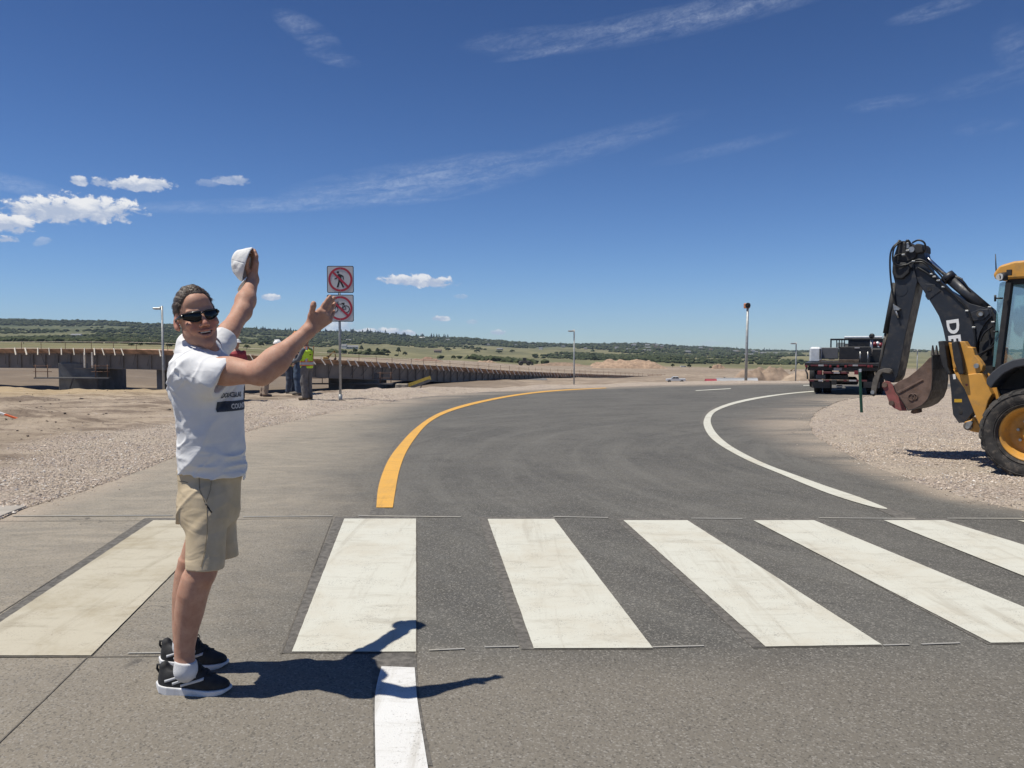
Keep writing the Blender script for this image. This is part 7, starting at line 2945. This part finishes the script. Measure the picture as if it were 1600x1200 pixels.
def machine(px, py, Y, wpx, label, cat, col, kind='loader', rot=0):
    g_ = P(px, py, Y)
    s = wpx * Y / 1200
    th_ = thing(cat.replace(' ', '_'), label, cat, tuple(g_), rot)
    m = mat('machine_%s' % kind + label[:6], col, .6, var=.2)
    md = mat('machine_dark', (.035, .033, .03), .7)
    if kind == 'loader':
        MB().box((0, 0, .20 * s), (.55 * s, .3 * s, .16 * s), None, .01 * s).build('body', m, th_)
        c = MB().box((-.02 * s, 0, .36 * s), (.20 * s, .24 * s, .20 * s), None, .01 * s).build('cab', md, th_)
        for sx in (-.24, .22):
            for sy in (-.16, .16):
                MB().lathe([(.04 * s, -.05 * s), (.12 * s, -.05 * s), (.135 * s, 0), (.12 * s, .05 * s), (.04 * s, .05 * s)], (sx * s, sy * s, .135 * s), (0, 1, 0), 16, closed=True).build('wheel', md, th_)
        MB().bar((.1 * s, 0, .28 * s), (.42 * s, 0, .12 * s), .18 * s, .05 * s).build('loader_arm', m, th_)
        MB().prism([(.40 * s, .02 * s), (.42 * s, .20 * s), (.52 * s, .03 * s)], (0, 0, 0), (1, 0, 0), (0, 0, 1), (0, 1, 0), -.2 * s, .2 * s).build('bucket', md, th_)
    else:
        MB().box((-.22 * s, 0, .06 * s), (.40 * s, .3 * s, .12 * s), None, .02 * s).build('track', md, th_)
        MB().box((-.25 * s, 0, .21 * s), (.36 * s, .26 * s, .16 * s), None, .02 * s).build('body', m, th_)
        MB().box((-.12 * s, -.05 * s, .28 * s), (.14 * s, .12 * s, .22 * s), None, .01 * s).build('cab', md, th_)
        MB().bar((-.08 * s, 0, .25 * s), (.12 * s, 0, .52 * s), .07 * s, .10 * s).bar((.12 * s, 0, .52 * s), (.38 * s, 0, .70 * s), .06 * s, .08 * s).build('boom', m, th_)
        st2 = MB().bar((.36 * s, 0, .72 * s), (.44 * s, 0, .22 * s), .06 * s, .07 * s).build('stick', m, th_)
        MB().prism([(.40 * s, .25 * s), (.30 * s, .10 * s), (.36 * s, .02 * s), (.48 * s, .10 * s), (.47 * s, .24 * s)], (0, 0, 0), (1, 0, 0), (0, 0, 1), (0, 1, 0), -.08 * s, .08 * s).build('bucket', md, th_)
    return th_
machine(515, 564, 190, 22, 'yellow excavator with raised arm working behind the bridge', 'excavator', (.42, .25, .06), 'exc')
machine(820, 571, 420, 26, 'dark brown wheel loader on the far dirt plain', 'wheel loader', (.085, .07, .05), 'loader', .1)
machine(395, 560, 170, 12, 'small yellow loader behind the bridge, left of the workers', 'wheel loader', (.40, .24, .06), 'loader', .8)
machine(1132, 593.5, 160, 9, 'small dark green loader in front of the earth bank', 'wheel loader', (.05, .06, .045), 'loader', .3)
machine(1238, 580, 330, 7, 'tiny yellow excavator in the field left of the truck', 'excavator', (.35, .22, .08), 'exc')
# white van behind the bridge
def van(px, py, Y, wpx, label, col=(.60, .61, .62)):
    s = wpx * Y / 1200 / 5.0
    th_ = thing('van', label, 'van', tuple(P(px, py, Y)), .1)
    MB().prism([(2.5 * s, .4 * s), (2.5 * s, 1.0 * s), (1.8 * s, 1.2 * s), (1.3 * s, 1.95 * s), (-2.4 * s, 2.0 * s), (-2.5 * s, .4 * s)], (0, 0, 0), (1, 0, 0), (0, 0, 1), (0, 1, 0), -.95 * s, .95 * s).build('body', mat('van_paint', col, .4), th_)
    for sy in (-1, 1):
        MB().prism([(1.6 * s, 1.2 * s), (1.2 * s, 1.8 * s), (.5 * s, 1.8 * s), (.5 * s, 1.2 * s)], (0, 0, 0), (1, 0, 0), (0, 0, 1), (0, 1, 0), sy * .96 * s, sy * .98 * s).build('side_window', m_cglass, th_)
        for x in (1.6, -1.6):
            car_wheel(th_, x * s, sy * .8 * s, .38 * s)
van(547, 563, 300, 5.5, 'small white van behind the bridge, right of the sign post')
van(598, 566, 320, 7, 'white van on the dirt plain above the conveyor')
van(1068, 575.5, 500, 10, 'left white truck in the row below the green field')
van(1083, 575.5, 520, 7, 'right white truck in the row below the green field')
van(1157, 578, 470, 5, 'white van below the yellow field, left of the siren post')
van(686, 565.5, 480, 12, 'grey site cabin trailer on the dirt plain', (.33, .38, .38))


# dirt mounds on the plain
def mound(px, py, Y, wpx, hpx, label, seed, col=(.36, .25, .17)):
    w = wpx * Y / 1200; h = hpx * Y / 1200
    g_ = P(px, py, Y)
    n = 48; k = 14
    v, f = [], []
    for i_ in range(n + 1):
        for j in range(k + 1):
            u, vv = i_ / n * 2 - 1, j / k * 2 - 1
            e = max(0, 1 - abs(u) ** 2.2) * max(0, 1 - vv * vv)
            nn = vnoise(np.array([[u * 3.5 + seed, vv * 2, seed]]))[0] * .35 + vnoise(np.array([[u * 9 + seed, vv * 5, seed]]))[0] * .16
            v.append((u * w / 2, vv * w * .22, (e ** .8) * h * (1 + nn) - .3))
    for i_ in range(n):
        for j in range(k):
            a = i_ * (k + 1) + j
            f.append((a, a + 1, a + k + 2, a + k + 1))
    o = MB().add(v, f, True).build('dirt_mound', mat('mound_soil%d' % int(col[0] * 100), col, .95, var=.2, vscale=.6, bump=.6, bscale=2))
    o.location = g_
    props(o, label, 'dirt mound')
mound(982, 575.5, 420, 122, 14, 'widest dirt mound, right of the lamp post on the plain', 3)
mound(945, 573.5, 470, 50, 9, 'low dirt mound joining the left foot of the widest mound', 7)
mound(760, 570, 440, 40, 7, 'low pale dirt mound left of the dark wheel loader', 11)
mound(665, 566, 400, 60, 8, 'reddish dirt mound behind the bridge, near the site cabin', 15, (.26, .16, .11))
mound(875, 571.5, 460, 90, 5, 'long flat dirt mound right of the dark wheel loader', 19, (.27, .19, .13))
mound(1122, 577, 450, 24, 8, 'small pointed dirt mound at the edge of the green field', 23)
mound(1190, 597, 145, 110, 24, 'eroded earth bank behind the siren post', 27, (.30, .22, .16))
mound(1275, 598, 125, 120, 22, 'earth bank left of and behind the flatbed truck', 31, (.34, .26, .19))

# ================================================================ HOUSES
m_hw = mat('house_white', (.62, .61, .58), .8); m_hr = mat('house_grey_roof', (.20, .20, .205), .8)
m_ht = mat('house_tan', (.36, .29, .22), .8); m_hg = mat('house_grey', (.26, .26, .26), .8); m_hrr = mat('house_brown_roof', (.12, .085, .07), .8)
def house(px, py, Y, wpx, hpx, label, wall, roof, group=None):
    s = wpx * Y / 1200; h = hpx * Y / 1200
    g_ = P(px, py, Y)
    th_ = thing('house', label, 'house', tuple(g_), random.Random(int(px)).uniform(-.4, .4), group)
    MB().box((0, 0, h * .2), (s, s * .5, h * .9)).build('wall', wall, th_)
    MB().prism([(-s * .29, h * .6), (s * .29, h * .6), (0, h * 1.0)], (0, 0, 0), (0, 1, 0), (0, 0, 1), (1, 0, 0), -s * .54, s * .54).build('roof', roof, th_)
    if wpx > 9:
        for k in range(4):
            MB().box((-s * .36 + k * s * .24, -s * .252, h * .36), (s * .08, .05, h * .2)).build('window', m_cglass, th_)
def far_depth(px, py, lo=400, hi=3200):
    """depth at which the ground is seen at that pixel"""
    Ys_ = np.exp(np.linspace(math.log(lo), math.log(hi), 260))
    Xs = (px - 800) / 1200 * Ys_
    z = terrain_z(Xs, Ys_)
    yy_ = 545 - (z - H_EYE) * 1200 / Ys_
    vis = np.minimum.accumulate(yy_)
    i_ = np.nonzero(vis <= py)[0]
    return float(Ys_[i_[0]]) if len(i_) else hi
def FY(px, py): return far_depth(px, py)
house(120, 527, FY(120, 527), 15, 5.5, 'long white house on the hillside above the left part of the bridge', m_hw, m_hr)
house(538, 545.5, FY(540, 545), 8, 8, 'white gabled end house on the hillside right of the sign post', m_hw, m_hr)
house(550, 545.5, FY(550, 545), 18, 6, 'long pale farmhouse with grey roof right of the sign post', m_hw, m_hr)
house(684, 551, FY(684, 551), 11, 5, 'brown house among bushes above the site cabin', m_ht, m_hrr)
house(781, 547.5, FY(781, 547), 9, 3.5, 'pale low house in the meadow above the dark loader', m_ht, m_hr)
house(658, 529.5, FY(658, 529.5), 12, 3, 'pale house near the ridge above the formwork', m_ht, m_hw)
house(545, 533, FY(545, 533), 8, 3, 'small pale house high on the hillside above the farmhouse', m_ht, m_hr)
rh = random.Random(11)
for k in range(30):
    px = rh.uniform(960, 1075) if k < 17 else rh.uniform(1075, 1400)
    top = np.interp(px, [960, 1000, 1060, 1120, 1180, 1400], [541, 539, 541, 546, 549, 550])
    py = top + rh.uniform(1.5, 10 if px < 1080 else 6)
    house(px, py, FY(px, py), rh.uniform(4, 9), rh.uniform(3, 5), 'small house in the settlement spread over the far right ridge', rh.choice((m_hw, m_ht, m_hg, m_hg, m_ht)), rh.choice((m_hr, m_hrr, m_hr)), 'houses of the far ridge settlement')
for k, (px, py) in enumerate(((735, 537), (763, 540), (806, 541), (845, 546), (760, 535), (700, 532.5), (880, 543), (915, 546), (310, 516), (60, 506))):
    house(px, py, FY(px, py), rh.uniform(3.5, 6), rh.uniform(2.4, 3.4), 'tiny house among the trees of the middle ridge', rh.choice((m_ht, m_hw, m_hg)), m_hr, 'tiny houses among ridge trees')
house(1170, 556, FY(1170, 556), 13, 3.5, 'long pale barn behind the siren post at the field edge', m_hw, m_hr)

# ================================================================ TREES AND BRUSH
m_leaf, t, b = new_mat('far_foliage')
co = t.pos()
oi = t.n('ShaderNodeObjectInfo')
n1 = t.noise(co, .12, 5, .6)
n2 = t.noise(co, .015, 3, .5)
c = t.mix(n1.ramp(.35, .65), (.034, .046, .025), (.070, .082, .040))
c = t.mix(n2.ramp(.45, .65, 0, .6), c, (.085, .092, .048))
put(t, b.inputs['Base Color'], c)
b.inputs['Roughness'].default_value = .95
b.inputs['Specular IOR Level'].default_value = .05
m_pine, t, b = new_mat('pine_foliage')
n1 = t.noise(t.pos(), .3, 4, .6)
put(t, b.inputs['Base Color'], t.mix(n1.ramp(.35, .65), (.018, .030, .020), (.035, .052, .030)))
b.inputs['Roughness'].default_value = .95
b.inputs['Specular IOR Level'].default_value = .05
m_bark = mat('bark', (.09, .07, .055), .9)

import bmesh
_ico = bmesh.new(); bmesh.ops.create_icosphere(_ico, subdivisions=1, radius=1)
ICO_V = np.array([v.co for v in _ico.verts]); ICO_F = np.array([[v.index for v in f.verts] for f in _ico.faces]); _ico.free()


def clumps(cen, rad, seed=0, flat=.75):
    """irregular leaf clumps: many small displaced balls as arrays"""
    rs = np.random.RandomState(seed)
    n = len(cen)
    V_ = ICO_V[None] * (1 + rs.uniform(-.45, .35, (n, len(ICO_V), 1)))
    V_ = V_ * rad[:, None, None] * np.array([1, 1, flat])[None, None]
    V_ = V_ + cen[:, None, :]
    F_ = ICO_F[None] + (np.arange(n) * len(ICO_V))[:, None, None]
    return V_.reshape(-1, 3), F_.reshape(-1, 3)


def tree_proto(kind, seed, name, label, cat, group):
    th_ = thing(name, label, cat, (0, 0, -500), 0, group)
    rs = np.random.RandomState(seed)
    if kind == 'pine':
        c_, r_ = [], []
        for k in range(60):
            h = rs.uniform(.18, 1.0)
            rr_ = (1.02 - h) * .26 * rs.uniform(.3, 1.0)
            a = rs.uniform(0, 6.283)
            c_.append((math.cos(a) * rr_, math.sin(a) * rr_, h)); r_.append(.035 + .05 * (1 - h))
        v, f = clumps(np.array(c_), np.array(r_), seed, .8)
    else:
        c_, r_ = [], []
        for k in range(70):
            a, e = rs.uniform(0, 6.283), rs.uniform(-.25, 1.57)
            q = rs.uniform(.3, 1) ** .5
            lob = 1 + .25 * math.sin(3 * a + seed)
            c_.append((math.cos(a) * math.cos(e) * .40 * q * lob, math.sin(a) * math.cos(e) * .40 * q * lob, .42 + math.sin(e) * .48 * q)); r_.append(rs.uniform(.07, .15))
        v, f = clumps(np.array(c_), np.array(r_), seed)
    cr = np_mesh('crown', v, f, m_pine if kind == 'pine' else m_leaf, th_, False)
    tk = MB().tube([(0, 0, -.1), (.01, 0, .4), (0, .01, .8 if kind == 'pine' else .55)], [.035, .025, .01], 6).build('trunk', m_bark, th_)
    return th_


protos = {}
for kind, nm, lab, cat, grp in (('pine', 'pine_tree', 'dark pointed pine standing on the skyline of the ridge', 'pine tree', 'pines on the ridge skyline'),
                                ('oak', 'oak_shrub', 'rounded dark green bush on the grassy lower slope', 'shrub', 'rounded bushes on the lower slopes')):
    protos[kind] = [tree_proto(kind, s_, nm, lab, cat, grp) for s_ in (1, 2, 3, 4)]
_used = set()
def plant(kind, px, py, Y, hpx, wide=1.0, label=None, seed=0):
    src = protos[kind][seed % 4]
    h = hpx * Y / 1200
    if src.name not in _used:
        _used.add(src.name); r_ = src
    else:
        r_ = src.copy(); COL.objects.link(r_)
        for ch in src.children:
            c2 = ch.copy(); COL.objects.link(c2); c2.parent = r_
    q = P(px, py, Y)
    r_.location = q
    r_.scale = (h * wide, h * wide, h)
    r_.rotation_euler = (0, 0, seed * 1.7)
    if label:
        r_['label'] = label
        if 'group' in r_: del r_['group']
    return r_


SKY_X = [-400, 0, 100, 200, 300, 400, 500, 560, 600, 700, 760, 800, 850, 900, 950, 1000, 1060, 1100, 1130, 1170, 1300, 1600, 2000]
def skyline(px):
    Ys_ = np.linspace(900, 3600, 160)
    z = terrain_z((px - 800) / 1200 * Ys_, Ys_)
    yy_ = 545 - (z - H_EYE) * 1200 / Ys_
    i_ = int(np.argmin(yy_))
    return float(Ys_[i_]), float(yy_[i_])
rt = random.Random(21)
kk = 0
for k in range(150):
    u = rt.random()
    if u < .80: px = rt.uniform(400, 780)
    elif u < .88: px = rt.choice((rt.gauss(20, 12), rt.gauss(250, 8), rt.gauss(150, 40)))
    else: px = rt.uniform(780, 1220)
    Ysk, ysk = skyline(px)
    Ysk -= rt.uniform(0, 160)
    z = float(terrain_z(np.array([(px - 800) / 1200 * Ysk]), np.array([Ysk]))[0])
    py = 545 - (z - H_EYE) * 1200 / Ysk
    hp = rt.uniform(4.5, 9.0) if 400 < px < 700 else rt.uniform(2.8, 5.2)
    plant('pine', px, py + .8, Ysk, hp, rt.uniform(.9, 1.6), None, k)
INDIV = [(555, 552, 8, 1.1), (577, 553, 9, 1.2), (565, 549, 10, .8), (590, 553, 10, .9), (600, 553, 9, 1.3), (606, 554, 8, 1.2), (623, 553, 11, .8), (633, 556, 7, 1.2), (553, 549, 6, 1), (540, 552, 6, 1),
         (589, 554, 7, 1.2), (709, 562, 7, 1.3), (836, 560, 8, 1.8), (925, 557, 6, 2.2), (918, 560, 5, 2), (929, 563, 6, 2), (1006, 560, 3, 3), (1010, 567, 4, 3), (1030, 566, 4, 2), (1051, 574, 6, 1.2), (1077, 575, 7, 1.1),
         (1110, 576, 4, 1.4), (1170, 591, 6, 1.3), (37, 537, 9, 1.4), (80, 533, 9, 1.4), (160, 537, 8, 1.6), (205, 542, 7, 1.6), (220, 541, 7, 1.4), (265, 543, 8, 1.5), (350, 545, 9, 1.4), (385, 546, 8, 1.6), (408, 542, 8, 1.3),
         (417, 540, 9, 1.2), (440, 545, 8, 1.5), (700, 549, 6, 2), (745, 551, 5, 2.4), (780, 552, 5, 3), (800, 551, 5, 2), (1028, 549, 5, 2), (1142, 562, 3, 3), (1215, 562, 4, 3), (1300, 564, 5, 2)]
MARKS = [(-50, 'the left edge'), (251, 'the nearest lamp'), (345, 'the head'), (531, 'the sign post'), (660, 'the farthest formwork on the hill side'), (820, 'the dark loader'), (897, 'the central lamp post'),
         (1052, 'the white pickup'), (1166, 'the siren post'), (1310, 'the flatbed truck')]
MARKS[4] = (684, 'the brown hillside house')
ORD = ['first', 'second', 'third', 'fourth', 'fifth', 'sixth', 'seventh', 'eighth', 'ninth', 'tenth', 'eleventh', 'twelfth', 'thirteenth']
sec = {}
for k, q in sorted(enumerate(INDIV), key=lambda z: z[1][0]):
    sec.setdefault(max(i_ for i_, m_ in enumerate(MARKS) if m_[0] <= q[0]), []).append(k)
blab = {}
for i_, ks in sec.items():
    for n_i, k in enumerate(ks):
        blab[k] = '%s bush between %s and %s' % (ORD[n_i], MARKS[i_][1], MARKS[min(i_ + 1, len(MARKS) - 1)][1]) if len(ks) > 1 else 'lone dark bush between %s and %s' % (MARKS[i_][1], MARKS[min(i_ + 1, len(MARKS) - 1)][1])
for k, (px, py, hp, wd) in enumerate(INDIV):
    r_ = plant('oak', px, py, FY(px, py), hp, wd, None, k)
    r_['label'] = blab[k]

# brush cover of the hills: beyond counting
rs = np.random.RandomState(4)
N = 60000
pxs = rs.uniform(-420, 2050, N)
Yb = np.exp(rs.uniform(math.log(520), math.log(3300), N))
Xb = (pxs - 800) / 1200 * Yb
pp = np.stack([Xb, Yb, np.zeros(N)], 1)
big = fbm(pp / np.array([170, 330, 1.]) + 2.2, 4)
row = fbm(pp / np.array([420, 120, 1.]) + 9.2, 3)
near_lim = np.interp(pxs, [-420, 0, 300, 560, 700, 900, 1100, 1300, 2050], [600, 640, 700, 850, 1450, 1750, 2150, 2250, 2200])
ridge_ = np.clip((Yb - np.interp(pxs, [-420, 560, 800, 1000, 1300], [1700, 1750, 1900, 2150, 2500])) / 300, 0, .5)
dens = np.clip((Yb - near_lim) / 1500, -.9, .22) + ridge_ + np.interp(pxs, [0, 450, 650], [.10, .06, 0]) + big * 1.7 + row * 1.0
keep = dens > rs.uniform(.10, .30, N)
Xb, Yb, pxs = Xb[keep], Yb[keep], pxs[keep]
zb2 = terrain_z(Xb, Yb)
rad = rs.uniform(2.0, 5.2, len(Xb)) * np.clip(Yb / 1500, .7, 1.5)
v, f = clumps(np.stack([Xb, Yb, zb2 + rad * .35], 1), rad, 9, .62)
bo = np_mesh('hillside_brush', v, f, m_leaf, None, False)
props(bo, 'dense dark green oak brush covering the far hills', 'brush', None, 'stuff')
print('brush', len(Xb))

# ================================================================ AIR
hz = MB().box((0, 1900, 60), (9000, 4400, 260)).build('haze', bpy.data.materials.new('haze'))
hm = hz.data.materials[0]
hm.use_nodes = True
ht_ = hm.node_tree
for n in list(ht_.nodes): ht_.nodes.remove(n)
pv = ht_.nodes.new('ShaderNodeVolumePrincipled')
pv.inputs['Color'].default_value = (0.62, 0.76, 1.0, 1)
pv.inputs['Density'].default_value = 0.00007
pv.inputs['Anisotropy'].default_value = 0.0
mo = ht_.nodes.new('ShaderNodeOutputMaterial')
ht_.links.new(pv.outputs[0], mo.inputs['Volume'])
props(hz, 'thin blue air between the camera and the far hills', 'haze', None, 'stuff')
